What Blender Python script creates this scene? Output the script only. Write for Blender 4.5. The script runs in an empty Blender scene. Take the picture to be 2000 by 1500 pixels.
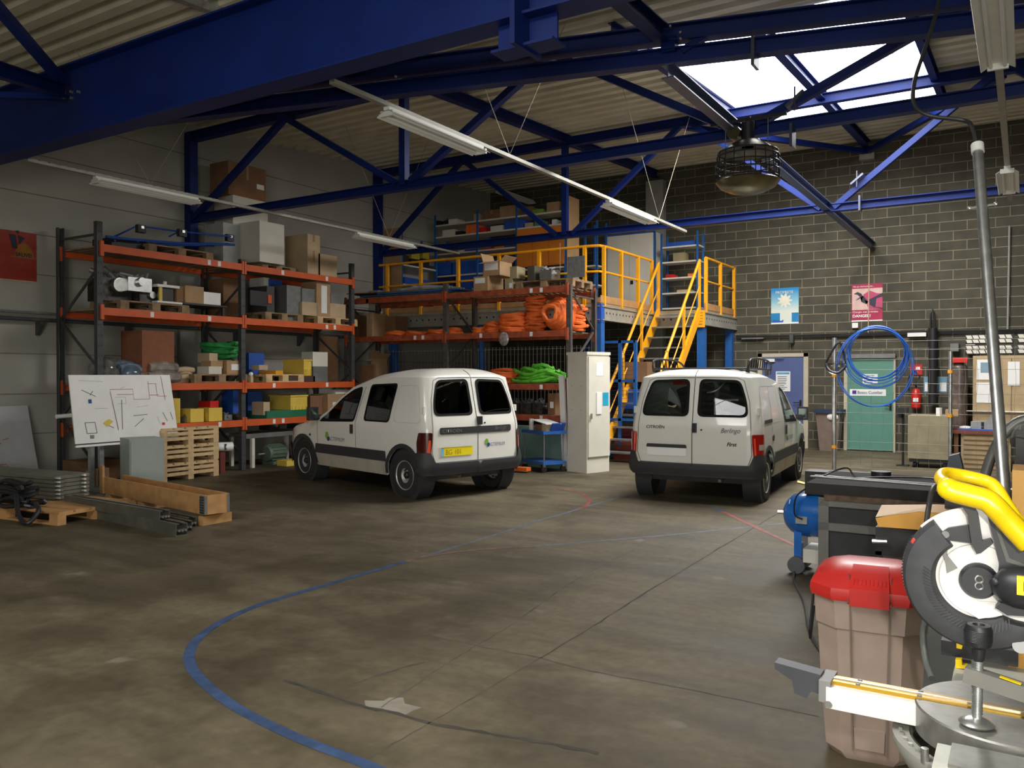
import bpy, bmesh, math, random
from mathutils import Vector as V, Matrix
from mathutils.geometry import delaunay_2d_cdt
random.seed(7)
PI = math.pi
sc = bpy.context.scene
COL = sc.collection

# ------------------------------------------------------------ camera, light, exposure
CAMZ = 1.62
FPX = 1610.0
YAW, PITCH = 0.5568, 0.009885
cd = bpy.data.cameras.new('camera')
cam = bpy.data.objects.new('camera', cd)
COL.objects.link(cam)
cd.sensor_width = 36.0
cd.lens = FPX / 2000 * 36
cd.clip_start = 0.05
cam.location = (0, 0, CAMZ)
cam.rotation_euler = (PI / 2 - PITCH, 0, YAW)
sc.camera = cam
sc.view_settings.view_transform = 'Standard'
sc.view_settings.look = 'None'
sc.view_settings.gamma = 1
sc.view_settings.use_curve_mapping = False
sc.view_settings.exposure = 0.15

w = bpy.data.worlds.new('sky'); sc.world = w; w.use_nodes = True
bg = w.node_tree.nodes['Background']
bg.inputs[0].default_value = (0.80, 0.90, 1.0, 1)
bg.inputs[1].default_value = 1.5

def area(name, loc, rot, sx, sy, power, col):
    l = bpy.data.lights.new(name, 'AREA'); l.shape = 'RECTANGLE'; l.size = sx; l.size_y = sy
    l.energy = power; l.color = col
    o = bpy.data.objects.new(name, l); COL.objects.link(o); o.location = loc; o.rotation_euler = rot
    return o
# daylight through the roof light in view, through the roof lights behind the camera and the open roller door
area('skylight_daylight', (-2.84, 13.3, 6.02), (0, 0, 0), 2.9, 5.4, 500, (1.0, 0.985, 0.93))
area('rear_skylight_daylight', (-3.0, -0.5, 5.25), (0, 0, 0), 2.9, 4.0, 30, (1.0, 0.97, 0.90))
area('door_daylight', (2.6, -6.2, 1.4), (PI / 2 + 0.40, 0, 0.12), 6.0, 2.4, 380, (1.0, 0.95, 0.82))
# the camera's own flash, up and to the right of the lens
area('camera_flash', (0.16, -0.02, 1.80), (PI / 2 - 0.03, 0, YAW), 0.06, 0.04, 38, (1.0, 0.97, 0.92))

# ------------------------------------------------------------ helpers
_c, _s = math.cos(YAW), math.sin(YAW)
_cp, _sp = math.cos(PITCH), math.sin(PITCH)
def at(x, y, X=None, Y=None, Z=None):
    """where the line of sight of photo point (x, y) meets the real plane X=, Y= or Z="""
    u = (x - 1000) / FPX; v = (y - 750) / FPX
    zz = -(v * _cp + _sp); d = _cp - v * _sp
    r = V((u * _c - d * _s, d * _c + u * _s, zz))
    if X is not None: t = X / r.x
    elif Y is not None: t = Y / r.y
    else: t = (Z - CAMZ) / r.z
    return V((r.x * t, r.y * t, r.z * t + CAMZ))

INV = {}
class MB:
    def __init__(s): s.bm = bmesh.new()
    def _add(s, vs, fs):
        b = [s.bm.verts.new(v) for v in vs]
        for f in fs:
            try: s.bm.faces.new([b[i] for i in f])
            except ValueError: pass
        return b
    def box(s, c, size, R=None, rz=0):
        c = V(c); hx, hy, hz = size[0] / 2, size[1] / 2, size[2] / 2
        M = R if R is not None else Matrix.Rotation(rz, 3, 'Z')
        vs = [c + M @ V((x, y, z)) for x in (-hx, hx) for y in (-hy, hy) for z in (-hz, hz)]
        s._add(vs, [(0, 1, 3, 2), (4, 6, 7, 5), (0, 4, 5, 1), (2, 3, 7, 6), (0, 2, 6, 4), (1, 5, 7, 3)])
        return s
    def bb(s, x0, x1, y0, y1, z0, z1):
        return s.box(((x0 + x1) / 2, (y0 + y1) / 2, (z0 + z1) / 2), (abs(x1 - x0), abs(y1 - y0), abs(z1 - z0)))
    def bar(s, p, q, w, h, up=(0, 0, 1)):
        p, q = V(p), V(q); d = q - p; L = d.length; d.normalize(); up = V(up)
        x = d.cross(up)
        if x.length < 1e-4: x = d.cross(V((1, 0, 0)))
        x.normalize(); z = x.cross(d)
        R = Matrix((x, d, z)).transposed()
        return s.box((p + q) / 2, (w, L, h), R)
    def ibeam(s, p, q, w, h, t=0.012, up=(0, 0, 1)):
        p, q = V(p), V(q); d = (q - p).normalized(); x = d.cross(V(up)).normalized(); z = x.cross(d)
        s.bar(p, q, t, h - 2 * t, up)
        s.bar(p + z * (h / 2 - t / 2), q + z * (h / 2 - t / 2), w, t, up)
        s.bar(p - z * (h / 2 - t / 2), q - z * (h / 2 - t / 2), w, t, up)
        return s
    def cyl(s, p, q, r, n=12, r2=None, cap=True):
        p, q = V(p), V(q); d = (q - p).normalized()
        a = d.orthogonal().normalized(); b = d.cross(a)
        r2 = r if r2 is None else r2
        vs = []
        for k in range(n):
            t = 2 * PI * k / n; o = a * math.cos(t) + b * math.sin(t)
            vs += [p + o * r, q + o * r2]
        fs = [(2 * k, 2 * ((k + 1) % n), 2 * ((k + 1) % n) + 1, 2 * k + 1) for k in range(n)]
        if cap:
            fs.append([2 * k for k in range(n)][::-1]); fs.append([2 * k + 1 for k in range(n)])
        s._add(vs, fs); return s
    def tube(s, pts, r, n=8, closed=False):
        pts = [V(p) for p in pts]; m = len(pts); rings = []
        a = None
        for i, p in enumerate(pts):
            if closed: d = pts[(i + 1) % m] - pts[i - 1]
            else: d = pts[min(i + 1, m - 1)] - pts[max(i - 1, 0)]
            if d.length < 1e-9: d = V((0, 0, 1))
            d.normalize()
            a = d.orthogonal().normalized() if a is None else (a - d * a.dot(d))
            if a.length < 1e-6: a = d.orthogonal()
            a.normalize(); b = d.cross(a)
            rr = r[i] if isinstance(r, (list, tuple)) else r
            rings.append([s.bm.verts.new(p + (a * math.cos(2 * PI * k / n) + b * math.sin(2 * PI * k / n)) * rr) for k in range(n)])
        for i in range(m if closed else m - 1):
            A, B = rings[i], rings[(i + 1) % m]
            if closed and i == m - 1:   # best rotation to avoid a twist
                k0 = min(range(n), key=lambda k: (B[k].co - A[0].co).length)
                B = B[k0:] + B[:k0]
            for k in range(n):
                try: s.bm.faces.new((A[k], A[(k + 1) % n], B[(k + 1) % n], B[k]))
                except ValueError: pass
        if not closed:
            s.bm.faces.new(rings[0][::-1]); s.bm.faces.new(rings[-1])
        return s
    def lathe(s, prof, o=(0, 0, 0), ax=(0, 0, 1), n=24, cap=True):
        o = V(o); ax = V(ax).normalized(); a = ax.orthogonal().normalized(); b = ax.cross(a)
        rings = []
        for r, z in prof:
            rings.append([s.bm.verts.new(o + ax * z + (a * math.cos(2 * PI * k / n) + b * math.sin(2 * PI * k / n)) * max(r, 1e-4)) for k in range(n)])
        for A, B in zip(rings, rings[1:]):
            for k in range(n): s.bm.faces.new((A[k], A[(k + 1) % n], B[(k + 1) % n], B[k]))
        if cap:
            s.bm.faces.new(rings[0][::-1]); s.bm.faces.new(rings[-1])
        return s
    def prism(s, poly, o, ex, ey, depth):
        """polygon (u, v) in the plane o + u ex + v ey, pulled out along ex x ey"""
        o, ex, ey = V(o), V(ex).normalized(), V(ey).normalized(); ez = ex.cross(ey)
        n = len(poly)
        vs = [o + ex * u + ey * v for u, v in poly] + [o + ex * u + ey * v + ez * depth for u, v in poly]
        fs = [list(range(n))[::-1], list(range(n, 2 * n))] + [(i, (i + 1) % n, n + (i + 1) % n, n + i) for i in range(n)]
        s._add(vs, fs); return s
    def ball(s, c, r, sc=(1, 1, 1), n=12):
        c = V(c); m = max(4, n // 2)
        top = s.bm.verts.new(c + V((0, 0, r * sc[2]))); bot = s.bm.verts.new(c - V((0, 0, r * sc[2])))
        R = [[s.bm.verts.new(c + V((r * sc[0] * math.sin(PI * i / m) * math.cos(2 * PI * k / n), r * sc[1] * math.sin(PI * i / m) * math.sin(2 * PI * k / n), r * sc[2] * math.cos(PI * i / m)))) for k in range(n)] for i in range(1, m)]
        for k in range(n):
            s.bm.faces.new((top, R[0][k], R[0][(k + 1) % n])); s.bm.faces.new((bot, R[-1][(k + 1) % n], R[-1][k]))
        for A, B in zip(R, R[1:]):
            for k in range(n): s.bm.faces.new((A[k], B[k], B[(k + 1) % n], A[(k + 1) % n]))
        return s
    def bevel(s, w, seg=2):
        bmesh.ops.bevel(s.bm, geom=[e for e in s.bm.edges if e.is_manifold and e.calc_face_angle(0) > 0.6], offset=w, segments=seg, affect='EDGES', profile=0.5)
        return s
    def xf(s, M):
        bmesh.ops.transform(s.bm, matrix=M, verts=s.bm.verts); return s
    def build(s, name, m, parent=None, smooth=True, local=False):
        bmesh.ops.recalc_face_normals(s.bm, faces=s.bm.faces)
        me = bpy.data.meshes.new(name); o = bpy.data.objects.new(name, me); COL.objects.link(o)
        if parent is None:
            vs = s.bm.verts
            lo = [min(v.co[i] for v in vs) for i in range(3)]; hi = [max(v.co[i] for v in vs) for i in range(3)]
            c = V(((lo[0] + hi[0]) / 2, (lo[1] + hi[1]) / 2, lo[2]))
            s.xf(Matrix.Translation(-c)); o.location = c
            INV[o.name] = Matrix.Translation(-c)
        else:
            iv = INV[parent.name]
            if not local: s.xf(iv)
            o.parent = parent; INV[o.name] = iv
        s.bm.to_mesh(me); s.bm.free()
        me.materials.append(m)
        if smooth:
            for p in me.polygons: p.use_smooth = True
            me.set_sharp_from_angle(angle=math.radians(35))
        return o

def tag(o, label, cat, group=None):
    o['label'] = label; o['category'] = cat
    if group: o['group'] = group
    return o
def thing(name, label, cat, loc, rz=0, group=None):
    o = bpy.data.objects.new(name, None); COL.objects.link(o); o.empty_display_size = 0.1
    o.location = loc; o.rotation_euler = (0, 0, rz)
    INV[o.name] = (Matrix.Translation(V(loc)) @ Matrix.Rotation(rz, 4, 'Z')).inverted()
    return tag(o, label, cat, group)
def struct(o):
    o['kind'] = 'structure'; return o
def dup(root, loc, rz=0, label=None, group=None):
    def cp(o, par):
        c = o.copy(); COL.objects.link(c)
        if par is not None: c.parent = par
        for ch in list(o.children): cp(ch, c)
        return c
    r = cp(root, None); r.location = loc; r.rotation_euler = (0, 0, rz)
    if label: r['label'] = label
    if group: r['group'] = group
    INV[r.name] = (Matrix.Translation(V(loc)) @ Matrix.Rotation(rz, 4, 'Z')).inverted()
    return r

# ------------------------------------------------------------ materials
MATS = {}
def srgb(h):
    if isinstance(h, str):
        c = [int(h[i:i + 2], 16) / 255 for i in (0, 2, 4)]
        return tuple(((x + 0.055) / 1.055) ** 2.4 if x > 0.04045 else x / 12.92 for x in c)
    return h
def mat(name, col, rough=0.6, metal=0.0, var=0.12, scale=6.0, bump=0.0, bscale=60.0, spec=0.5, coat=0.0):
    """plain surface with a procedural tone variation and a fine procedural bump"""
    if name in MATS: return MATS[name]
    m = bpy.data.materials.new(name); m.use_nodes = True; MATS[name] = m
    nt = m.node_tree; N = nt.nodes; L = nt.links; b = N['Principled BSDF']
    col = srgb(col)
    b.inputs['Roughness'].default_value = rough; b.inputs['Metallic'].default_value = metal
    b.inputs['Specular IOR Level'].default_value = spec; b.inputs['Coat Weight'].default_value = coat
    tc = N.new('ShaderNodeTexCoord')
    nz = N.new('ShaderNodeTexNoise'); nz.inputs['Scale'].default_value = scale; nz.inputs['Detail'].default_value = 4
    L.new(tc.outputs['Object'], nz.inputs['Vector'])
    rp = N.new('ShaderNodeMapRange'); rp.inputs['From Min'].default_value = 0.3; rp.inputs['From Max'].default_value = 0.7
    rp.inputs['To Min'].default_value = 1 - var; rp.inputs['To Max'].default_value = 1 + var
    L.new(nz.outputs['Fac'], rp.inputs['Value'])
    mx = N.new('ShaderNodeVectorMath'); mx.operation = 'SCALE'; mx.inputs[0].default_value = col
    L.new(rp.outputs[0], mx.inputs['Scale']); L.new(mx.outputs[0], b.inputs['Base Color'])
    if bump:
        n2 = N.new('ShaderNodeTexNoise'); n2.inputs['Scale'].default_value = bscale
        L.new(tc.outputs['Object'], n2.inputs['Vector'])
        bp = N.new('ShaderNodeBump'); bp.inputs['Strength'].default_value = bump; bp.inputs['Distance'].default_value = 0.01
        L.new(n2.outputs['Fac'], bp.inputs['Height']); L.new(bp.outputs[0], b.inputs['Normal'])
    return m
def emis(name, col, st):
    if name in MATS: return MATS[name]
    m = bpy.data.materials.new(name); m.use_nodes = True; MATS[name] = m
    b = m.node_tree.nodes['Principled BSDF']
    b.inputs['Base Color'].default_value = (*srgb(col), 1); b.inputs['Emission Color'].default_value = (*srgb(col), 1)
    b.inputs['Emission Strength'].default_value = st
    return m
def glass(name, col, rough=0.0, alpha=0.25):
    m = bpy.data.materials.new(name); m.use_nodes = True; MATS[name] = m
    nt = m.node_tree; N = nt.nodes; L = nt.links
    for n in list(N):
        if n.type != 'OUTPUT_MATERIAL': N.remove(n)
    out = [n for n in N if n.type == 'OUTPUT_MATERIAL'][0]
    t = N.new('ShaderNodeBsdfTransparent'); t.inputs[0].default_value = (*col, 1)
    g = N.new('ShaderNodeBsdfGlossy'); g.inputs['Roughness'].default_value = rough; g.inputs[0].default_value = (1, 1, 1, 1)
    f = N.new('ShaderNodeFresnel'); f.inputs[0].default_value = 1.5
    mx = N.new('ShaderNodeMixShader'); L.new(f.outputs[0], mx.inputs[0]); L.new(t.outputs[0], mx.inputs[1]); L.new(g.outputs[0], mx.inputs[2])
    L.new(mx.outputs[0], out.inputs[0]); return m

blue = mat('blue_steel_paint', (0.004, 0.016, 0.115), 0.5, var=0.15, scale=2, spec=0.25)
orange = mat('orange_rack_paint', (0.62, 0.10, 0.018), 0.5, var=0.12, scale=3)
oldorange = mat('worn_orange_rack_paint', (0.36, 0.075, 0.03), 0.55, var=0.35, scale=9)
dgrey = mat('dark_grey_upright', (0.055, 0.058, 0.06), 0.5, var=0.2, scale=10)
yellow = mat('yellow_rail_paint', (0.85, 0.37, 0.010), 0.4, var=0.05)
galv = mat('galvanised_steel', (0.52, 0.54, 0.54), 0.35, 0.85, var=0.2, scale=14)
alu = mat('bare_aluminium', (0.62, 0.62, 0.60), 0.3, 0.9, var=0.12, scale=20)
card = mat('cardboard', (0.40, 0.25, 0.13), 0.85, var=0.12, scale=5)
card2 = mat('pale_cardboard', (0.50, 0.37, 0.23), 0.85, var=0.1, scale=5)
card3 = mat('dark_cardboard', (0.22, 0.115, 0.055), 0.85, var=0.15, scale=5)
wood = mat('pine_wood', (0.60, 0.42, 0.22), 0.75, var=0.16, scale=9, bump=0.15, bscale=30)
oldwood = mat('weathered_wood', (0.27, 0.18, 0.10), 0.85, var=0.3, scale=9, bump=0.2, bscale=30)
brownwood = mat('brown_chipboard', (0.24, 0.09, 0.045), 0.8, var=0.1, scale=12)
offwhite = mat('off_white_enamel', (0.66, 0.63, 0.54), 0.45, var=0.05, scale=3)
white = mat('white_paint', (0.80, 0.79, 0.76), 0.4, var=0.03)
paper = mat('white_paper', (0.80, 0.80, 0.78), 0.8, var=0.03)
black = mat('black_plastic', (0.018, 0.018, 0.02), 0.45, var=0.1)
rubber = mat('tyre_rubber', (0.022, 0.021, 0.02), 0.8, var=0.25, scale=20)
bluep = mat('blue_plastic', (0.02, 0.09, 0.42), 0.45, var=0.1)
yellowp = mat('yellow_plastic', (0.72, 0.52, 0.08), 0.5, var=0.05)
greysteel = mat('grey_steel', (0.20, 0.205, 0.20), 0.45, 0.3, var=0.15, scale=8)
greenp = mat('green_webbing', (0.03, 0.30, 0.07), 0.55, var=0.3, scale=15)
oranget = mat('orange_webbing', (0.85, 0.17, 0.03), 0.6, var=0.15, scale=12)
redp = mat('red_plastic', (0.55, 0.02, 0.015), 0.35, var=0.08)
darkjunk = mat('oily_dark_metal', (0.06, 0.055, 0.05), 0.4, 0.6, var=0.6, scale=15)
greybox = mat('grey_green_enclosure', (0.33, 0.37, 0.34), 0.5, var=0.04)
# ------------------------------------------------------------ the hall
XW, YB, XR, YF = -12.66, 19.2, 7.0, -6.5
def roofz(Y): return 5.50 + 0.0615 * Y

def floor_mat():
    m = bpy.data.materials.new('stained_concrete'); m.use_nodes = True
    nt = m.node_tree; N = nt.nodes; L = nt.links; b = N['Principled BSDF']
    tc = N.new('ShaderNodeTexCoord')
    def noise(s, d, mp=None):
        n = N.new('ShaderNodeTexNoise'); n.inputs['Scale'].default_value = s; n.inputs['Detail'].default_value = d
        n.inputs['Roughness'].default_value = 0.6
        if mp:
            q = N.new('ShaderNodeMapping'); q.inputs['Scale'].default_value = mp; q.inputs['Rotation'].default_value = (0, 0, 0.7)
            L.new(tc.outputs['Object'], q.inputs[0]); L.new(q.outputs[0], n.inputs['Vector'])
        else: L.new(tc.outputs['Object'], n.inputs['Vector'])
        return n
    n1 = noise(0.28, 7); n2 = noise(1.3, 9); n3 = noise(14, 5); n4 = noise(0.9, 5, (1, 4, 1))
    def ramp(n, a, b_, c0, c1):
        r = N.new('ShaderNodeValToRGB'); e = r.color_ramp.elements
        e[0].position = a; e[1].position = b_; e[0].color = (*c0, 1); e[1].color = (*c1, 1)
        L.new(n.outputs['Fac'], r.inputs[0]); return r
    r1 = ramp(n1, 0.35, 0.65, (0.094, 0.077, 0.046), (0.142, 0.117, 0.072))
    def mul(a, b_, f):
        x = N.new('ShaderNodeMix'); x.data_type = 'RGBA'; x.blend_type = 'MULTIPLY'; x.inputs[0].default_value = f
        L.new(a, x.inputs[6]); L.new(b_, x.inputs[7]); return x.outputs[2]
    c = mul(r1.outputs[0], ramp(n2, 0.40, 0.56, (0.62, 0.60, 0.57), (1.06, 1.06, 1.06)).outputs[0], 0.8)
    c = mul(c, ramp(n4, 0.38, 0.6, (0.64, 0.62, 0.60), (1.07, 1.07, 1.07)).outputs[0], 0.7)
    c = mul(c, ramp(n3, 0.3, 0.7, (0.82, 0.82, 0.82), (1.12, 1.12, 1.12)).outputs[0], 1.0)
    # a few pale worn spots
    n5 = noise(2.3, 3)
    x = N.new('ShaderNodeMix'); x.data_type = 'RGBA'
    r5 = ramp(n5, 0.69, 0.76, (0, 0, 0), (0.5, 0.5, 0.5)); L.new(r5.outputs[0], x.inputs[0]); L.new(c, x.inputs[6]); x.inputs[7].default_value = (0.22, 0.20, 0.16, 1)
    L.new(x.outputs[2], b.inputs['Base Color'])
    rr = N.new('ShaderNodeMapRange'); rr.inputs['From Min'].default_value = 0.3; rr.inputs['From Max'].default_value = 0.7
    rr.inputs['To Min'].default_value = 0.52; rr.inputs['To Max'].default_value = 0.75; b.inputs['Specular IOR Level'].default_value = 0.35
    L.new(n2.outputs['Fac'], rr.inputs['Value']); L.new(rr.outputs[0], b.inputs['Roughness'])
    bp = N.new('ShaderNodeBump'); bp.inputs['Strength'].default_value = 0.12; bp.inputs['Distance'].default_value = 0.01
    L.new(n3.outputs['Fac'], bp.inputs['Height']); L.new(bp.outputs[0], b.inputs['Normal'])
    return m
def block_mat():
    m = bpy.data.materials.new('concrete_blockwork'); m.use_nodes = True
    nt = m.node_tree; N = nt.nodes; L = nt.links; b = N['Principled BSDF']; b.inputs['Roughness'].default_value = 0.9
    g = N.new('ShaderNodeNewGeometry'); sp = N.new('ShaderNodeSeparateXYZ'); L.new(g.outputs['Position'], sp.inputs[0])
    cb = N.new('ShaderNodeCombineXYZ'); L.new(sp.outputs['X'], cb.inputs['X']); L.new(sp.outputs['Z'], cb.inputs['Y'])
    off = N.new('ShaderNodeVectorMath'); off.operation = 'ADD'; off.inputs[1].default_value = (40.02, 10.0, 0); L.new(cb.outputs[0], off.inputs[0])
    bt = N.new('ShaderNodeTexBrick'); bt.offset = 0.5; bt.inputs['Scale'].default_value = 1
    bt.inputs['Brick Width'].default_value = 0.5; bt.inputs['Row Height'].default_value = 0.2; bt.inputs['Mortar Size'].default_value = 0.0075
    bt.inputs['Mortar Smooth'].default_value = 0.1; bt.inputs['Bias'].default_value = -0.1
    bt.inputs['Color1'].default_value = (0.062, 0.057, 0.040, 1); bt.inputs['Color2'].default_value = (0.083, 0.075, 0.052, 1)
    bt.inputs['Mortar'].default_value = (0.24, 0.205, 0.14, 1)
    L.new(off.outputs[0], bt.inputs['Vector'])
    nz = N.new('ShaderNodeTexNoise'); nz.inputs['Scale'].default_value = 3.0; nz.inputs['Detail'].default_value = 6; L.new(off.outputs[0], nz.inputs['Vector'])
    rp = N.new('ShaderNodeMapRange'); rp.inputs['From Min'].default_value = 0.3; rp.inputs['From Max'].default_value = 0.7; rp.inputs['To Min'].default_value = 0.8; rp.inputs['To Max'].default_value = 1.2
    L.new(nz.outputs['Fac'], rp.inputs['Value'])
    mx = N.new('ShaderNodeVectorMath'); mx.operation = 'SCALE'; L.new(bt.outputs['Color'], mx.inputs[0]); L.new(rp.outputs[0], mx.inputs['Scale'])
    L.new(mx.outputs[0], b.inputs['Base Color'])
    n2 = N.new('ShaderNodeTexNoise'); n2.inputs['Scale'].default_value = 90; L.new(off.outputs[0], n2.inputs['Vector'])
    inv = N.new('ShaderNodeMath'); inv.operation = 'MULTIPLY_ADD'; inv.inputs[1].default_value = -1.0; L.new(bt.outputs['Fac'], inv.inputs[0]); L.new(n2.outputs['Fac'], inv.inputs[2])
    bp = N.new('ShaderNodeBump'); bp.inputs['Strength'].default_value = 0.5; bp.inputs['Distance'].default_value = 0.008
    L.new(inv.outputs[0], bp.inputs['Height']); L.new(bp.outputs[0], b.inputs['Normal'])
    return m
leftpanel = mat('painted_wall_panel', (0.35, 0.337, 0.295), 0.75, var=0.10, scale=0.9)
darkwall = mat('fill_cutting_dark_wall', (0.10, 0.095, 0.08), 0.8)  # for the unseen walls, kept dark to cut bounced fill and raise contrast
jointm = mat('panel_joint', (0.20, 0.185, 0.15), 0.9)
roofm = mat('galvanised_roof_deck', (0.62, 0.575, 0.43), 0.6, 0.0, var=0.12, scale=2)
FL = struct(MB().bb(XW - 0.3, XR + 0.3, YF - 0.3, YB + 0.3, -0.2, 0).build('floor', floor_mat(), smooth=False))
struct(MB().bb(XW - 0.3, XR + 0.3, YB, YB + 0.25, 0, 7.2).build('wall_back', block_mat(), smooth=False))
wr = MB(); wr.bb(XR, XR + 0.25, YF, YB, 0, 7.0)
struct(wr.build('wall_right', darkwall, smooth=False))
wf = MB(); wf.bb(XW, -0.6, YF - 0.25, YF, 0, 5.6); wf.bb(5.8, XR, YF - 0.25, YF, 0, 5.6); wf.bb(-0.6, 5.8, YF - 0.25, YF, 4.3, 5.6)
struct(wf.build('wall_front', darkwall, smooth=False))
# left wall: cladding panels 0.6 m high with a shallow joint between them
wl = MB(); zz = [0.0, 0.75, 1.35, 1.95, 2.55, 3.15, 3.75, 4.35, 4.95, 5.55, 7.0]
for a, b_ in zip(zz, zz[1:]): wl.bb(XW - 0.1, XW, YF, YB, a + 0.008, b_ - 0.008)
WL = struct(wl.build('wall_left', leftpanel, smooth=False))
j = MB().bb(XW - 0.3, XW - 0.012, YF, YB, 0, 7.0); j.build('panel_joint', jointm, WL, smooth=False)

# ceiling: trapezoidal steel deck, ribs running across the hall (along X), rising towards the back wall
def deck(mb, x0, x1, y0, y1):
    y = y0; pts = []
    P = 0.333
    k0 = math.floor(y0 / P)
    ys = []
    for k in range(k0, int(y1 / P) + 2):
        for f, dz in ((0.0, 0.0), (0.46, 0.0), (0.54, 0.09), (0.92, 0.09)):
            yy = (k + f) * P
            if y0 < yy < y1: ys.append((yy, dz))
    ys = [(y0, ys[0][1])] + ys + [(y1, ys[-1][1])]
    vs = []; fs = []
    for yy, dz in ys:
        vs += [(x0, yy, roofz(yy) + dz), (x1, yy, roofz(yy) + dz)]
    for i in range(len(ys) - 1): fs.append((2 * i, 2 * i + 1, 2 * i + 3, 2 * i + 2))
    mb._add(vs, fs)
SX0, SX1, SY0, SY1 = -4.4, -1.28, 10.4, 16.2
TX0, TX1, TY0, TY1 = -4.5, -1.5, -2.5, 1.5
dk = MB()
deck(dk, XW - 0.3, -4.45, YF, YB); deck(dk, -1.3, XR + 0.3, YF, YB)
deck(dk, -4.45, -1.3, YF, TY0); deck(dk, -4.45, -1.3, TY1, SY0); deck(dk, -4.45, -1.3, SY1, YB)
struct(dk.build('ceiling', roofm, smooth=False))
# outer skin above the deck keeps daylight out
ok = MB()
for x0, x1, y0, y1 in ((XW - 0.3, -4.45, YF, YB), (-1.3, XR + 0.3, YF, YB), (-4.45, -1.3, YF, TY0), (-4.45, -1.3, TY1, SY0), (-4.45, -1.3, SY1, YB)):
    ok._add([(x0, y0, roofz(y0) + 0.15), (x1, y0, roofz(y0) + 0.15), (x1, y1, roofz(y1) + 0.15), (x0, y1, roofz(y1) + 0.15)], [(0, 1, 2, 3)])
struct(ok.build('trim_1', greysteel, smooth=False))
# the roof lights: upstand kerb and a translucent dome bright with sky
skym = emis('daylit_translucent_dome', 'ffffff', 9.0)
ribm = mat('dome_rib', (0.5, 0.5, 0.5), 0.6)
for i, (x0, x1, y0, y1) in enumerate(((SX0, SX1, SY0, SY1), (TX0, TX1, TY0, TY1))):
    t = thing('window_%d' % (i + 1), '', '', (x0, y0, roofz(y0))); del t['label']; del t['category']; struct(t)
    k = MB()
    for a, b_, c, d in ((x0, y0, x1, y0), (x0, y1, x1, y1), (x0, y0, x0, y1), (x1, y0, x1, y1)):
        k.bar((a, b_, roofz(b_) + 0.14), (c, d, roofz(d) + 0.14), 0.05, 0.34)
    k.build('kerb', white, t, smooth=False)
    d = MB(); n = 10
    vs = []; fs = []
    for a in range(n + 1):
        u = a / n
        for q in range(2):
            yy = y0 + (y1 - y0) * q
            vs.append((x0 + (x1 - x0) * u, yy, roofz(yy) + 0.3 + 0.35 * math.sin(PI * u)))
    for a in range(n): fs.append((2 * a, 2 * a + 2, 2 * a + 3, 2 * a + 1))
    fs.append([2 * a for a in range(n + 1)][::-1]); fs.append([2 * a + 1 for a in range(n + 1)])
    d._add(vs, fs); d.build('dome', skym, t)
    for q in range(1, 4):
        yy = y0 + (y1 - y0) * q / 4
        rb = MB(); rb.tube([(x0 + (x1 - x0) * a / n, yy, roofz(yy) + 0.285 + 0.35 * math.sin(PI * a / n)) for a in range(n + 1)], 0.012, 6)
        rb.build('dome_rib', ribm, t)

# floor markings and joints
def smooth_path(pts, n=6):
    P = [V(p) for p in pts]; out = []
    P = [P[0] * 2 - P[1]] + P + [P[-1] * 2 - P[-2]]
    for i in range(1, len(P) - 2):
        for k in range(n):
            t = k / n; a, b_, c, d = P[i - 1:i + 3]
            out.append(0.5 * ((2 * b_) + (c - a) * t + (2 * a - 5 * b_ + 4 * c - d) * t * t + (3 * b_ - a - 3 * c + d) * t ** 3))
    out.append(P[-2]); return out
def ribbon(pix, wd, z, m, name='painted_line', n=6, jit=0):
    pts = smooth_path([at(x, y, Z=0) for x, y in pix], n)
    mb = MB(); vs = []; fs = []
    for i, p in enumerate(pts):
        d = (pts[min(i + 1, len(pts) - 1)] - pts[max(i - 1, 0)]); d.z = 0; d.normalize(); s = V((-d.y, d.x, 0))
        ww = wd * (1 + random.uniform(-jit, jit)) / 2
        if jit: p = p + s * random.uniform(-jit, jit) * 0.012
        vs += [(p.x + s.x * ww, p.y + s.y * ww, z), (p.x - s.x * ww, p.y - s.y * ww, z)]
        if i: fs.append((2 * i - 2, 2 * i - 1, 2 * i + 1, 2 * i))
    mb._add(vs, fs); return mb.build(name, m, FL, smooth=False)
lb = mat('blue_line_paint', (0.030, 0.060, 0.135), 0.6, var=0.35, scale=12)
lb2 = mat('faded_blue_line_paint', (0.085, 0.10, 0.135), 0.6, var=0.4, scale=10)
lr = mat('red_line_paint', (0.22, 0.05, 0.035), 0.6, var=0.35, scale=12)
lr2 = mat('faded_red_line_paint', (0.16, 0.08, 0.06), 0.6, var=0.4, scale=12)
crk = mat('floor_joint_dirt', (0.045, 0.04, 0.032), 0.85, var=0.5, scale=6)
crk2 = mat('faint_floor_joint_dirt', (0.08, 0.072, 0.055), 0.85, var=0.4, scale=6)
ribbon([(760, 1512), (700, 1487), (600, 1449), (520, 1413), (455, 1378), (400, 1335), (374, 1303), (370, 1275), (388, 1246), (430, 1216), (500, 1184), (600, 1153), (700, 1124), (794, 1096)], 0.062, 0.0012, lb)
ribbon([(794, 1096), (857, 1078), (916, 1060), (988, 1038), (1051, 1017), (1105, 1002), (1150, 988), (1217, 970), (1275, 954)], 0.045, 0.0012, lb2)
ribbon([(794, 1097), (835, 1086), (902, 1077), (970, 1071), (1042, 1068)], 0.045, 0.0018, lr2)
ribbon([(1042, 1068), (1150, 1058), (1285, 1047), (1465, 1029), (1545, 1021), (1640, 1011)], 0.045, 0.0012, lb2)
ribbon([(1393, 990), (1411, 999)], 0.05, 0.0012, lb)
ribbon([(1411, 999), (1474, 1029), (1550, 1064), (1620, 1097)], 0.055, 0.0018, lr)
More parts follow.
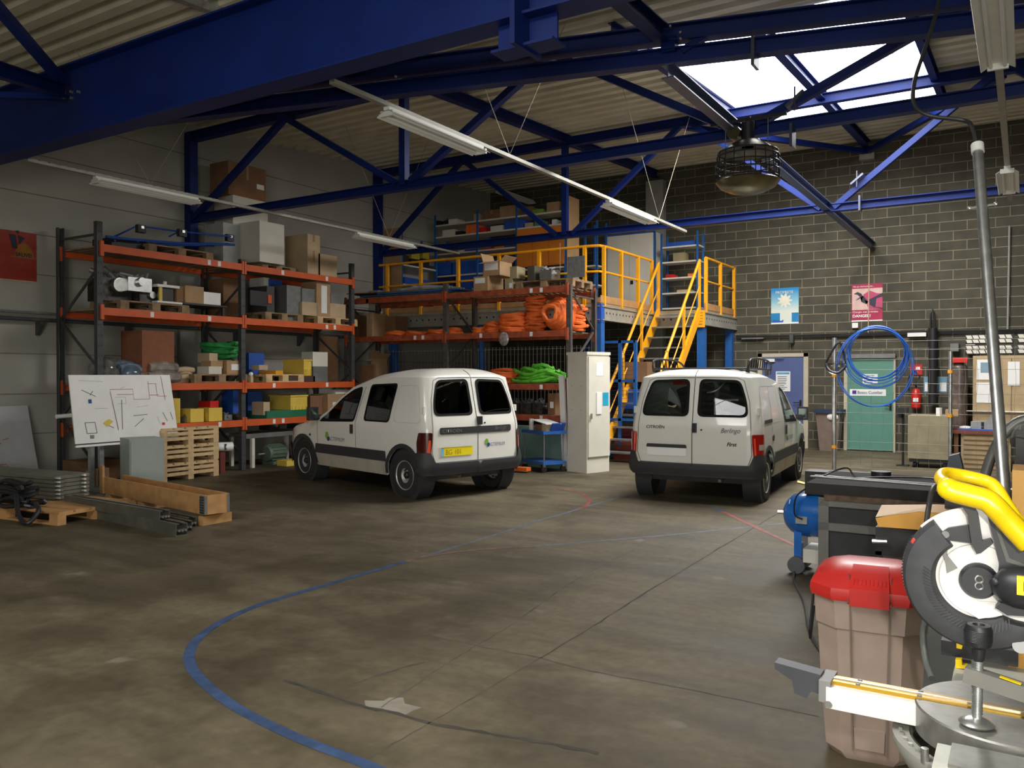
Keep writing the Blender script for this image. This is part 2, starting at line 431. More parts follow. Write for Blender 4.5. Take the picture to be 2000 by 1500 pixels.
ribbon([(1090, 955), (1112, 958), (1135, 964), (1150, 975), (1146, 987), (1130, 994)], 0.05, 0.0018, lr)
ribbon([(555, 1328), (640, 1357), (720, 1383), (760, 1390), (850, 1415), (960, 1433), (1060, 1450), (1170, 1472)], 0.022, 0.001, crk, 'floor_joint', 5, 0.5)
ribbon([(700, 1492), (718, 1481), (844, 1409), (1055, 1285)], 0.008, 0.001, crk2, 'floor_joint', 8, 0.4)
ribbon([(1055, 1285), (1172, 1215), (1285, 1143), (1465, 1035), (1595, 959)], 0.014, 0.001, crk, 'floor_joint', 8, 0.5)
ribbon([(700, 1213), (925, 1260), (1055, 1285), (1150, 1310), (1352, 1348), (1600, 1400)], 0.011, 0.001, crk2, 'floor_joint', 8, 0.5)
ribbon([(745, 1382), (826, 1328), (893, 1283), (979, 1233), (1096, 1152), (1159, 1114), (1262, 1062)], 0.009, 0.001, crk2, 'floor_joint', 8, 0.5)
ribbon([(690, 1336), (760, 1312), (830, 1293)], 0.02, 0.001, crk2, 'floor_joint', 6, 0.5)
pb = MB()
for k in range(9):
    a = 2 * PI * k / 9; pb._add([], [])
c0 = at(768, 1378, Z=0)
pb._add([(c0.x + 0.10 * math.cos(2 * PI * k / 11) * random.uniform(0.5, 1.1) * 1.6, c0.y + 0.10 * math.sin(2 * PI * k / 11) * random.uniform(0.5, 1.1), 0.0008) for k in range(11)], [list(range(11))])
pb.build('patch', mat('filler_patch', (0.24, 0.215, 0.17), 0.9, var=0.2), FL, smooth=False)

# ------------------------------------------------------------ steelwork
ZC = 4.40
g = thing('steel_girder', 'deep dark blue steel beam crossing the hall overhead, nearest the camera', 'beam', (XW, 5.2, 4.22))
MB().ibeam((XW, 5.2, 4.62), (XR, 5.2, 4.62), 0.24, 0.80, 0.02).build('beam', blue, g, smooth=False)
b1 = MB(); b1.bb(-3.35, -2.85, 5.19, 5.21, 4.02, 4.22); b1.bb(-3.12, -3.08, 4.98, 5.36, 3.98, 4.6); b1.bb(-3.36, -2.84, 5.10, 5.30, 4.00, 4.02)
b1.build('bracket', blue, g, smooth=False)
for k in range(5):
    p = at(128 + (k % 3) * 14, 180 + (k // 3) * 12, Y=5.19); MB().cyl(p, p + V((0, -0.03, 0)), 0.016, 6).build('bolt', galv, g)
near = thing('side_beam', 'blue beam running from the deep girder towards the camera, upper left', 'beam', (-9.5, 3.5, 4.6))
MB().ibeam(at(126, 178, Y=5.06), at(-60, 118, Y=3.6), 0.11, 0.14).build('beam', blue, near, smooth=False)
MB().bar(at(122, 160, Y=5.04), at(-30, -15, Y=3.9), 0.10, 0.08).build('brace', blue, near, smooth=False)
MB().bar(at(118, 190, Y=5.05), at(-60, 184, Y=4.2), 0.08, 0.06).build('brace', blue, near, smooth=False)

def truss(name, Y, label, zu, upper_pts, nodesL, diags, posts):
    t = thing(name, label, 'truss', (XW, Y, ZC))
    MB().ibeam((XW, Y, ZC), (XR, Y, ZC), 0.13, 0.13, 0.014).build('lower_chord', blue, t, smooth=False)
    u = MB()
    for a, b_ in zip(upper_pts, upper_pts[1:]): u.ibeam((a[0], Y, a[1]), (b_[0], Y, b_[1]), 0.14, 0.17, 0.014)
    u.build('upper_chord', blue, t, smooth=False)
    for (x0, z0, x1, z1) in diags: MB().bar((x0, Y, z0), (x1, Y, z1), 0.09, 0.10, (0, 1, 0)).build('diagonal', blue, t, smooth=False)
    for x0, z0, z1, ww in posts: MB().bb(x0 - ww / 2, x0 + ww / 2, Y - ww / 2, Y + ww / 2, z0, z1).build('post', blue, t, smooth=False)
    return t
ZA, ZBt = 5.86, 6.22
tA = truss('roof_truss', 9.43, 'blue steel roof truss over the vans, the nearer of the two lattice trusses', ZA,
      [(XW, 5.84), (-5.27, 5.86), (-0.1, 5.36), (4.0, 5.10)],
      None, [(-12.5, ZC, -10.2, 5.80), (-10.2, 5.80, -7.85, ZC + .05), (-7.6, ZC + .05, -5.3, 5.80), (-5.2, 5.78, -2.86, ZC + .05), (-2.66, ZC + .05, -0.1, 5.5)],
      [(-7.73, ZC, 5.84, 0.11), (XW + 0.09, 3.80, 5.9, 0.16)])
tB = truss('roof_truss', 14.4, 'blue steel roof truss crossing in front of the mezzanine shelves, the farther one', ZBt,
      [(XW, ZBt), (XR, ZBt)],
      None, [(-12.5, ZC, -10.2, ZBt), (-10.2, ZBt, -7.9, ZC), (-7.56, ZC, -5.3, ZBt), (-5.2, ZBt, -2.9, ZC), (-2.7, ZC, -0.35, ZBt), (-0.2, ZBt, 2.1, ZC)],
      [(-7.73, ZC, ZBt, 0.11), (XW + 0.09, 3.55, 6.3, 0.16)])
def clamp(px, py, Y, par, tilt=0):
    c = at(px, py, Y=Y - 0.02)
    m = MB(); m.box(c, (0.03, 0.18, 0.24), Matrix.Rotation(tilt, 3, 'Y'))
    m.cyl(c + V((0, -0.07, 0.13)), c + V((0, -0.07, -0.13)), 0.012, 6)
    m.build('splice_clamp', mat('clamp_steel', (0.12, 0.13, 0.18), 0.35, 0.7), par)
clamp(1548, 266, 9.40, tA); clamp(1555, 196, 9.40, tA, 0.9); clamp(1680, 398, 14.37, tB); clamp(1675, 351, 14.37, tB, 0.9)
# the skewed pair of beams under the roof
def skew(X): return 8.13 + 0.2527 * X
sk = thing('skew_beam_pair', 'two parallel dark blue beams, one above the other, crossing under the roof before the skylight', 'beam', (-11.0, skew(-11.0), 4.54))
MB().ibeam((-11.0, skew(-11.0), 4.62), (4.0, skew(4.0), 4.62), 0.14, 0.15, 0.014).build('lower_beam', blue, sk, smooth=False)
MB().ibeam((-11.0, skew(-11.0), 4.835), (4.0, skew(4.0), 4.835), 0.14, 0.16, 0.014).build('upper_beam', blue, sk, smooth=False)
MB().bb(-2.93, -2.79, skew(-2.86) - .05, skew(-2.86) + .05, 4.66, 4.80).build('post', blue, sk, smooth=False)
MB().bar((-2.75, skew(-2.75), 4.66), (-2.5, skew(-2.5), 4.80), 0.08, 0.06).build('brace', blue, sk, smooth=False)
c = at(1475, 104, Y=skew(-2.1)); MB().box(c, (0.03, 0.18, 0.26)).build('splice_clamp', MATS['clamp_steel'], sk)
for x, y in ((774, 150), (1330, 64), (1330, 76), (1310, 52)):
    p = at(x, y, Y=skew(-6.0 if x < 900 else -2.7) - 0.09); MB().cyl(p, p + V((0, -0.02, 0)), 0.012, 6).build('bolt', galv, sk)
tag(MB().ibeam((-2.9, 5.3, 4.76), (-2.9, 7.33, 4.82), 0.13, 0.15).build('roof_beam', blue, smooth=False), 'short blue beam from the deep girder to the skewed beam pair, beside the skylight', 'beam')
tag(MB().ibeam((-6.1, 5.3, 4.70), (-6.1, 6.52, 4.82), 0.13, 0.15).build('roof_beam', blue, smooth=False), 'short blue beam from the deep girder, left of the first hanging light', 'beam')
tag(MB().ibeam((-7.73, 9.5, roofz(9.5) - 0.10), (-7.73, YB - .05, roofz(YB) - 0.10), 0.14, 0.17).build('roof_beam', blue, smooth=False), 'dark blue roof beam running back to the block wall above the first hanging light', 'beam')
tag(MB().ibeam((-2.9, 10.4, roofz(10.4) - 0.10), (-2.9, YB - .05, roofz(YB) - 0.10), 0.13, 0.16).build('roof_beam', blue, smooth=False), 'blue roof beam crossing the middle of the skylight to the back wall', 'beam')
tag(MB().ibeam((-4.44, 9.5, roofz(9.5) - 0.10), (-4.44, 16.4, roofz(16.4) - 0.10), 0.10, 0.17).build('roof_beam', blue, smooth=False), 'blue roof beam along the left edge of the skylight', 'beam')
tag(MB().ibeam((-1.22, 10.0, roofz(10.0) - 0.10), (-1.22, 16.6, roofz(16.6) - 0.10), 0.10, 0.17).build('roof_beam', blue, smooth=False), 'blue roof beam along the right edge of the skylight', 'beam')
tag(MB().ibeam((-2.80, 7.2, 4.42), (-2.80, YB - .02, 4.42), 0.12, 0.13).build('tie_beam', mat('dull_blue_steel', (0.06, 0.08, 0.16), 0.4, 0.2), smooth=False), 'long dull blue tie beam running down to the block wall over the right van', 'beam')
tag(MB().bar((-2.9, 19.05, 6.42), (-5.27, 14.5, 6.16), 0.10, 0.10).build('roof_brace', blue, smooth=False), 'dark roof brace, the left one of the V above the block wall', 'brace')
tag(MB().bar((-2.9, 19.05, 6.42), (-0.3, 14.5, 6.16), 0.10, 0.10).build('roof_brace', blue, smooth=False), 'dark roof brace, the right one of the V above the block wall', 'brace')
tag(MB().bb(-3.05, -2.75, 19.0, 19.2, 6.25, 6.45).build('beam_seat', mat('mortar_pad', (0.25, 0.24, 0.2), 0.9), smooth=False), 'grey mortar pad where the roof beam meets the block wall', 'bracket')
k = MB(); c = at(460, 30, Y=6.6)
k.bar(c, c + V((2.2, 0, 0)), 0.10, 0.16); k.bar(c, c + V((0, -2.4, -0.14)), 0.10, 0.16)
tag(k.build('roof_light_kerb', galv, smooth=False), 'galvanised corner frame of a closed roof light, top left above the girder', 'frame')
colm = mat('concrete_pillar_grey', (0.30, 0.30, 0.27), 0.85, var=0.1)
tag(MB().bb(XW, XW + 0.08, 9.2, 9.66, 0, 3.80).build('concrete_pillar', colm, smooth=False), 'grey concrete pillar on the left wall behind the pallet rack', 'pillar')
tag(MB().bb(XW, XW + 0.28, 14.18, 14.62, 0, 3.55).build('concrete_pillar', colm, smooth=False), 'grey concrete pillar on the left wall behind the mezzanine edge', 'pillar')
tag(MB().bb(-7.95, -7.5, YB - 0.2, YB, 0, 6.4).build('concrete_pillar', colm, smooth=False), 'grey concrete pillar against the block wall beside the white cupboard', 'pillar')

# lighting rails and luminaires
lum = mat('luminaire_enamel', (0.78, 0.78, 0.72), 0.4, var=0.04); tubem = mat('unlit_fluorescent_tube', (0.86, 0.86, 0.84), 0.25, var=0.02)
def rail(X, y0, y1, label, z=4.20):
    t = thing('lighting_rail', label, 'rail', (X, y0, z))
    r = MB(); r.bb(X - 0.03, X + 0.03, y0, y1, z - 0.005, z); r.bb(X - 0.03, X - 0.026, y0, y1, z, z + 0.035); r.bb(X + 0.026, X + 0.03, y0, y1, z, z + 0.035)
    n = int((y1 - y0) / 0.12)
    for i in range(n): r.bb(X - 0.03, X + 0.03, y0 + i * 0.12, y0 + i * 0.12 + 0.03, z + 0.028, z + 0.036)
    r.build('tray', mat('dull_zinc_tray', (0.30, 0.29, 0.25), .5, .3), t, smooth=False)
    return t
def luminaire(X, y0, y1, label, z=4.20):
    t = thing('strip_light', label, 'light', (X, y0, z - 0.13), group='unlit strip lights under the rails')
    MB().prism([(-0.035, 0), (0.035, 0), (0.035, -0.04), (-0.035, -0.04)], (X, y1, z - 0.005), (1, 0, 0), (0, 0, 1), y1 - y0).build('body', lum, t, smooth=False)
    ref = MB()
    ref.prism([(-0.03, 0), (-0.12, -0.055), (-0.123, -0.05), (-0.03, 0.006)], (X, y1, z - 0.04), (1, 0, 0), (0, 0, 1), y1 - y0)
    ref.prism([(0.03, 0), (0.12, -0.055), (0.123, -0.05), (0.03, 0.006)], (X, y1, z - 0.04), (1, 0, 0), (0, 0, 1), y1 - y0)
    ref.build('reflector', lum, t, smooth=False)
    for s in (-0.05, 0.05): MB().cyl((X + s, y0 + 0.03, z - 0.075), (X + s, y1 - 0.03, z - 0.075), 0.015, 8).build('tube', tubem, t)
    for yy in (y0, y1 - 0.03):
        MB().bb(X - 0.075, X + 0.075, yy, yy + 0.03, z - 0.095, z - 0.04).build('end_cap', lum, t, smooth=False)
    return t
wirem = mat('suspension_wire', (0.35, 0.31, 0.24), 0.5, 0.5)
r1 = rail(-5.2, 5.35, 14.25, 'perforated steel lighting rail over the vans, carrying the largest strip light')
r2 = rail(-10.2, 5.35, 14.25, 'steel lighting rail nearest the left wall')
r3 = rail(-0.2, 5.35, 14.2, 'steel lighting rail above the mesh fence, seen nearly end on')
luminaire(-5.2, 6.08, 7.7, 'long white strip light nearest the camera under the middle rail')
luminaire(-5.2, 11.0, 12.7, 'bright white strip light in front of the white cupboard, middle rail')
luminaire(-10.2, 6.2, 7.75, 'grey white strip light near the left wall above the empty end of the rack')
luminaire(-10.2, 11.1, 12.7, 'strip light on the left rail beside the mezzanine edge')
luminaire(-0.2, 5.6, 7.8, 'strip light seen end on at the upper right corner')
luminaire(-0.2, 11.8, 13.2, 'strip light seen end on above the mesh fence')
c = at(975, 368, Y=16.8); luminaire(c.x, 16.8, 18.4, 'dim strip light under the roof above the mezzanine shelves', c.z)
for X, ys, rt in ((-5.2, (8.3, 13.0), r1), (-10.2, (7.0, 12.0), r2)):
    for y in ys:
        for s in (-0.9, 0.9): MB().tube([(X, y, 4.24), (X + s * 0.3, y + s, roofz(y + s))], 0.004, 5).build('suspension_wire', wirem, rt)

# doors, wall services and posters
def text(s, size, o, ex, ey, m, parent, name='lettering', depth=0.002, sx=1.0, shear=0.0, bold=0.0, mapf=None, world=True):
    cu = bpy.data.curves.new('t', 'FONT'); cu.body = s; cu.size = size; cu.offset = bold; cu.shear = shear
    ob = bpy.data.objects.new('t', cu); COL.objects.link(ob)
    bpy.context.view_layer.update()
    me = bpy.data.meshes.new_from_object(ob.evaluated_get(bpy.context.evaluated_depsgraph_get()))
    bpy.data.objects.remove(ob); bpy.data.curves.remove(cu)
    mb = MB(); mb.bm.from_mesh(me); bpy.data.meshes.remove(me)
    if mapf is None:
        o, ex, ey = V(o), V(ex).normalized(), V(ey).normalized(); ez = ex.cross(ey)
        for v in mb.bm.verts: v.co = o + ex * v.co.x * sx + ey * v.co.y + ez * depth
    else:
        for v in mb.bm.verts: v.co = mapf(v.co.x * sx, v.co.y)
    return mb.build(name, m, parent, smooth=False)
ink = mat('dark_ink', (0.03, 0.03, 0.05), 0.7); bluedoor = mat('blue_grey_door_paint', (0.085, 0.115, 0.27), 0.5, var=0.04)
teal = mat('teal_door_paint', (0.10, 0.26, 0.20), 0.5, var=0.04); beige = mat('beige_frame_paint', (0.50, 0.44, 0.33), 0.6, var=0.06)
inkblue = mat('blue_ink', (0.03, 0.10, 0.30), 0.7)
def lines(par, x0, x1, z0, z1, n, y, m=None):
    for i in range(n):
        z = z1 - (z1 - z0) * (i + 0.5) / n; w_ = (x1 - x0) * random.uniform(0.6, 0.95)
        MB().bb(x0, x0 + w_, y - 0.001, y, z - (z1 - z0) / n * 0.16, z + (z1 - z0) / n * 0.16).build('print_line', m or ink, par, smooth=False)
t = thing('door_1', '', '', (-4.67, YB, 0)); del t['label']; del t['category']; struct(t)
fr = MB(); fr.bb(-5.23, -5.13, 19.1, 19.21, 0, 2.13); fr.bb(-4.21, -4.11, 19.1, 19.21, 0, 2.13); fr.bb(-5.23, -4.11, 19.1, 19.21, 2.05, 2.13)
fr.build('door_frame', beige, t, smooth=False)
MB().bb(-5.13, -4.21, 19.12, 19.17, 0.01, 2.05).build('door_leaf', bluedoor, t, smooth=False)
h = MB(); h.tube([(-4.27, 19.12, 1.02), (-4.27, 19.06, 1.02), (-4.42, 19.06, 1.02)], 0.011, 8); h.bb(-4.30, -4.25, 19.11, 19.125, 0.92, 1.08); h.build('door_handle', black, t)
dc = MB(); dc.bb(-5.06, -4.84, 19.06, 19.12, 1.94, 2.01); dc.build('door_closer', white, t); MB().bar((-5.1, 19.05, 2.04), (-4.62, 19.05, 2.045), 0.03, 0.02).build('closer_arm', greysteel, t)
nb = MB().bb(-4.82, -4.50, 19.11, 19.119, 1.27, 1.72).build('notice', paper, t, smooth=False)
MB().bb(-4.80, -4.52, 19.108, 19.11, 1.655, 1.70).build('notice_header', mat('pale_blue_print', (0.12, 0.35, 0.55), 0.7), nb, smooth=False)
lines(nb, -4.78, -4.54, 1.30, 1.62, 8, 19.11)
t = thing('door_2', '', '', (-2.84, YB, 0)); del t['label']; del t['category']; struct(t)
fr = MB(); fr.bb(-3.36, -3.29, 19.1, 19.21, 0, 2.05); fr.bb(-2.37, -2.33, 19.1, 19.21, 0, 2.05); fr.build('door_frame', beige, t, smooth=False)
MB().bb(-3.29, -2.37, 19.12, 19.18, 0.02, 2.0).build('door_leaf', teal, t, smooth=False)
MB().bb(-3.33, -2.33, 19.05, 19.20, 2.0, 2.09).build('door_rail', greysteel, t, smooth=False)
h = MB(); h.tube([(-2.42, 19.12, 0.98), (-2.42, 19.06, 0.98), (-2.54, 19.06, 0.98)], 0.011, 8); h.bb(-2.45, -2.40, 19.11, 19.125, 0.88, 1.05); h.build('door_handle', black, t)
nb = MB().bb(-2.98, -2.68, 19.11, 19.119, 1.44, 1.66).build('notice', paper, t, smooth=False); lines(nb, -2.95, -2.72, 1.46, 1.64, 5, 19.11)

# posters
def poster_blue():
    x0, x1, z0, z1 = -4.95, -4.34, 2.80, 3.62
    t = thing('poster', 'blue and white safety poster with a large white flower above water, on the block wall', 'poster', ((x0 + x1) / 2, 19.19, z0))
    m = bpy.data.materials.new('poster_blue_fade'); m.use_nodes = True; nt = m.node_tree; N = nt.nodes; L = nt.links
    tc = N.new('ShaderNodeTexCoord'); sp = N.new('ShaderNodeSeparateXYZ'); L.new(tc.outputs['Generated'], sp.inputs[0])
    r = N.new('ShaderNodeValToRGB'); e = r.color_ramp.elements
    e[0].position = 0.33; e[0].color = (0.65, 0.68, 0.6, 1); e[1].position = 0.95; e[1].color = (0.01, 0.22, 0.5, 1)
    q = e.new(0.6); q.color = (0.25, 0.5, 0.6, 1)
    L.new(sp.outputs['Z'], r.inputs[0]); L.new(r.outputs[0], N['Principled BSDF'].inputs['Base Color'])
    MB().bb(x0, x1, 19.185, 19.195, z0 + 0.03, z1).build('sheet', m, t, smooth=False)
    MB().bb(x0, x1, 19.185, 19.195, z0, z0 + 0.03).build('border', paper, t, smooth=False)
    deep = mat('poster_water_blue', (0.01, 0.2, 0.45), 0.7); cream = mat('poster_cream', (0.70, 0.68, 0.55), 0.7)
    MB().bb(x0, x0 + 0.2, 19.182, 19.186, z0 + 0.04, z0 + 0.25).build('water', deep, t, smooth=False)
    MB().bb(x1 - 0.15, x1, 19.182, 19.186, z0 + 0.04, z0 + 0.25).build('water', deep, t, smooth=False)
    MB().prism([(0, 0), (0.24, 0), (0.25, 0.06), (0.2, 0.03), (0.03, 0.05)], (x0 + 0.03, 19.181, z0 + 0.04), (1, 0, 0), (0, 0, 1), 0.002).build('boat', bluep, t, smooth=False)
    f = MB(); c = V(((x0 + x1) / 2, 19.18, z0 + 0.53)); pts = []
    for i in range(60):
        a = 2 * PI * i / 60; rr = 0.135 + 0.035 * math.cos(9 * a); pts.append((rr * math.cos(a), rr * math.sin(a)))
    f.prism(pts, c, (1, 0, 0), (0, 0, 1), 0.002); f.build('flower', cream, t, smooth=False)
    text('PROPRETE', 0.085, (x0 + 0.10, 19.18, z1 - 0.13), (1, 0, 0), (0, 0, 1), cream, t)
poster_blue()
def poster_pink():
    x0, x1, z0, z1 = -3.22, -2.60, 2.80, 3.61
    t = thing('poster', 'magenta safety poster with a clawing hand and a danger warning, on the block wall', 'poster', ((x0 + x1) / 2, 19.19, z0))
    mag = mat('poster_magenta', (0.36, 0.02, 0.07), 0.7); pk = mat('poster_pale_pink', (0.62, 0.42, 0.37), 0.7); pk2 = mat('poster_pink', (0.45, 0.06, 0.14), 0.7)
    MB().bb(x0, x1, 19.186, 19.195, z0, z1).build('sheet', mag, t, smooth=False)
    MB().bb(x0, x1, 19.184, 19.187, z0, z0 + 0.025).build('border', paper, t, smooth=False)
    MB().bb(x0 + 0.01, x1, 19.183, 19.187, z0 + 0.25, z1 - 0.1).build('picture', pk, t, smooth=False)
    o = (x0, 19.183, z0)
    MB().prism([(0.20, 0.42), (0.24, 0.58), (0.36, 0.66), (0.50, 0.60), (0.62, 0.58), (0.62, 0.25), (0.34, 0.26), (0.30, 0.4)], (x0, 19.182, z0), (1, 0, 0), (0, 0, 1), 0.002).build('head', pk2, t, smooth=False)
    MB().prism([(0.04, 0.60), (0.12, 0.64), (0.2, 0.60), (0.24, 0.52), (0.20, 0.42), (0.3, 0.37), (0.26, 0.46), (0.34, 0.42), (0.24, 0.55), (0.14, 0.48), (0.08, 0.46), (0.17, 0.53), (0.12, 0.58)], (x0, 19.18, z0), (1, 0, 0), (0, 0, 1), 0.002).build('claw', ink, t, smooth=False)
    MB().prism([(0.34, 0.46), (0.62, 0.60), (0.62, 0.52), (0.5, 0.48), (0.48, 0.30), (0.62, 0.28), (0.62, 0.25), (0.44, 0.3), (0.36, 0.36)], (x0, 19.18, z0), (1, 0, 0), (0, 0, 1), 0.002).build('shade', ink, t, smooth=False)
    text('Ne te retrouve pas...', 0.05, (x0 + 0.03, 19.18, z1 - 0.07), (1, 0, 0), (0, 0, 1), paper, t)
    text('Charges mal arrimées', 0.058, (x0 + 0.02, 19.18, z0 + 0.185), (1, 0, 0), (0, 0, 1), paper, t)
    text('DANGER!', 0.085, (x0 + 0.02, 19.18, z0 + 0.09), (1, 0, 0), (0, 0, 1), paper, t, bold=0.002)
poster_pink()
def poster_red():
    t = thing('poster', 'large red poster with an orange sun and black shapes on the left wall', 'poster', (XW + 0.01, 6.3, 3.0))
    y0, y1, z0, z1 = 5.75, 6.77, 3.03, 3.75
    rd = mat('poster_red', (0.30, 0.03, 0.015), 0.6, var=0.1); og = mat('poster_orange', (0.30, 0.12, 0.01), 0.6)
    MB().bb(XW + 0.002, XW + 0.012, y0, y1, z0, z1).build('sheet', rd, t, smooth=False)
    MB().bb(XW + 0.002, XW + 0.013, y0, y1, z0 - 0.012, z0 + 0.006).build('border', card2, t, smooth=False)
    x = XW + 0.014
    sun = [(0.0, 0.0), (0.42, 0.0)] + [(0.225 + 0.14 * math.cos(a * PI / 12), 0.02 + 0.2 * math.sin(a * PI / 12)) for a in range(13)]
    MB().prism(sun, (x, 6.36, 3.37), (0, 1, 0), (0, 0, 1), 0.002).build('sun', og, t, smooth=False)
    for q in ([(0, 0.2), (0.1, 0.2), (0.12, 0), (0.05, 0.0)], [(0.13, 0.2), (0.23, 0.17), (0.15, 0.06)], [(0.09, 0.26), (0.15, 0.27), (0.13, 0.21)]):
        MB().prism(q, (x, 6.37, 3.50), (0, 1, 0), (0, 0, 1), 0.002).build('shape', ink, t, smooth=False)
    text('SAUVE!', 0.075, (x + 0.002, 6.46, 3.39), (0, 1, 0), (0, 0, 1), ink, t, bold=0.003)
poster_red()

# pipes and cable tray on the walls
t = thing('wall_pipe', 'twin dark pipes on brackets running along the left wall', 'pipe', (XW, 0, 2.3))
MB().cyl((XW + 0.13, YF, 2.46), (XW + 0.13, 14.1, 2.46), 0.03, 10).build('pipe', dgrey, t)
MB().cyl((XW + 0.11, YF, 2.56), (XW + 0.11, 14.1, 2.56), 0.02, 8).build('pipe', greysteel, t)
for y in (3.0, 6.75, 8.2, 10.4, 12.0):
    m = MB(); m.prism([(0, 0), (0.155, 0), (0.155, -0.04), (0.04, -0.2), (0, -0.2)], (XW, y, 2.43), (1, 0, 0), (0, 0, 1), -0.05); m.build('bracket', dgrey, t, smooth=False)
t = thing('cable_tray', 'dark cables and conduit strung along the block wall above the doors', 'cable', (-1, 19.15, 2.4))
m = MB()
for k in range(3): m.tube([(-5.75 + i * 1.2, 19.13, 2.50 + 0.015 * math.sin(i * 2 + k) + 0.02 * k) for i in range(11)], 0.012, 6)
m.build('cable', black, t)
MB().bb(-5.6, -5.1 + 0.0, 19.08, 19.19, 2.47, 2.50).build('tray', greysteel, t); MB().bb(-2.1, -1.75, 19.06, 19.12, 2.44, 2.52).build('label_plate', white, t)
MB().bb(-4.5, -4.42, 19.02, 19.19, 2.36, 2.55).build('bracket', dgrey, t)
t = thing('socket_box', 'small white junction box under the magenta poster', 'box', (-3.15, 19.15, 2.62)); MB().bb(-3.2, -3.08, 19.12, 19.2, 2.66, 2.77).build('box', white, t)
MB().tube([(-3.14, 19.15, 2.66), (-3.12, 19.15, 2.55), (-3.05, 19.15, 2.52)], 0.008, 6).build('cable', black, t)
tag(MB().cyl((-2.88, 19.165, 2.5), (-2.86, 19.165, 4.42), 0.012, 6).build('conduit', card2), 'thin pale conduit hanging down over the magenta poster', 'conduit')
tag(MB().cyl((-0.3, 19.15, 2.55), (-0.28, 19.15, 4.6), 0.02, 6).build('conduit', colm), 'thin grey conduit running up the block wall at the right', 'conduit')
t = thing('ventilation_pipe', 'thick black pipe standing up the block wall beside the extinguisher', 'pipe', (-1.62, 19.05, 1.0))
MB().cyl((-1.62, 19.02, 1.02), (-1.62, 19.02, 2.6), 0.09, 14).build('pipe', black, t)
m = MB(); m.tube([(-1.66, 19.05, 2.55), (-1.67, 19.05, 2.9), (-1.63, 19.08, 3.0), (-1.6, 19.05, 2.9), (-1.58, 19.05, 2.55)], 0.022, 8); m.build('hose', black, t)
t = thing('fire_extinguisher', 'red fire extinguisher hanging on the block wall', 'extinguisher', (-1.95, 19.08, 0.93))
MB().lathe([(0.06, 0.0), (0.095, 0.03), (0.095, 0.32), (0.06, 0.40), (0.03, 0.43)], (-1.93, 19.08, 0.93), n=16).build('cylinder', redp, t)
m = MB(); m.cyl((-1.93, 19.08, 1.36), (-1.93, 19.08, 1.42), 0.025, 8); m.box((-1.93, 19.05, 1.44), (0.03, 0.12, 0.03)); m.build('valve', black, t)
MB().tube([(-1.95, 19.06, 1.42), (-1.86, 19.04, 1.6), (-1.95, 19.04, 1.72), (-2.06, 19.04, 1.6), (-2.08, 19.05, 1.42), (-2.06, 19.06, 1.3)], 0.014, 8).build('hose', black, t)
MB().bb(-1.98, -1.88, 18.980, 18.986, 1.08, 1.16).build('label', paper, t)
t = thing('extinguisher_sign', 'small red square fire sign above the extinguisher', 'sign', (-1.93, 19.19, 1.63))
MB().bb(-2.05, -1.83, 19.185, 19.199, 1.64, 1.86).build('plate', redp, t, smooth=False); MB().bb(-2.04, -1.93, 19.182, 19.186, 1.65, 1.74).build('pictogram', bluep, t, smooth=False); MB().bb(-1.95, -1.87, 19.182, 19.186, 1.75, 1.81).build('pictogram', paper, t, smooth=False)
t = thing('notice_board', 'pale blue notice board half hidden by the black pipe', 'notice', (-1.6, 19.19, 1.2))
MB().bb(-1.80, -1.36, 19.185, 19.199, 1.27, 1.60).build('board', mat('notice_pale_blue', (0.15, 0.30, 0.42), 0.7), t, smooth=False)
for x in (-1.78, -1.50): n_ = MB().bb(x, x + 0.12, 19.182, 19.186, 1.30, 1.48).build('sheet', paper, t, smooth=False)
# ------------------------------------------------------------ the two vans
def inpoly(p, poly):
    x, y = p; c = False; n = len(poly); j = n - 1
    for i in range(n):
        xi, yi = poly[i]; xj, yj = poly[j]
        if (yi > y) != (yj > y) and x < (xj - xi) * (y - yi) / (yj - yi) + xi: c = not c
        j = i
    return c
def densify(poly, st):
    out = []
    for i in range(len(poly)):
        a, b_ = V(poly[i]), V(poly[(i + 1) % len(poly)]); n = max(1, int((b_ - a).length / st))
        out += [tuple(a.lerp(b_, k / n)) for k in range(n)]
    return out
def rounded(poly, r, n=4):
    out = []; m = len(poly)
    for i in range(m):
        p0, p1, p2 = V(poly[i - 1]), V(poly[i]), V(poly[(i + 1) % m])
        a = (p0 - p1); b_ = (p2 - p1); rr = min(r, a.length * 0.45, b_.length * 0.45)
        A = p1 + a.normalized() * rr; B = p1 + b_.normalized() * rr
        for k in range(n + 1):
            t = k / n; out.append(tuple(A * (1 - t) ** 2 + p1 * 2 * t * (1 - t) + B * t * t))
    return out
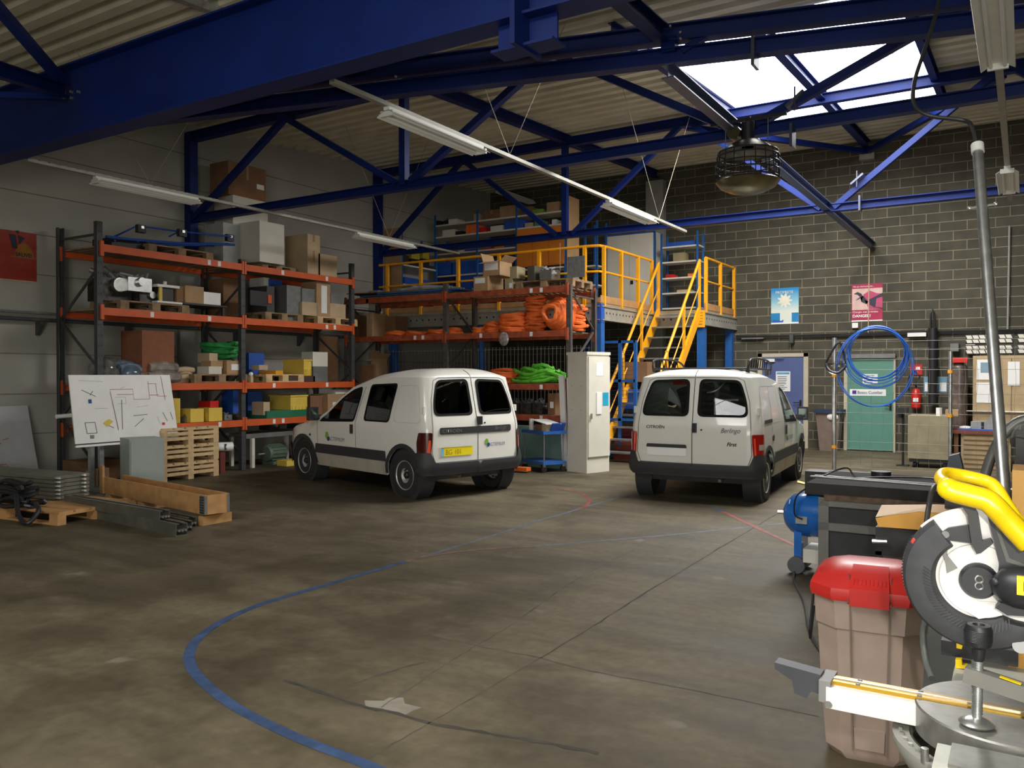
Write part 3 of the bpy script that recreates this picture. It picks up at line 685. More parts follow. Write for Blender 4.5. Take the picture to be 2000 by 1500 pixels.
def panel(mb, outer, holes, f, step=0.06):
    """fill a flat outline (with holes) and lay it on the curved surface f(u, v)"""
    loops = [densify(outer, step)] + [densify(h, step) for h in holes]
    vs = []; es = []
    for lp in loops:
        k = len(vs); vs += [V(p) for p in lp]; es += [(k + i, k + (i + 1) % len(lp)) for i in range(len(lp))]
    x0 = min(p[0] for p in loops[0]); x1 = max(p[0] for p in loops[0]); y0 = min(p[1] for p in loops[0]); y1 = max(p[1] for p in loops[0])
    x = x0 + step / 2
    while x < x1:
        y = y0 + step / 2
        while y < y1:
            if inpoly((x, y), loops[0]) and not any(inpoly((x, y), h) for h in loops[1:]): vs.append(V((x, y)))
            y += step
        x += step
    r = delaunay_2d_cdt(vs, es, [], 0, 1e-6)
    V2, F2 = r[0], r[2]
    keep = []
    for fc in F2:
        c = sum((V2[i] for i in fc), V((0, 0))) / len(fc)
        if inpoly(c, loops[0]) and not any(inpoly(c, h) for h in loops[1:]): keep.append(fc)
    mb._add([f(p[0], p[1]) for p in V2], keep)
    for v in [v for v in mb.bm.verts if not v.link_faces]: mb.bm.verts.remove(v)
    return mb
# plan outline of half the body: s = 0 at the middle of the back, running round the corner and up the side to the nose
HW = 0.855; RC = 0.15; NR = 0.55; LEN = 3.92
pl = [(0, 0)]
for i in range(1, 15): x = (HW - RC) * i / 14; pl.append((x, 0.035 * (x / (HW - RC)) ** 2))
for i in range(1, 10):
    a = PI / 2 * i / 9; pl.append((HW - RC + RC * math.sin(a), 0.035 + RC * (1 - math.cos(a))))
ys = 0.035 + RC
for i in range(1, 40): pl.append((HW, ys + (LEN - NR - ys) * i / 39))
for i in range(1, 13):
    a = PI / 2 * i / 12; pl.append((HW * (1 - (1 - math.cos(a)) * 0.42) if i < 12 else HW * 0.58, LEN - NR + NR * 0.86 * math.sin(a)))
for i in range(1, 8): pl.append((HW * 0.58 * (1 - i / 7), LEN - NR + NR * (0.86 + 0.14 * math.sin(PI / 2 * i / 7))))
cum = [0.0]
for a, b_ in zip(pl, pl[1:]): cum.append(cum[-1] + math.hypot(b_[0] - a[0], b_[1] - a[1]))
SIDE0 = cum[23]                # s where the straight side begins (local y = ys)
def plan(s):
    s = min(max(s, 0), cum[-1])
    for i in range(len(cum) - 1):
        if s <= cum[i + 1]:
            t = (s - cum[i]) / (cum[i + 1] - cum[i]); return (pl[i][0] + (pl[i + 1][0] - pl[i][0]) * t, pl[i][1] + (pl[i + 1][1] - pl[i][1]) * t)
    return pl[-1]
def S(y): return SIDE0 + (y - ys)
def wz(z):
    if z < 0.45: return 0.955 + 0.045 * max(z - 0.25, 0) / 0.2
    if z < 0.95: return 1.0
    return 1.0 - 0.115 * ((z - 0.95) / 0.67) ** 1.3
RAX = 0.52; WBS = 2.65
def vs_(s, z, off=0.0, sgn=1):
    x, y = plan(s); e = 0.01
    xa, ya = plan(s - e); xb, yb = plan(s + e); tx, ty = xb - xa, yb - ya; L_ = math.hypot(tx, ty) or 1
    nx, ny = ty / L_, -tx / L_
    if x < 1e-4: nx = 0
    k = wz(z)
    lean = (0.17 * max(0, z - 0.95) / 0.7) * max(0, 1 - max(0, y - 0.05) / 0.7) if y < 1 else 0
    if y > 3.0: lean = -0.22 * max(0, z - 0.5) * (y - 3.0)
    return V((sgn * (x * k + nx * off), y + lean + ny * off - RAX, z))
def sm(pts, n=8): return [(p.x, p.y) for p in smooth_path([(a, b_, 0) for a, b_ in pts], n)]
TOP = [(0.0, 1.60), (0.5, 1.60), (1.0, 1.595), (1.45, 1.55), (1.85, 1.45), (2.15, 1.29), (2.45, 1.10), (2.75, 0.965), (3.1, 0.90), (3.4, 0.84), (3.65, 0.76), (3.95, 0.66)]
def ztop(y):
    for a, b_ in zip(TOP, TOP[1:]):
        if y <= b_[0]:
            t = max(0, (y - a[0]) / (b_[0] - a[0])); return a[1] + (b_[1] - a[1]) * t
    return TOP[-1][1]
vanw = mat('van_white_paint', (0.80, 0.785, 0.72), 0.30, var=0.02, scale=2, coat=0.5)
vandirt = mat('dirty_sill_paint', (0.46, 0.42, 0.35), 0.5, var=0.15, scale=5)
trimm = mat('dark_grey_bumper_plastic', (0.032, 0.033, 0.036), 0.6, var=0.1)
gapm = mat('panel_gap', (0.03, 0.03, 0.03), 0.8); seal = mat('window_seal_rubber', (0.008, 0.008, 0.008), 0.8, spec=0.2)
glL = glass('dark_van_glass', (0.10, 0.13, 0.12)); glR = glass('clear_van_glass', (0.50, 0.56, 0.54)); glF = glass('windscreen_glass', (0.7, 0.75, 0.72))
redl = mat('red_lamp_lens', (0.45, 0.008, 0.006), 0.15, var=0.02, coat=1.0); redb = mat('red_reflector', (0.95, 0.10, 0.03), 0.2, var=0.02, coat=1.0)
drk = mat('smoked_lamp_lens', (0.06, 0.004, 0.004), 0.15, coat=1.0); lens = mat('clear_lamp_lens', (0.55, 0.42, 0.4), 0.2)
steelw = mat('silver_steel_wheel', (0.60, 0.58, 0.54), 0.4, 0.5, var=0.15, scale=15); rust = mat('dirty_wheel_rim', (0.16, 0.10, 0.065), 0.7, var=0.3, scale=20)
plateY = mat('yellow_number_plate', (0.95, 0.78, 0.02), 0.35, var=0.02); plateW = mat('white_number_plate', (0.93, 0.93, 0.92), 0.3, var=0.0)
logoG = mat('logo_green', (0.25, 0.45, 0.06), 0.5); logoB = mat('logo_blue', (0.02, 0.07, 0.25), 0.5); logoT = mat('logo_grey_blue', (0.16, 0.18, 0.28), 0.5)
tan = mat('van_interior_grey', (0.05, 0.05, 0.05), 0.8)
def strip(path, w): 
    """a thin closed outline following an open (u, v) path"""
    L_, R_ = [], []
    for i, p in enumerate(path):
        a, b_ = V(path[max(i - 1, 0)]), V(path[min(i + 1, len(path) - 1)]); d = (b_ - a).normalized(); n = V((-d.y, d.x)) * w / 2
        L_.append(tuple(V(p) + n)); R_.append(tuple(V(p) - n))
    return L_ + R_[::-1]
def make_van(loc, rz, label, right):
    t = thing('van', label, 'van', loc, rz)
    INV[t.name] = Matrix.Identity(4)       # everything below is modelled in the van's own frame
    RWIN = rounded([(0.075, 1.11), (0.695, 1.11), (0.69, 1.30), (0.635, 1.55), (0.09, 1.565)], 0.08)
    FWIN = rounded([(S(1.72), 0.985), (S(2.66), 0.955), (S(2.42), 1.075), (S(2.05), 1.30), (S(1.80), 1.41), (S(1.58), 1.455), (S(1.60), 1.30)], 0.06)
    W2 = rounded([(S(0.86), 1.0), (S(1.46), 1.0), (S(1.36), 1.49), (S(0.74), 1.51)], 0.06)
    outer = [(0, 0.42)]
    outer += [(SIDE0 * k / 6, 0.42) for k in range(1, 7)] + [(S(RAX - 0.40), 0.36)]
    for c in (RAX, RAX + WBS):
        outer += [(S(c) - 0.365 * math.cos(a * PI / 14), 0.30 + 0.37 * math.sin(a * PI / 14)) for a in range(15)]
        if c == RAX: outer += [(S(c + 0.40), 0.27), (S(c + WBS - 0.40), 0.27)]
    outer += [(S(3.62), 0.30), (cum[-1] - 0.5, 0.30), (cum[-1], 0.30), (cum[-1], 0.66)]
    ups = []
    s = cum[-1] - 0.05
    while s > 0:
        ups.append((s, ztop(plan(s)[1]))); s -= 0.06
    outer += ups + [(0, 1.60)]
    holes = [RWIN, FWIN] + ([] if right else [W2])
    sh = MB()
    for sg in (1, -1): panel(sh, outer, holes, lambda u, v: vs_(u, v, 0, sg), 0.07)
    # lid: roof and bonnet strips across the van
    def lidpt(y, tt):
        s_ = None
        if y <= 0.0: s_ = 0
        xe = HW
        for i in range(len(pl) - 1):
            if pl[i][1] <= y <= pl[i + 1][1] + 1e-9 and pl[i + 1][1] > pl[i][1]:
                q = (y - pl[i][1]) / (pl[i + 1][1] - pl[i][1]); xe = pl[i][0] + (pl[i + 1][0] - pl[i][0]) * q; break
        ze = ztop(y); k = wz(ze)
        lean = (0.17 * max(0, ze - 0.95) / 0.7) * max(0, 1 - max(0, y - 0.05) / 0.7) if y < 1 else 0
        if y > 3.0: lean = -0.22 * max(0, ze - 0.5) * (y - 3.0)
        cr = 0.125 if y < 1.9 else max(0.06, 0.125 - (y - 1.9) * 0.05)
        cr *= min(1, (max(y, 0) / 0.30)) ** 0.5 if y < 0.30 else 1
        if y > 3.3: cr *= max(0.0, (LEN - y) / 0.62)
        fb = 0
        if 1.9 < y < 3.0: fb = 0.10 * math.sin((y - 1.9) / 1.1 * PI) + 0.04
        a = abs(tt)
        return V((xe * k * tt, y + lean + fb * (1 - a ** 3) - RAX, ze + cr * (1 - a ** 3.2)))
    def lid(ylist, n=22):
        mb = MB(); T = [math.sin(PI / 2 * (2 * i / n - 1)) for i in range(n + 1)]
        vs = [lidpt(y, tt) for y in ylist for tt in T]
        fs = [(r * (n + 1) + i, r * (n + 1) + i + 1, (r + 1) * (n + 1) + i + 1, (r + 1) * (n + 1) + i) for r in range(len(ylist) - 1) for i in range(n)]
        mb._add(vs, fs); return mb
    yr = [0.0, 0.0015, 0.006, 0.014, 0.035, 0.05, 0.08, 0.12, 0.18, 0.25, 0.35] + [0.5 + 0.12 * i for i in range(13)]
    b = lid(yr); body_extra = lid([2.80 + 0.08 * i for i in range(14)] + [LEN - 0.005])
    for src in (b, body_extra):
        me = bpy.data.meshes.new('tmp'); src.bm.to_mesh(me); sh.bm.from_mesh(me); bpy.data.meshes.remove(me); src.bm.free()
    bmesh.ops.remove_doubles(sh.bm, verts=sh.bm.verts, dist=0.004)
    shell = sh.build('body_shell', vanw, t)
    shell.data.set_sharp_from_angle(angle=math.radians(50))
    lid([1.94 + 0.86 * i / 8 for i in range(9)]).build('windscreen', glF, t)
    fl = MB(); fl.bb(-0.78, 0.78, -0.42, 3.1, 0.34, 0.42); fl.bb(-0.6, 0.6, -0.3, 3.0, 0.24, 0.35); fl.bb(-0.75, 0.75, 2.15, 2.35, 0.42, 0.93); fl.build('floor_pan', tan, t, smooth=False)
    # inner wheel housings
    for c in (0, WBS):
        for sg in (1, -1): MB().lathe([(0.365, 0.0), (0.365, 0.22), (0.1, 0.23)], (sg * 0.60, c, 0.30), (sg, 0, 0), 24, cap=False).build('wheel_housing', trimm, t)
    for sg in (1, -1):
        st_ = MB(); st_.box((sg * 0.36, 1.35, 0.72), (0.5, 0.5, 0.16)); st_.box((sg * 0.36, 1.12, 1.0), (0.48, 0.14, 0.5), Matrix.Rotation(0.15, 3, 'X')); st_.box((sg * 0.36, 1.08, 1.32), (0.24, 0.1, 0.16)); st_.bevel(0.03)
        st_.build('seat', mat('seat_fabric', (0.06, 0.065, 0.08), 0.9), t)
    sw = MB(); ring = [(-0.36 + 0.19 * math.cos(a * PI / 12), 1.78 + 0.08 * math.sin(a * PI / 12), 1.05 + 0.17 * math.sin(a * PI / 12)) for a in range(24)]
    sw.tube(ring, 0.014, 6, closed=True); sw.bar((-0.55, 1.78, 1.05), (-0.17, 1.78, 1.05), 0.03, 0.03); sw.cyl((-0.36, 1.78, 1.05), (-0.36, 2.1, 0.9), 0.03, 8)
    sw.build('steering_wheel', black, t)
    for sg in (1, -1):
        f = lambda u, v, o=0.004, g=sg: vs_(u, v, o, g)
        def ring_panel(name, poly, grow, m, off):
            cx = sum(p[0] for p in poly) / len(poly); cy = sum(p[1] for p in poly) / len(poly)
            out = [(cx + (p[0] - cx) * (1 + grow[0]), cy + (p[1] - cy) * (1 + grow[1])) for p in poly]
            inn = [(cx + (p[0] - cx) * (1 - grow[0]), cy + (p[1] - cy) * (1 - grow[1])) for p in poly]
            mb = MB(); panel(mb, out, [inn], lambda u, v: vs_(u, v, off, sg), 0.05); return mb.build(name, m, t)
        g_ = MB(); panel(g_, RWIN, [], lambda u, v: vs_(u, v, 0.001, sg), 0.08); g_.build('rear_window', glR if right else glL, t)
        ring_panel('window_seal', RWIN, (0.06, 0.07), seal, 0.006)
        g_ = MB(); panel(g_, FWIN, [], lambda u, v: vs_(u, v, 0.001, sg), 0.08); g_.build('door_window', glR if right else glL, t)
        ring_panel('window_seal', FWIN, (0.035, 0.09), seal, 0.006)
        if not right:
            g_ = MB(); panel(g_, W2, [], lambda u, v: vs_(u, v, 0.001, sg), 0.08); g_.build('side_window', glL, t)
            ring_panel('window_seal', W2, (0.04, 0.05), seal, 0.006)
        def line(path, w=0.008, m=gapm, off=0.003, name='panel_gap'):
            mb = MB(); panel(mb, strip(path, w), [], lambda u, v: vs_(u, v, off, sg), 0.05); return mb.build(name, m, t, smooth=False)
        line([(S(1.66), 0.33), (S(1.68), 0.95), (S(1.56), 1.30), (S(1.50), 1.47)])
        line([(S(2.72), 0.55), (S(2.74), 0.80), (S(2.73), 0.95)])
        # recessed blank panel outline behind the door, its crease shade painted in grey
        q = rounded([(S(0.13), 1.00), (S(0.76 if not right else 1.42), 1.00), (S(0.68 if not right else 1.30), 1.49), (S(0.16), 1.50)], 0.08)
        mb = MB(); cx = sum(p[0] for p in q) / len(q); cy = sum(p[1] for p in q) / len(q)
        panel(mb, q, [[(cx + (p[0] - cx) * 0.97, cy + (p[1] - cy) * 0.97) for p in q]], lambda u, v: vs_(u, v, 0.004, sg), 0.05)
        mb.build('pressed_panel', mat('pressed_edge_shade', (0.60, 0.585, 0.53), .4), t)
        if right:
            line([(S(0.78), 0.62), (S(0.80), 1.48)]); 
            mb = MB(); panel(mb, [(S(0.25), 1.01), (S(0.78), 1.01), (S(0.78), 1.055), (S(0.25), 1.055)], [], lambda u, v: vs_(u, v, 0.01, sg), 0.05); mb.build('door_runner', black, t)
            mb = MB(); mb.cyl(vs_(S(0.86), 0.80, 0.0, sg), vs_(S(0.86), 0.80, 0.008, sg), 0.045, 16); mb.build('fuel_cap', black, t)
        # side rub strip and dirty sill
        mb = MB(); panel(mb, [(S(RAX + 0.38), 0.46), (S(RAX + WBS - 0.38), 0.46), (S(RAX + WBS - 0.40), 0.60), (S(RAX + 0.40), 0.60)], [], lambda u, v: vs_(u, v, 0.014, sg), 0.06); mb.build('rub_strip', trimm, t)
        mb = MB(); panel(mb, [(S(RAX + 0.40), 0.275), (S(RAX + WBS - 0.40), 0.275), (S(RAX + WBS - 0.39), 0.455), (S(RAX + 0.39), 0.455)], [], lambda u, v: vs_(u, v, 0.004, sg), 0.06); mb.build('sill', vandirt, t)
        for c in (RAX, RAX + WBS):
            a0 = [(S(c) - 0.36 * math.cos(a * PI / 16), 0.30 + 0.365 * math.sin(a * PI / 16)) for a in range(17)]
            a1 = [(S(c) - 0.43 * math.cos(a * PI / 16), 0.30 + 0.425 * math.sin(a * PI / 16)) for a in range(17)]
            mb = MB(); panel(mb, a0 + a1[::-1], [], lambda u, v: vs_(u, v, 0.012, sg), 0.06); mb.build('arch_trim', trimm, t)
        # handles, mirrors, lamps
        h = MB(); h.box(vs_(S(1.77), 0.86, 0.012, sg), (0.02, 0.055, 0.13)); h.bevel(0.008); h.build('door_handle', black, t)
        mm = MB(); c = vs_(S(2.72), 1.05, 0.10, sg); mm.box(c, (0.15, 0.09, 0.20)); mm.box(vs_(S(2.70), 1.0, 0.03, sg), (0.12, 0.07, 0.07)); mm.bevel(0.03); mm.build('door_mirror', black, t)
        MB().box(c + V((0, -0.047, 0)), (0.11, 0.004, 0.15)).build('mirror_glass', mat('mirror_dark', (0.05, 0.07, 0.06), .08, 0.6), t)
        lo, hi = 0.60, 0.885
        L1 = [(0.765, lo), (SIDE0 + 0.02, lo), (SIDE0 + 0.03, 0.75), (SIDE0 - 0.01, hi), (0.745, hi), (0.75, 0.75)]
        mb = MB(); panel(mb, rounded(L1, 0.02), [], lambda u, v: vs_(u, v, 0.012, sg), 0.04); lp = mb.build('tail_lamp', redl if right else drk, t)
        if right:
            mb = MB(); panel(mb, rounded([(0.775, 0.61), (0.80, 0.61), (0.785, 0.84), (0.765, 0.84)], 0.01), [], lambda u, v: vs_(u, v, 0.018, sg), 0.04); mb.build('reflector', redb, lp)
            mb = MB(); panel(mb, [(0.83, 0.69), (SIDE0, 0.69), (SIDE0, 0.76), (0.83, 0.76)], [], lambda u, v: vs_(u, v, 0.018, sg), 0.04); mb.build('lens', lens, lp)
        else:
            mb = MB(); panel(mb, rounded([(0.77, 0.61), (0.815, 0.61), (0.79, 0.79), (0.765, 0.79)], 0.01), [], lambda u, v: vs_(u, v, 0.018, sg), 0.04); mb.build('reflector', redb, lp)
        hg = MB(); hg.box(vs_(SIDE0 - 0.10, 1.17, 0.01, sg), (0.03, 0.04, 0.09)); hg.bevel(0.008); hg.build('hinge', vanw, t)
        # wheels
        for c in (0, WBS):
            wt = MB(); wt.lathe([(0.19, -0.075), (0.27, -0.085), (0.295, -0.075), (0.303, -0.045), (0.303, 0.045), (0.295, 0.075), (0.27, 0.085), (0.19, 0.075)], (sg * 0.755, c, 0.303), (sg, 0, 0), 40, cap=False)
            tr = wt.build('tyre', rubber, t)
            wd = MB(); wd.lathe([(0.0, 0.045), (0.035, 0.045), (0.045, 0.03), (0.09, 0.02), (0.12, 0.045), (0.145, 0.04), (0.16, -0.005), (0.17, -0.01), (0.182, 0.07), (0.195, 0.082), (0.20, 0.07)], (sg * 0.755, c, 0.303), (sg, 0, 0), 36, cap=False)
            wd.build('wheel_disc', steelw, tr)
            hb = MB(); hb.lathe([(0.0, 0.075), (0.03, 0.075), (0.045, 0.06), (0.05, 0.02)], (sg * 0.755, c, 0.303), (sg, 0, 0), 18, cap=False); hb.build('hub_cap', black, tr)
            sl = MB()
            for k in range(14):
                a = 2 * PI * k / 14; q = V((sg * (0.755 + 0.016), c + 0.157 * math.cos(a), 0.303 + 0.157 * math.sin(a))); sl.box(q, (0.03, 0.028, 0.028), Matrix.Rotation(a, 3, 'X'))
            sl.build('wheel_slot', black, tr, smooth=False)
    # rear bumper, wrapped round both corners
    bp = MB()
    for sg in (1, -1):
        o = [(0, 0.33), (SIDE0 + 0.06, 0.33), (S(RAX - 0.36), 0.36), (S(RAX - 0.37), 0.50), (S(RAX - 0.30), 0.59), (SIDE0 + 0.05, 0.62), (0.80, 0.63), (0.765, 0.62), (0.72, 0.50), (0.66, 0.485), (0, 0.485)]
        panel(bp, o, [], lambda u, v: vs_(u, v, 0.055 - 0.03 * max(0, (v - 0.48) / 0.14) if v > 0.36 else 0.03, sg), 0.05)
        panel(bp, [(0, 0.0), (0.70, 0.0), (0.70, 1.0), (0, 1.0)], [], lambda u, v: vs_(u, 0.485 + v * 0.012, 0.055 - v * 0.06, sg), 0.34)
    bmesh.ops.remove_doubles(bp.bm, verts=bp.bm.verts, dist=0.003)
    bp.build('rear_bumper', trimm, t)
    fb = MB()
    for sg in (1, -1): panel(fb, [(S(RAX + WBS + 0.38), 0.25), (cum[-1], 0.25), (cum[-1], 0.55), (S(RAX + WBS + 0.40), 0.56)], [], lambda u, v: vs_(u, v, 0.03, sg), 0.07)
    fb.build('front_bumper', trimm, t)
    for sg in (1, -1):
        mb = MB(); panel(mb, rounded([(S(3.50), 0.60), (S(3.78), 0.60), (S(3.80), 0.72), (S(3.50), 0.76)], 0.03), [], lambda u, v: vs_(u, v, 0.008, sg), 0.05); mb.build('head_lamp', lens, t)
    # rear doors: gap, number plate, handle, badges
    f0 = lambda u, v, o=0.004: vs_(abs(u), v, o, 1 if u >= 0 else -1)
    mb = MB(); panel(mb, [(-0.005, 0.49), (0.005, 0.49), (0.005, 1.60), (-0.005, 1.60)], [], lambda u, v: f0(u, v, 0.004), 0.02); mb.build('panel_gap', gapm, t, smooth=False)
    gl = MB(); pts = [lidpt(y, 0.0) + V((0, 0, 0.003)) for y in (0.0, 0.006, 0.035, 0.08, 0.12, 0.18)]; gl.tube(pts, 0.004, 6); gl.build('panel_gap', gapm, t)
    for sg in (1, -1):
        mb = MB(); panel(mb, strip([(0.70, 0.49), (0.745, 0.62), (0.735, 0.9), (0.735, 1.30), (0.69, 1.56), (0.60, 1.595), (0.01, 1.598)], 0.007), [], lambda u, v: f0(sg * u, v, 0.003), 0.05); mb.build('panel_gap', gapm, t, smooth=False)
    if right:
        mb = MB(); panel(mb, rounded([(-0.60, 0.585), (-0.07, 0.585), (-0.07, 0.695), (-0.60, 0.695)], 0.015), [], lambda u, v: f0(u, v, 0.02), 0.1); mb.build('number_plate', plateW, t)
        mb = MB(); panel(mb, rounded([(-0.61, 0.69), (-0.06, 0.69), (-0.07, 0.735), (-0.60, 0.735)], 0.015), [], lambda u, v: f0(u, v, 0.03), 0.1); mb.build('plate_lamp_bar', trimm, t)
        text('CITROËN', 0.052, None, None, None, black, t, 'badge', mapf=lambda u, v: f0(-0.62 + u * 1.15, 0.935 + v, 0.006), bold=0.001)
        text('Berlingo', 0.085, None, None, None, black, t, 'badge', mapf=lambda u, v: f0(0.36 + u * 0.85, 0.90 + v, 0.006), shear=0.4)
        text('First', 0.065, None, None, None, black, t, 'badge', mapf=lambda u, v: f0(0.44 + u, 0.735 + v, 0.006), shear=0.25, bold=0.002)
        h = MB(); h.box(f0(0.035, 0.955, 0.02), (0.055, 0.04, 0.12)); h.bevel(0.012); h.build('rear_handle', black, t)
        for z in (0.91, 0.955): MB().cyl(f0(-0.03, z, 0), f0(-0.03, z, 0.012), 0.016, 10).build('lock_button', white, t)
        MB().cyl(f0(0.12, 0.93, 0), f0(0.12, 0.93, 0.008), 0.012, 10).build('lock', black, t)
        # brake light in the left window
        MB().box(f0(-0.22, 1.53, -0.03), (0.2, 0.02, 0.05)).build('brake_light', redl, t)
        # roof rack: two long raised side rails with end baskets and cross bars
        rr = thing('roof_rack', 'black tubular roof rack mounted on top of the right-hand van', 'roof rack', (0, 0, 0)); 
        INV[rr.name] = t.matrix_basis.inverted()
        M = Matrix.Translation(V(loc)) @ Matrix.Rotation(rz, 4, 'Z')
        INV[rr.name] = Matrix.Identity(4); rr.location = loc; rr.rotation_euler = (0, 0, rz)
        for sg in (1, -1):
            m1 = MB(); pts = smooth_path([(sg * 0.62, -0.18, 1.67), (sg * 0.64, -0.16, 1.77), (sg * 0.645, 0.0, 1.84), (sg * 0.645, 0.9, 1.84), (sg * 0.64, 1.28, 1.77), (sg * 0.61, 1.38, 1.64)], 5); m1.tube(pts, 0.014, 8)
            m1.tube([(sg * 0.63, -0.17, 1.72), (sg * 0.63, 1.33, 1.70)], 0.012, 8); m1.build('side_rail', black, rr)
            for k in range(8):
                y = 0.0 + k * 0.14; MB().cyl((sg * 0.632, y, 1.715), (sg * 0.645, y, 1.838 if y < 0.95 else 1.82), 0.008, 6).build('rail_post', black, rr)
        for k, y in enumerate((-0.16, 0.1, 0.36, 0.62, 0.88, 1.14, 1.34)): MB().cyl((-0.63, y, 1.715), (0.63, y, 1.715), 0.013, 8).build('cross_bar', black, rr)
        MB().box((0, 0.25, 1.724), (1.1, 0.7, 0.012)).build('tray', black, rr)
        for sg in (1, -1):
            for y in (-0.05, 1.2): MB().bb(sg * 0.60 - 0.02, sg * 0.60 + 0.02, y - 0.03, y + 0.03, 1.62, 1.72).build('foot', black, rr)
    else:
        mb = MB(); panel(mb, rounded([(-0.62, 0.57), (-0.10, 0.57), (-0.10, 0.685), (-0.62, 0.685)], 0.012), [], lambda u, v: f0(u, v, 0.012), 0.1); pt = mb.build('number_plate', plateY, t)
        mb = MB(); panel(mb, [(-0.615, 0.575), (-0.575, 0.575), (-0.575, 0.68), (-0.615, 0.68)], [], lambda u, v: f0(u, v, 0.014), 0.1); mb.build('country_band', mat('plate_pale_blue', (0.2, 0.5, 0.8), 0.4), pt)
        text('BG 101 DV'[:2] + ' ' + '101', 0.09, None, None, None, mat('plate_faded_ink', (0.45, 0.28, 0.02), 0.5), pt, 'plate_number', mapf=lambda u, v: f0(-0.55 + u * 0.95, 0.592 + v, 0.015))
        mb = MB(); panel(mb, rounded([(-0.63, 0.69), (-0.09, 0.69), (-0.10, 0.735), (-0.62, 0.735)], 0.02), [], lambda u, v: f0(u, v, 0.022), 0.1); mb.build('plate_lamp_bar', vanw, t)
        mb = MB(); panel(mb, rounded([(-0.64, 0.855), (0.62, 0.855), (0.62, 0.945), (-0.64, 0.945)], 0.03), [], lambda u, v: f0(u, v, 0.012), 0.06); bs = mb.build('badge_band', trimm, t)
        text('CITROËN', 0.062, None, None, None, greysteel, bs, 'badge', mapf=lambda u, v: f0(-0.60 + u * 1.2, 0.878 + v, 0.015), bold=0.001)
        text('Berlingo', 0.075, None, None, None, greysteel, bs, 'badge', mapf=lambda u, v: f0(0.29 + u * 0.9, 0.885 + v, 0.015), shear=0.4)
        h = MB(); h.box(f0(0.03, 1.02, 0.02), (0.07, 0.04, 0.11)); h.bevel(0.012); h.build('rear_handle', black, t)
        MB().cyl(f0(0.13, 0.985, 0), f0(0.13, 0.985, 0.008), 0.012, 10).build('lock', black, t)
    def logo(fm, name='company_mark'):
        mb = MB(); c8 = [(0.045 * math.cos(a * PI / 8), 0.055 * math.sin(a * PI / 8)) for a in range(16)]
        panel(mb, c8, [], lambda u, v: fm(u + 0.045, v + 0.075, 0.006), 0.05); g1 = mb.build(name, logoG, t)
        mb = MB(); c9 = [(0.035 * math.cos(a * PI / 6), 0.035 * math.sin(a * PI / 6)) for a in range(12)]
        panel(mb, c9, [], lambda u, v: fm(u + 0.085, v + 0.025, 0.007), 0.05); mb.build('mark_dot', logoB, g1)
        text('ACTEMIUM', 0.085, None, None, None, logoT, g1, 'lettering', mapf=lambda u, v: fm(0.09 + u * 1.0, v + 0.0, 0.006))
    if right:
        logo(lambda u, v, o: vs_(S(1.80) + u * 1.1, 0.70 + v, o, 1))
    else:
        logo(lambda u, v, o: vs_(S(2.50) - u * 1.05, 0.66 + v, o, -1))
        logo(lambda u, v, o: f0(0.12 + u * 0.75, 0.665 + v * 0.8, o))
        MB().cyl(vs_(S(2.95), 0.72, 0, -1), vs_(S(2.95), 0.72, 0.012, -1), 0.018, 10).build('side_repeater', black, t)
    MB().cyl((0.35 if right else -0.3, -0.50, 0.29), (0.35 if right else -0.3, -0.2, 0.30), 0.022, 10).build('exhaust_pipe', rust, t)
    return t
make_van((-6.755, 9.31, 0), 1.31, 'white van parked facing the pallet rack, with dark side windows and a yellow number plate', False)
make_van((-3.66, 10.71, 0), 0.068, 'white van with a black roof rack and a white number plate, parked facing the doors', True)
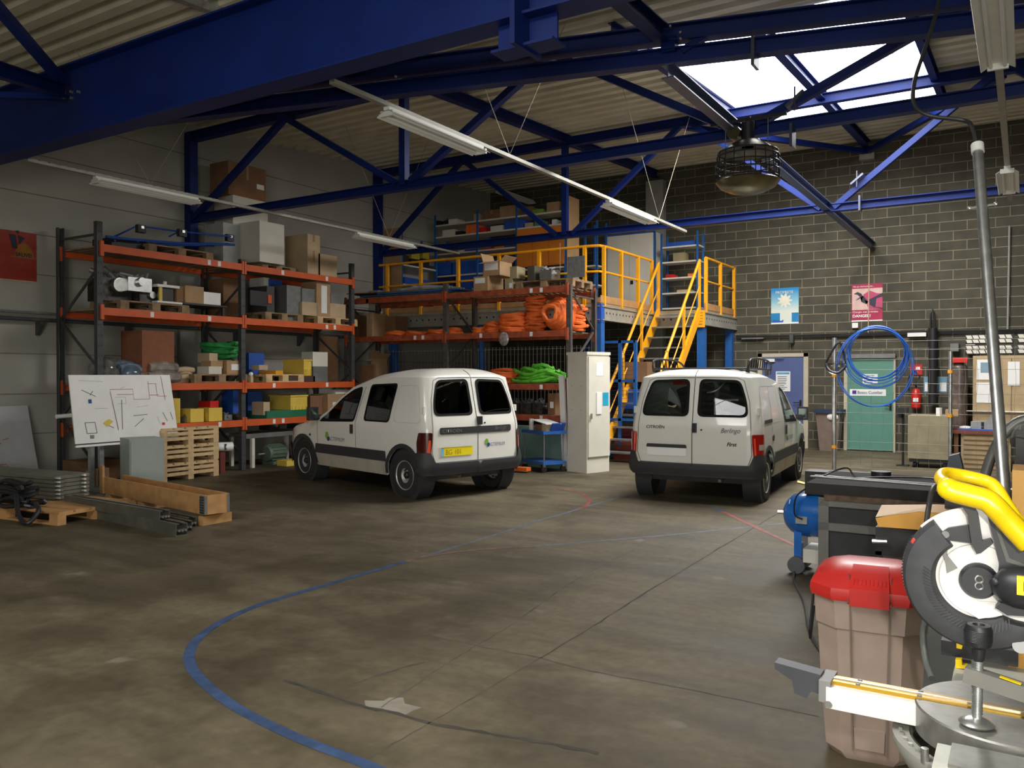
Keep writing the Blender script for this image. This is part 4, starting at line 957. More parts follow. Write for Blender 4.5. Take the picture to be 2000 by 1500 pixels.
# ------------------------------------------------------------ pallet racks
def rack(label, loc, rz, bays, depth, levels, ztop_, om, mids=None, um=None, decks=True):
    um = um or dgrey
    t = thing('pallet_rack', label, 'rack', loc, rz); INV[t.name] = Matrix.Identity(4)
    for i, x in enumerate(bays):
        for y in (0.0, depth):
            h = ztop_[i]
            u = MB(); u.bb(x - 0.045, x + 0.045, y - 0.006 + 0.0, y + 0.006, 0, h)
            s = 1 if y == 0 else -1
            u.bb(x - 0.045, x - 0.037, y, y + s * 0.07, 0, h); u.bb(x + 0.037, x + 0.045, y, y + s * 0.07, 0, h); u.bb(x - 0.06, x + 0.06, y - 0.04, y + 0.07 * s, 0, 0.01)
            n = int(h / 0.15); 
            u.build('upright', um, t, smooth=False)
            sl = MB()
            for k in range(n):
                for q in (-0.02, 0.02): sl.bb(x + q - 0.006, x + q + 0.006, y - s * 0.0085, y - s * 0.0065, 0.1 + k * 0.15, 0.125 + k * 0.15)
            sl.build('slot_row', MATS['panel_gap'], t, smooth=False)
        z = 0.25; fl = 0; h = ztop_[i]
        while z + 0.75 < h:
            a, b_ = (0.04, depth - 0.04) if fl == 0 else (depth - 0.04, 0.04)
            MB().bar((x, a, z), (x, b_, z + 0.72), 0.03, 0.03, (1, 0, 0)).build('brace', um, t, smooth=False); z += 0.74; fl = 1 - fl
        MB().bar((x, 0.04, h - 0.18), (x, depth - 0.04, h - 0.18), 0.03, 0.03, (1, 0, 0)).build('brace', um, t, smooth=False)
    for i in range(len(bays) - 1):
        x0, x1 = bays[i] + 0.045, bays[i + 1] - 0.045
        for z in levels:
            for y in (-0.01, depth + 0.01):
                b_ = MB(); b_.bb(x0, x1, y - 0.022, y + 0.022, z - 0.055, z + 0.055)
                for xx in (x0, x1): b_.bb(xx - (0.05 if xx == x0 else -0.0), xx + (0.0 if xx == x0 else 0.05), y - 0.03, y + 0.01 if y < 0 else y + 0.03, z - 0.12, z + 0.10)
                b_.build('beam', om, t, smooth=False)
            if decks:
                d = MB(); n = int((x1 - x0) / 0.13)
                for k in range(n): d.bb(x0 + k * 0.13 + 0.01, x0 + k * 0.13 + 0.10, 0.02, depth - 0.02, z + 0.03, z + 0.05)
                d.build('deck_slats', oldwood, t, smooth=False)
            for k in range(2):
                xx = x0 + (x1 - x0) * random.choice((0.22, 0.3, 0.72, 0.8)) ; MB().bb(xx, xx + 0.06, -0.036, -0.032, z - 0.04, z + 0.04).build('beam_label', paper, t, smooth=False)
    return t
R1X = -11.4; R1L = [0.81, 1.45, 2.56, 3.48]
rack('tall pallet rack with bright orange beams along the left wall', (R1X, 7.0, 0), PI / 2, [0.0, 2.58, 5.3], 1.05, R1L, [3.86, 3.62, 3.86], orange)
rack('pallet rack with faded orange beams in front of the mezzanine', (-12.2, 12.95, 0), 0, [0.0, 2.6, 5.32], 1.05, [0.86, 1.42, 2.38, 3.17], [3.22, 3.42, 3.24], oldorange, um=mat('bare_grey_upright', (0.13, 0.12, 0.11), 0.45, 0.4, var=0.2))
def r1z(l): return R1L[l] + 0.056
R2L = [0.86, 1.42, 2.38, 3.17]
def r2z(l): return R2L[l] + 0.056

LASTP = [None]
def pallet(loc, rz, label, m=None, L=1.2, W=0.8, group=None, H=0.144):
    m = m or oldwood
    t = thing('pallet', label, 'pallet', loc, rz, group); INV[t.name] = Matrix.Identity(4); LASTP[0] = t
    for k in range(5):
        y = -W / 2 + W * (k + 0.5) / 5; MB().bb(-L / 2, L / 2, y - W * 0.085, y + W * 0.085, H - 0.022, H).build('deck_board', m, t, smooth=False)
    for x in (-L / 2 + 0.07, 0, L / 2 - 0.07):
        MB().bb(x - 0.07, x + 0.07, -W / 2, W / 2, H - 0.044, H - 0.022).build('cross_board', m, t, smooth=False)
        for y in (-W / 2 + 0.05, 0, W / 2 - 0.05): MB().bb(x - 0.07, x + 0.07, y - 0.05, y + 0.05, 0.022, H - 0.044).build('block', m, t, smooth=False)
    for y in (-W / 2 + 0.05, 0, W / 2 - 0.05): MB().bb(-L / 2, L / 2, y - 0.05, y + 0.05, 0, 0.022).build('bottom_board', m, t, smooth=False)
    return t

def carton(x0, x1, y0, y1, z0, z1, label, m=card, cat='box', name='carton', tape=None, open_=False, lab=None, group=None):
    t = thing(name, label, cat, ((x0 + x1) / 2, (y0 + y1) / 2, z0), group=group)
    b_ = MB()
    if open_:
        th = 0.006
        b_.bb(x0, x1, y0, y0 + th, z0, z1); b_.bb(x0, x1, y1 - th, y1, z0, z1); b_.bb(x0, x0 + th, y0, y1, z0, z1); b_.bb(x1 - th, x1, y0, y1, z0, z1); b_.bb(x0, x1, y0, y1, z0, z0 + th)
        b_.build('box_body', m, t, smooth=False)
        f = MB(); f.bar((x0 + (x1 - x0) / 2, y0, z1), (x0 + (x1 - x0) / 2, y0 - 0.16, z1 - 0.05), x1 - x0 - 0.02, th); f.build('flap', m, t, smooth=False)
        f = MB(); f.bar((x1, (y0 + y1) / 2, z1), (x1 + 0.12, (y0 + y1) / 2, z1 + 0.1), y1 - y0 - 0.02, th); f.build('flap', m, t, smooth=False)
        f = MB(); f.bar((x0, (y0 + y1) / 2, z1), (x0 - 0.06, (y0 + y1) / 2, z1 + 0.17), y1 - y0 - 0.02, th); f.build('flap', m, t, smooth=False)
    else:
        b_.bb(x0, x1, y0, y1, z0, z1); b_.bevel(0.004, 1); b_.build('box_body', m, t, smooth=False)
        if tape is not None:
            f = MB(); xm = (x0 + x1) / 2; ym = (y0 + y1) / 2
            if tape == 'x': f.bb(x0 - .002, x1 + .002, ym - .025, ym + .025, z0 + (z1 - z0) * .55, z1 + .003)
            else: f.bb(xm - .025, xm + .025, y0 - .002, y1 + .002, z0 + (z1 - z0) * .55, z1 + .003)
            f.build('tape', mat('packing_tape', (0.32, 0.22, 0.12), 0.35), t, smooth=False)
    if lab:
        s, u0, u1, v0, v1 = lab
        zz0 = z0 + (z1 - z0) * v0; zz1 = z0 + (z1 - z0) * v1
        f = MB()
        if s == 'x': f.bb(x1, x1 + .003, y0 + (y1 - y0) * u0, y0 + (y1 - y0) * u1, zz0, zz1)
        else: f.bb(x0 + (x1 - x0) * u0, x0 + (x1 - x0) * u1, y0 - .003, y0, zz0, zz1)
        f.build('label', paper, t, smooth=False)
    return t
def b1(px0, px1, pytop, lvl, label, m=card, d=0.6, off=0.08, base=0.0, **k):
    """box on the left rack: photo left / right edge, top edge of its front, shelf level"""
    Xf = R1X - off; y1 = at(px1, pytop, X=Xf).y; y0 = at(px0, pytop, X=Xf - d).y; f = at(px1, pytop, X=Xf)
    w_ = y1 - y0
    if w_ < 0.12: y0 = y1 - max(0.12, at(px1, pytop, X=Xf).y - at(px0, pytop, X=Xf).y)
    z0 = r1z(lvl) + base
    return carton(Xf - d, Xf, y0, y1, z0, max(f.z, z0 + 0.04), label, m, **k)
def b2(px0, px1, pytop, lvl, label, m=card, d=0.5, off=0.08, base=0.0, **k):
    Yf = 12.95 + off; x0 = at(px0, pytop, Y=Yf).x; x1 = at(px1, pytop, Y=Yf + d).x; f = at(px0, pytop, Y=Yf)
    if x1 - x0 < 0.12: x1 = x0 + 0.15
    z0 = r2z(lvl) + base
    return carton(x0, x1, Yf, Yf + d, z0, max(f.z, z0 + 0.04), label, m, **k)
def coil(c, r, n, th, m, label, name='webbing_coil', cat='strap', flat=0.7, h=None, upright=False, group=None, squash=1.0):
    c = V(c); mb = MB()
    H = h or n * th * 1.1
    for k in range(n):
        rr = r * (0.45 + 0.55 * k / max(1, n - 1) if upright else random.uniform(0.72, 1.0)); zz = th * 0.5 + (H - th) * k / max(1, n - 1); ph = random.uniform(0, 6)
        pts = []
        for a in range(18):
            t_ = 2 * PI * a / 18; wob = 1 + 0.10 * math.sin(3 * t_ + ph) + 0.05 * math.sin(5 * t_ + 2 * ph)
            x, y, z = rr * wob * math.cos(t_), rr * wob * flat * math.sin(t_), zz + 0.25 * th * math.sin(2 * t_ + ph)
            if upright: pts.append(c + V((x, (zz - H / 2), y + r * flat * 1.05)))
            else: pts.append(c + V((x, y, max(z, th * 0.5))))
        mb.tube(pts, th * 0.55, 6, closed=True)
    return tag(mb.build(name, m), label, cat, group)
def machine(c, s, label, m=None, seed=0, name='machine_part', cat='part', rz=0):
    """a lumpy engine-like casting with flange, shafts and cover"""
    m = m or darkjunk; c = V(c); rnd = random.Random(seed)
    t = thing(name, label, cat, tuple(c), rz); INV[t.name] = Matrix.Identity(4)
    b_ = MB(); b_.box((0, 0, s[2] * .35), (s[0] * .7, s[1] * .8, s[2] * .7)); b_.bevel(min(s) * 0.08, 2); b_.build('housing', m, t)
    f = MB(); f.cyl((-s[0] * .5, 0, s[2] * .45), (-s[0] * .3, 0, s[2] * .45), s[2] * .32, 16); f.build('flange', alu, t); f = MB(); f.cyl((s[0] * .3, 0, s[2] * .5), (s[0] * .5, 0, s[2] * .5), s[2] * .22, 14); f.build('flange', alu, t)
    f = MB()
    for k in range(7): f.cyl((rnd.uniform(-.3, .3) * s[0], rnd.uniform(-.4, .4) * s[1], s[2] * .65), (rnd.uniform(-.35, .35) * s[0], rnd.uniform(-.4, .4) * s[1], s[2] * rnd.uniform(.8, 1.0)), s[2] * rnd.uniform(.05, .12), 10)
    f.build('fittings', greysteel, t)
    return t

# ---- left rack, top level
z4, z3, z2, z1 = r1z(3), r1z(2), r1z(1), r1z(0)
def r1y(px, X=-11.9): return at(px, 600, X=X).y
pallet((-11.95, r1y(330), z4), PI / 2, 'weathered pallet on the top level of the left rack, under the blue frame', oldwood)
t = thing('blue_tube_frame', 'blue tubular vehicle rack with black clamps lying on top of the left rack', 'frame', (-11.9, 8.2, z4 + .16)); m = MB()
A = [at(207, 470, X=-12.1), at(268, 441, X=-12.1), at(452, 462, X=-11.7), at(458, 478, X=-11.5), at(262, 470, X=-11.6)]
z_ = [z4 + .20, z4 + .36, z4 + .36, z4 + .2, z4 + .2]
m.tube([A[0], A[1], at(350, 452, X=-11.9), A[2]], 0.014, 8); m.tube([at(207, 462, X=-11.6), at(258, 468, X=-11.6), at(350, 475, X=-11.6), at(458, 478, X=-11.5)], 0.02, 8)
m.tube([at(215, 472, X=-12.2), at(330, 478, X=-12.2), at(445, 480, X=-12.2)], 0.02, 8); m.tube([at(350, 452, X=-11.9), at(330, 462, X=-11.9)], 0.012, 8)
for px in (225, 270, 330, 400, 450): m.cyl(at(px, 470 + (px - 225) * .03, X=-11.6), at(px - 14, 474, X=-12.2), 0.012, 8)
m.build('tube_frame', bluep, t)
for px, py in ((275, 447), (355, 455), (448, 465), (232, 474)):
    q = MB(); c = at(px, py, X=-11.8); q.box(c, (0.08, 0.14, 0.12)); q.bevel(0.02); q.build('clamp', black, t); MB().box(c + V((0.045, 0, 0.02)), (0.02, 0.05, 0.04)).build('buckle', alu, t)
m = MB(); m.box((-11.95, r1y(245), z4 + 0.10), (0.5, 0.7, 0.16)); m.bevel(0.04); tag(m.build('black_case', black), 'black plastic cases at the left end of the top rack level', 'case')
carton(-12.45, -11.95, r1y(418, -12.2), r1y(470, -12.2), z4, z4 + 0.78, 'tall grey enclosure standing behind the white crate on the top rack level', mat('light_grey_enclosure', (0.40, 0.41, 0.40), 0.5), cat='cabinet', name='steel_enclosure')
carton(-12.5, -12.0, at(455, 420, X=-12.0).y, at(523, 420, X=-12.0).y, z4, at(480, 386, X=-12.0).z, 'white box under the brown carton, at the back of the top rack level', offwhite, cat='box', name='white_box')
carton(-12.5, -12.0, at(446, 350, X=-12.0).y, at(519, 350, X=-12.0).y, at(480, 386, X=-12.0).z, at(480, 322, X=-12.0).z, 'brown carton at the very top of the stack on the left rack', card3, tape='x', lab=('x', .75, .95, .35, .5))
pallet((-11.9, r1y(520), z4), PI / 2, 'dark pallet under the white crate on the top rack level', oldwood, L=0.8, W=0.7, H=0.09)
b1(455, 555, 440, 3, 'large white crate on the top rack level', offwhite, d=0.7, off=0.05, base=0.10, name='white_crate')
b1(557, 625, 492, 3, 'brown carton under another, right of the white crate', card2, d=0.6, off=0.1, tape='x')
b1(557, 625, 461, 3, 'brown carton stacked on another, right of the white crate', card2, d=0.6, off=0.1, base=at(625, 492, X=-11.5).z - z4, tape='x')
b1(622, 658, 501, 3, 'small brown carton at the right end of the top rack level', card2, d=0.5, off=0.1)
# third level
pallet((-11.9, r1y(275), z3), PI / 2, 'pallet carrying engines on the third level of the left rack', oldwood)
machine((-12.0, r1y(222), z3 + .144), (0.55, 0.6, 0.5), 'dark engine block at the left of the third rack level', seed=1)
machine((-11.7, r1y(248), z3 + .30), (0.4, 0.5, 0.3), 'silver gearbox lying on the engine block', alu, seed=2)
machine((-11.75, r1y(276), z3 + .144), (0.3, 0.5, 0.25), 'dark gear motor in the middle of the engine pallet', seed=3)
t = thing('clamping_device', 'white and yellow clamping device on the right end of the engine pallet', 'tool', (-11.6, r1y(322), z3 + .15)); y = r1y(322, -11.6)
MB().bb(-11.8, -11.5, y - .2, y + .25, z3 + .15, z3 + .18).build('base_plate', white, t, smooth=False); MB().bb(-11.75, -11.55, y - .15, y + .12, z3 + .18, z3 + .40).build('body', black, t, smooth=False)
MB().bb(-11.8, -11.5, y - .2, y + .2, z3 + .40, z3 + .44).build('top_plate', white, t, smooth=False); MB().cyl((-11.6, y, z3 + .44), (-11.6, y, z3 + .5), .03, 8).build('knob', white, t); MB().bb(-11.55, -11.52, y - .15, y - .1, z3 + .18, z3 + .4).build('rod', yellowp, t, smooth=False)
m = MB(); y0, y1 = r1y(350, -11.6), r1y(436, -11.6)
t = thing('low_stand', 'black steel stand holding small cartons on the third rack level', 'stand', (-11.8, (y0 + y1) / 2, z3)); m.bb(-12.1, -11.5, y0, y1, z3 + .16, z3 + .19); m.build('top', black, t, smooth=False)
for yy in (y0 + .05, y1 - .05):
    for xx in (-12.05, -11.55): MB().bb(xx - .02, xx + .02, yy - .02, yy + .02, z3, z3 + .16).build('leg', black, t, smooth=False)
b1(345, 362, 560, 2, 'narrow dark brown carton on the black stand', card3, d=0.35, base=.19, off=.15)
b1(362, 398, 561, 2, 'brown carton on the black stand', card, d=0.35, base=.19, off=.12, tape='x')
b1(398, 431, 573, 2, 'white carton on the black stand', white, d=0.35, base=.19, off=.12, lab=('x', .3, .6, .3, .6))
b1(436, 472, 548, 2, 'dark brown carton at the back of the third level beside the middle upright', card3, d=0.4, off=.6)
pallet((-11.85, r1y(523), z3), PI / 2, 'pallet carrying the dark monitor on the third rack level', oldwood, L=.9)
t = b1(484, 536, 560, 2, 'dark control monitor with an orange tag on the third rack level', mat('charcoal_case', (0.045, 0.045, 0.045), 0.5), d=0.5, off=.1, base=.144, name='control_monitor', cat='monitor')
p = at(505, 575, X=-11.49); MB().bb(-11.495, -11.472, p.y - .2, p.y + .18, z3 + .24, z3 + .5).build('screen', black, t, smooth=False); p = at(526, 575, X=-11.49); MB().bb(-11.495, -11.472, p.y - .04, p.y + .04, z3 + .3, z3 + .45).build('switch_panel', orange, t, smooth=False)
b1(487, 526, 543, 2, 'white box behind the dark monitor', white, d=0.4, off=.65, base=.1, name='white_box')
b1(528, 551, 548, 2, 'blue box behind the dark monitor', bluep, d=0.35, off=.6, name='blue_box', cat='box')
b1(560, 588, 560, 2, 'grey cabinet with a bright edge, standing on the third rack level', greysteel, d=0.5, off=.15, name='grey_cabinet', cat='cabinet')
pallet((-11.85, r1y(628), z3), PI / 2, 'pale pallet at the right end of the third rack level', wood, L=1.1)
b1(590, 622, 592, 2, 'flat pale carton on the right pallet, third rack level', card2, d=0.45, off=.08, base=.144)
b1(590, 620, 566, 2, 'grey electronic case on the flat pale carton', greysteel, d=0.4, off=.12, base=at(622, 592, X=-11.48).z - z3, name='grey_case', cat='case')
b1(618, 645, 553, 2, 'tall brown carton with a white printed label on the third rack level', card, d=0.4, off=.08, base=.144, lab=('x', .35, .75, .1, .9))
b1(645, 675, 595, 2, 'flat pale carton at the far right of the third rack level', card2, d=0.4, off=.08, base=.144)
b1(646, 668, 575, 2, 'grey device with a black screen on the flat carton at the far right', greysteel, d=0.35, off=.1, base=at(675, 595, X=-11.48).z - z3, name='grey_case', cat='case')
# second level
b1(236, 340, 648, 1, 'reddish brown wooden chest on the second rack level', brownwood, d=0.55, off=.25, base=.17, name='wooden_chest', cat='chest')
m = MB(); m.bb(-12.3, -11.6, r1y(236), r1y(345), z2, z2 + .165); tag(m.build('dark_platform', oldwood, smooth=False), 'dark low platform under the reddish brown chest', 'platform')
filmm = mat('grey_plastic_film', (0.16, 0.155, 0.15), 0.15, 0.0, var=0.5, scale=8, bump=0.5, bscale=14, coat=0.6)
def wrapped(px0, px1, pyt, lvl, label, X=-11.55, m=filmm, n=5, name='wrapped_bundle'):
    p0, p1 = at(px0, pyt, X=X), at(px1, pyt, X=X); z = r1z(lvl); h = max(.06, (p0.z + p1.z) / 2 - z)
    mb = MB()
    for k in range(n):
        zz = z + h * (0.2 + 0.6 * random.random()); xx = X - random.uniform(.05, .35); r = h * random.uniform(.18, .3)
        mb.tube([(xx, p0.y + random.uniform(0, .1), max(zz, z + r)), (xx + random.uniform(-.03, .03), (p0.y + p1.y) / 2, max(z + r, zz + random.uniform(-.02, .02))), (xx, p1.y - random.uniform(0, .1), max(zz, z + r))], [r * .8, r, r * .85], 10)
    mb.ball((X - .2, (p0.y + p1.y) / 2, z + h * .42), h * .42, (.5 / h if h > .3 else 1.2, (p1.y - p0.y) * .45 / (h * .42), 1), 14)
    return tag(mb.build(name, m), label, 'bundle')
wrapped(196, 240, 688, 1, 'dark plastic-wrapped bundle at the left end of the second rack level')
wrapped(240, 290, 704, 1, 'plastic-wrapped bundle with a blue strip on the second rack level', m=mat('bluish_film', (0.14, 0.19, 0.25), 0.2, var=0.5, scale=8, coat=.5))
wrapped(290, 358, 708, 1, 'silver film-wrapped rolls on the second rack level', m=mat('silver_film', (0.34, 0.30, 0.26), 0.2, 0.2, var=0.4, scale=8, coat=.5))
wrapped(352, 392, 716, 1, 'pale tubes tied in a bundle on the second rack level', m=card2)
pallet((-11.85, r1y(400), z2), PI / 2, 'weathered pallet left of the middle upright, second rack level', oldwood, L=1.1)
coil(at(430, 700, X=-12.0) - V((0, 0, .02)), 0.34, 7, 0.07, greenp, 'pile of green webbing slings on the second rack level', h=.3, flat=.8)
b1(386, 425, 690, 1, 'tan carton tilted above the white fittings on the second rack level', card2, d=0.3, off=.15, base=.34)
b1(443, 478, 705, 1, 'brown carton with a white label on the pallet beside the middle upright', card, d=0.4, off=.06, base=.144, lab=('x', .25, .75, .3, .75))
b1(412, 435, 705, 1, 'small tan carton between the other cartons on the second rack level', card, d=0.25, off=.1, base=.24)
b1(385, 433, 716, 1, 'flat white plastic fittings on the second rack level', offwhite, d=0.3, off=.05, base=.144, name='white_fittings', cat='fitting')
pallet((-11.85, r1y(524), z2), PI / 2, 'pale pallet right of the middle upright, second rack level', wood, L=.9)
b1(505, 553, 724, 1, 'shallow yellow tray on the pale pallet', yellow, d=0.45, off=.06, base=.144, name='yellow_tray', cat='tray')
b1(486, 516, 690, 1, 'dark blue plastic box at the back of the second rack level', bluep, d=0.3, off=.5, base=.144, name='blue_box', cat='box')
b1(506, 523, 713, 1, 'small pale carton on the yellow tray', card2, d=0.2, off=.15, base=.22)
t = thing('round_lamp', 'small round white lamp beside the middle upright on the second rack level', 'lamp', at(490, 738, X=-11.42)); c = at(490, 731, X=-11.42); MB().ball(c, 0.04).build('globe', white, t); MB().bb(c.x - .03, c.x + .03, c.y - .03, c.y + .03, z2, c.z - .03).build('base', card2, t)
def crate(px0, px1, pyt, lvl, label, base=0.0, d=.55, off=.06):
    t = b1(px0, px1, pyt, lvl, label, yellowp, d=d, off=off, base=base, name='yellow_crate', cat='crate')
    b_ = t.children[0]; vs = [v.co for v in b_.data.vertices]; lo = V((min(v.x for v in vs), min(v.y for v in vs), min(v.z for v in vs))); hi = V((max(v.x for v in vs), max(v.y for v in vs), max(v.z for v in vs)))
    r = MB(); r.bb(lo.x - .015, hi.x + .015, lo.y - .015, hi.y + .015, hi.z - .03, hi.z); r.build('rim', yellowp, t, smooth=False, local=True)
    for k in range(5):
        yy = lo.y + (hi.y - lo.y) * (k + .5) / 5; MB().bb(hi.x, hi.x + .012, yy - .008, yy + .008, lo.z, lo.z + (hi.z - lo.z) * .4).build('rib', yellowp, t, smooth=False, local=True)
    return t
m = MB(); m.bb(-12.1, -11.46, r1y(558, -11.5), r1y(612, -11.5), z2, z2 + .11); tag(m.build('dark_pallet', mat('tarred_wood', (0.07, 0.035, 0.025), .8), smooth=False), 'dark base board under the large yellow crate', 'board')
crate(553, 608, 702, 1, 'large yellow plastic crate on the second rack level', base=.115)
b1(612, 640, 716, 1, 'grey square box under the cream panel on the second rack level', greysteel, d=.35, off=.06, name='grey_box', cat='box')
b1(611, 640, 688, 1, 'cream panel box stacked on the grey box, second rack level', offwhite, d=.3, off=.05, base=at(640, 716, X=-11.46).z - z2, name='cream_box', cat='box')
t = MB(); p0, p1 = at(622, 650, X=-12.42), at(662, 650, X=-12.42); t.bb(-12.46, -12.44, p0.y, p1.y, z2, at(640, 657, X=-12.45).z); tag(t.build('cardboard_sheet', card3, smooth=False), 'tall brown cardboard sheet leaning against the wall behind the rack', 'sheet')
# first level
b1(337, 352, 778, 0, 'pale yellow bucket with a red lid on the lowest rack level', yellowp, d=.2, off=.06, name='bucket', cat='bucket')
b1(388, 427, 783, 0, 'flat red tool box on the lowest rack level', redp, d=.3, off=.25, base=.12, name='red_tool_box', cat='box')
b1(372, 398, 798, 0, 'small open yellow bin on the lowest rack level, left one', yellowp, d=.3, off=.05, open_=False, name='yellow_bin', cat='bin')
b1(408, 434, 796, 0, 'small open yellow bin on the lowest rack level, right one', yellowp, d=.3, off=.05, name='yellow_bin', cat='bin')
b1(455, 478, 762, 0, 'dark blue box behind the middle upright on the lowest level', bluep, d=.3, off=.5, name='blue_box', cat='box')
for k, (px, l_) in enumerate(((364, 'small grey metal tool behind the left yellow bin, lowest rack level'), (404, 'small dark metal tool between the two open yellow bins'), (441, 'small grey metal tool just right of the open yellow bins'), (460, 'small dark metal tool beside the middle upright, lowest rack level'))):
    o = machine((-11.6, r1y(px, -11.6), z1), (0.16, 0.2, 0.13), l_, darkjunk if k % 2 else greysteel, seed=10 + k, name='metal_tool', cat='tool'); o['group'] = 'small metal tools on the lowest rack level'
b1(484, 609, 799, 0, 'long green plastic tray on the lowest rack level', mat('green_plastic', (0.02, 0.16, 0.08), .45), d=.5, off=.03, name='green_tray', cat='tray')
crate(527, 600, 771, 0, 'pale yellow plastic crate on the green tray, lowest rack level', base=.055)
b1(492, 527, 785, 0, 'tan carton beside the pale yellow crate', card2, d=.3, off=.08, base=.055)
b1(606, 640, 772, 0, 'brown carton with rolls, between the pale yellow crate and the van', card3, d=.4, off=.2)
b1(640, 672, 769, 0, 'brown carton with a white label behind the van mirror', card, d=.45, off=.08, lab=('x', .3, .6, .3, .6))
b1(655, 681, 761, 0, 'flat white box on the brown carton behind the van mirror', white, d=.3, off=.15, base=at(672, 769, X=-11.48).z - z1, name='white_box')
b1(484, 512, 765, 0, 'dark blue bin behind the pale yellow crate', bluep, d=.3, off=.6, name='blue_bin', cat='bin')

# ---- on the floor under and before the left rack
def pallet_stack():
    y0, y1 = 7.85, 8.8; X = -11.15
    for k in range(3):
        pallet((X - 0.4, (y0 + y1) / 2, 0.0 + k * 0.272), 0.0 if k % 2 else PI / 2 * 0, ['lowest of the pale wooden pallets stacked beside the grey enclosure', 'middle one of the pale wooden pallets stacked beside the grey enclosure', 'topmost of the pale wooden pallets stacked beside the grey enclosure'][k], wood, L=0.85, W=1.05, H=0.27, group=None)
        for zz_ in (.075, .15):
            for x_ in (-.42, .42): MB().bb(x_ - .01, x_ + .01, -.5, .5, zz_, zz_ + .05).build('side_slat', wood, LASTP[0], smooth=False)
            for y_ in (-.52, .52): MB().bb(-.4, .4, y_ - .01, y_ + .01, zz_, zz_ + .05).build('side_slat', wood, LASTP[0], smooth=False)
pallet_stack()
t = thing('white_pipe', 'white plastic pipe with a dark mark lying beside the pallet stack', 'pipe', (-11.5, 9.0, .5)); a, b_ = at(412, 873, X=-11.35), at(453, 872, X=-11.25); MB().cyl(a, b_, .075, 16).build('pipe', white, t)
c = a.lerp(b_, .55); MB().bb(c.x + .07, c.x + .078, c.y - .02, c.y + .02, c.z - .05, c.z + .05).build('mark', ink, t)
q = MB(); q.bb(-11.36, -11.28, 9.0, 9.1, 0, .42); q.bb(-12.0, -11.3, 9.0, 9.1, .38, .42); tag(q.build('red_stand', mat('dark_red_paint', (0.16, 0.03, 0.02), .6)), 'dark red steel stand under the white pipe', 'stand')
t = thing('roller_conveyor', 'low steel roller table under the left rack, behind the van bonnet', 'conveyor', (-11.8, 10.6, 0))
for x in (-12.1, -11.55): MB().bb(x - .02, x + .02, 9.75, 12.0, .52, .60).build('rail', greysteel, t, smooth=False)
for k in range(14): MB().cyl((-12.1, 9.85 + k * .15, .57), (-11.55, 9.85 + k * .15, .57), .03, 10).build('roller', card3 if k % 3 else alu, t)
for y in (9.9, 11.2):
    for x in (-12.1, -11.55): MB().bb(x - .03, x + .03, y - .03, y + .03, 0, .52).build('leg', offwhite, t, smooth=False)
machine((-11.9, 10.6, .62), (.4, .3, .2), 'black valve block on the roller table', black, seed=31)
machine((-11.8, 11.15, .62), (.3, .3, .2), 'second black valve block on the roller table, nearer the van', black, seed=32)
t = thing('electric_motor', 'green ribbed electric motor on the floor under the roller table', 'motor', (-11.7, 10.6, 0)); mm_ = mat('motor_green', (0.10, 0.14, 0.10), .5, var=.2)
MB().lathe([(.05, 0), (.14, .02), (.15, .08), (.15, .38), (.13, .44), (.05, .46)], (-11.75, 10.35, .2), (0, 1, 0), 20).build('housing', mm_, t)
r = MB()
for k in range(16):
    a_ = 2 * PI * k / 16; r.box((-11.75 + .155 * math.cos(a_), 10.58, .2 + .155 * math.sin(a_)), (.006, .3, .03), Matrix.Rotation(-a_ + PI / 2, 3, 'Y'))
r.build('cooling_fins', mm_, t, smooth=False); MB().bb(-11.9, -11.6, 10.42, 10.75, 0, .06).build('foot', mm_, t, smooth=False); MB().cyl((-11.75, 10.2, .2), (-11.75, 10.36, .2), .02, 10).build('shaft', alu, t)
carton(-11.45, -11.2, at(560, 900, X=-11.2).y, at(586, 900, X=-11.2).y, 0, .1, 'small yellowish block on the floor before the roller table', yellowp, name='yellow_block', cat='block')

# drawing board with pinned plans, grey enclosure before it
t = thing('display_board', 'slanted white board covered with small technical drawings, standing before the rack', 'board', (-11.0, 6.9, 0))
P0, P1, P2, P3 = at(146, 868, X=-11.16), at(347, 853, X=-11.16), at(325, 733, X=-11.32), at(130, 733, X=-11.32)
ex = (P1 - P0).normalized(); W_ = (P1 - P0).length; ey = ((P3 - P0) - ex * (P3 - P0).dot(ex)).normalized(); H_ = (P3 - P0).dot(ey); ez = ex.cross(ey)
MB().prism([(0, 0), (W_, 0.0), (W_ * .98, H_), (-.0, H_)], P0, ex, ey, .02).build('sheet', white, t, smooth=False)
MB().prism([(0, -.05), (W_, -.05), (W_, -.02), (0, -.02)], P0, ex, ey, .03).build('ledge', white, t, smooth=False)
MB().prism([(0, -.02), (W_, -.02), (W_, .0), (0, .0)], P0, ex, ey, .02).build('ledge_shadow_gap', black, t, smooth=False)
bo = P0 + ez * .022
def bl(pts, w_, m, nm='drawing_line'):
    mb = MB(); q = strip([(u * W_, v * H_) for u, v in pts], w_); mb.prism(q, bo, ex, ey, .001); mb.build(nm, m, t, smooth=False)
rl = mat('drawing_red', (0.45, 0.16, 0.15), .8); kl = mat('drawing_black', (0.06, 0.07, 0.07), .8); gl_ = mat('drawing_grey', (0.35, 0.36, 0.36), .8)
for pts in ([(.36, .70), (.36, .78), (.58, .78), (.58, .62), (.74, .62), (.74, .90)], [(.74, .68), (.84, .68)], [(.74, .86), (.82, .86), (.82, .66), (.92, .66)], [(.88, .98), (.90, .60)], [(.36, .74), (.40, .18)], [(.42, .70), (.58, .70)]): bl(pts, .008, rl)
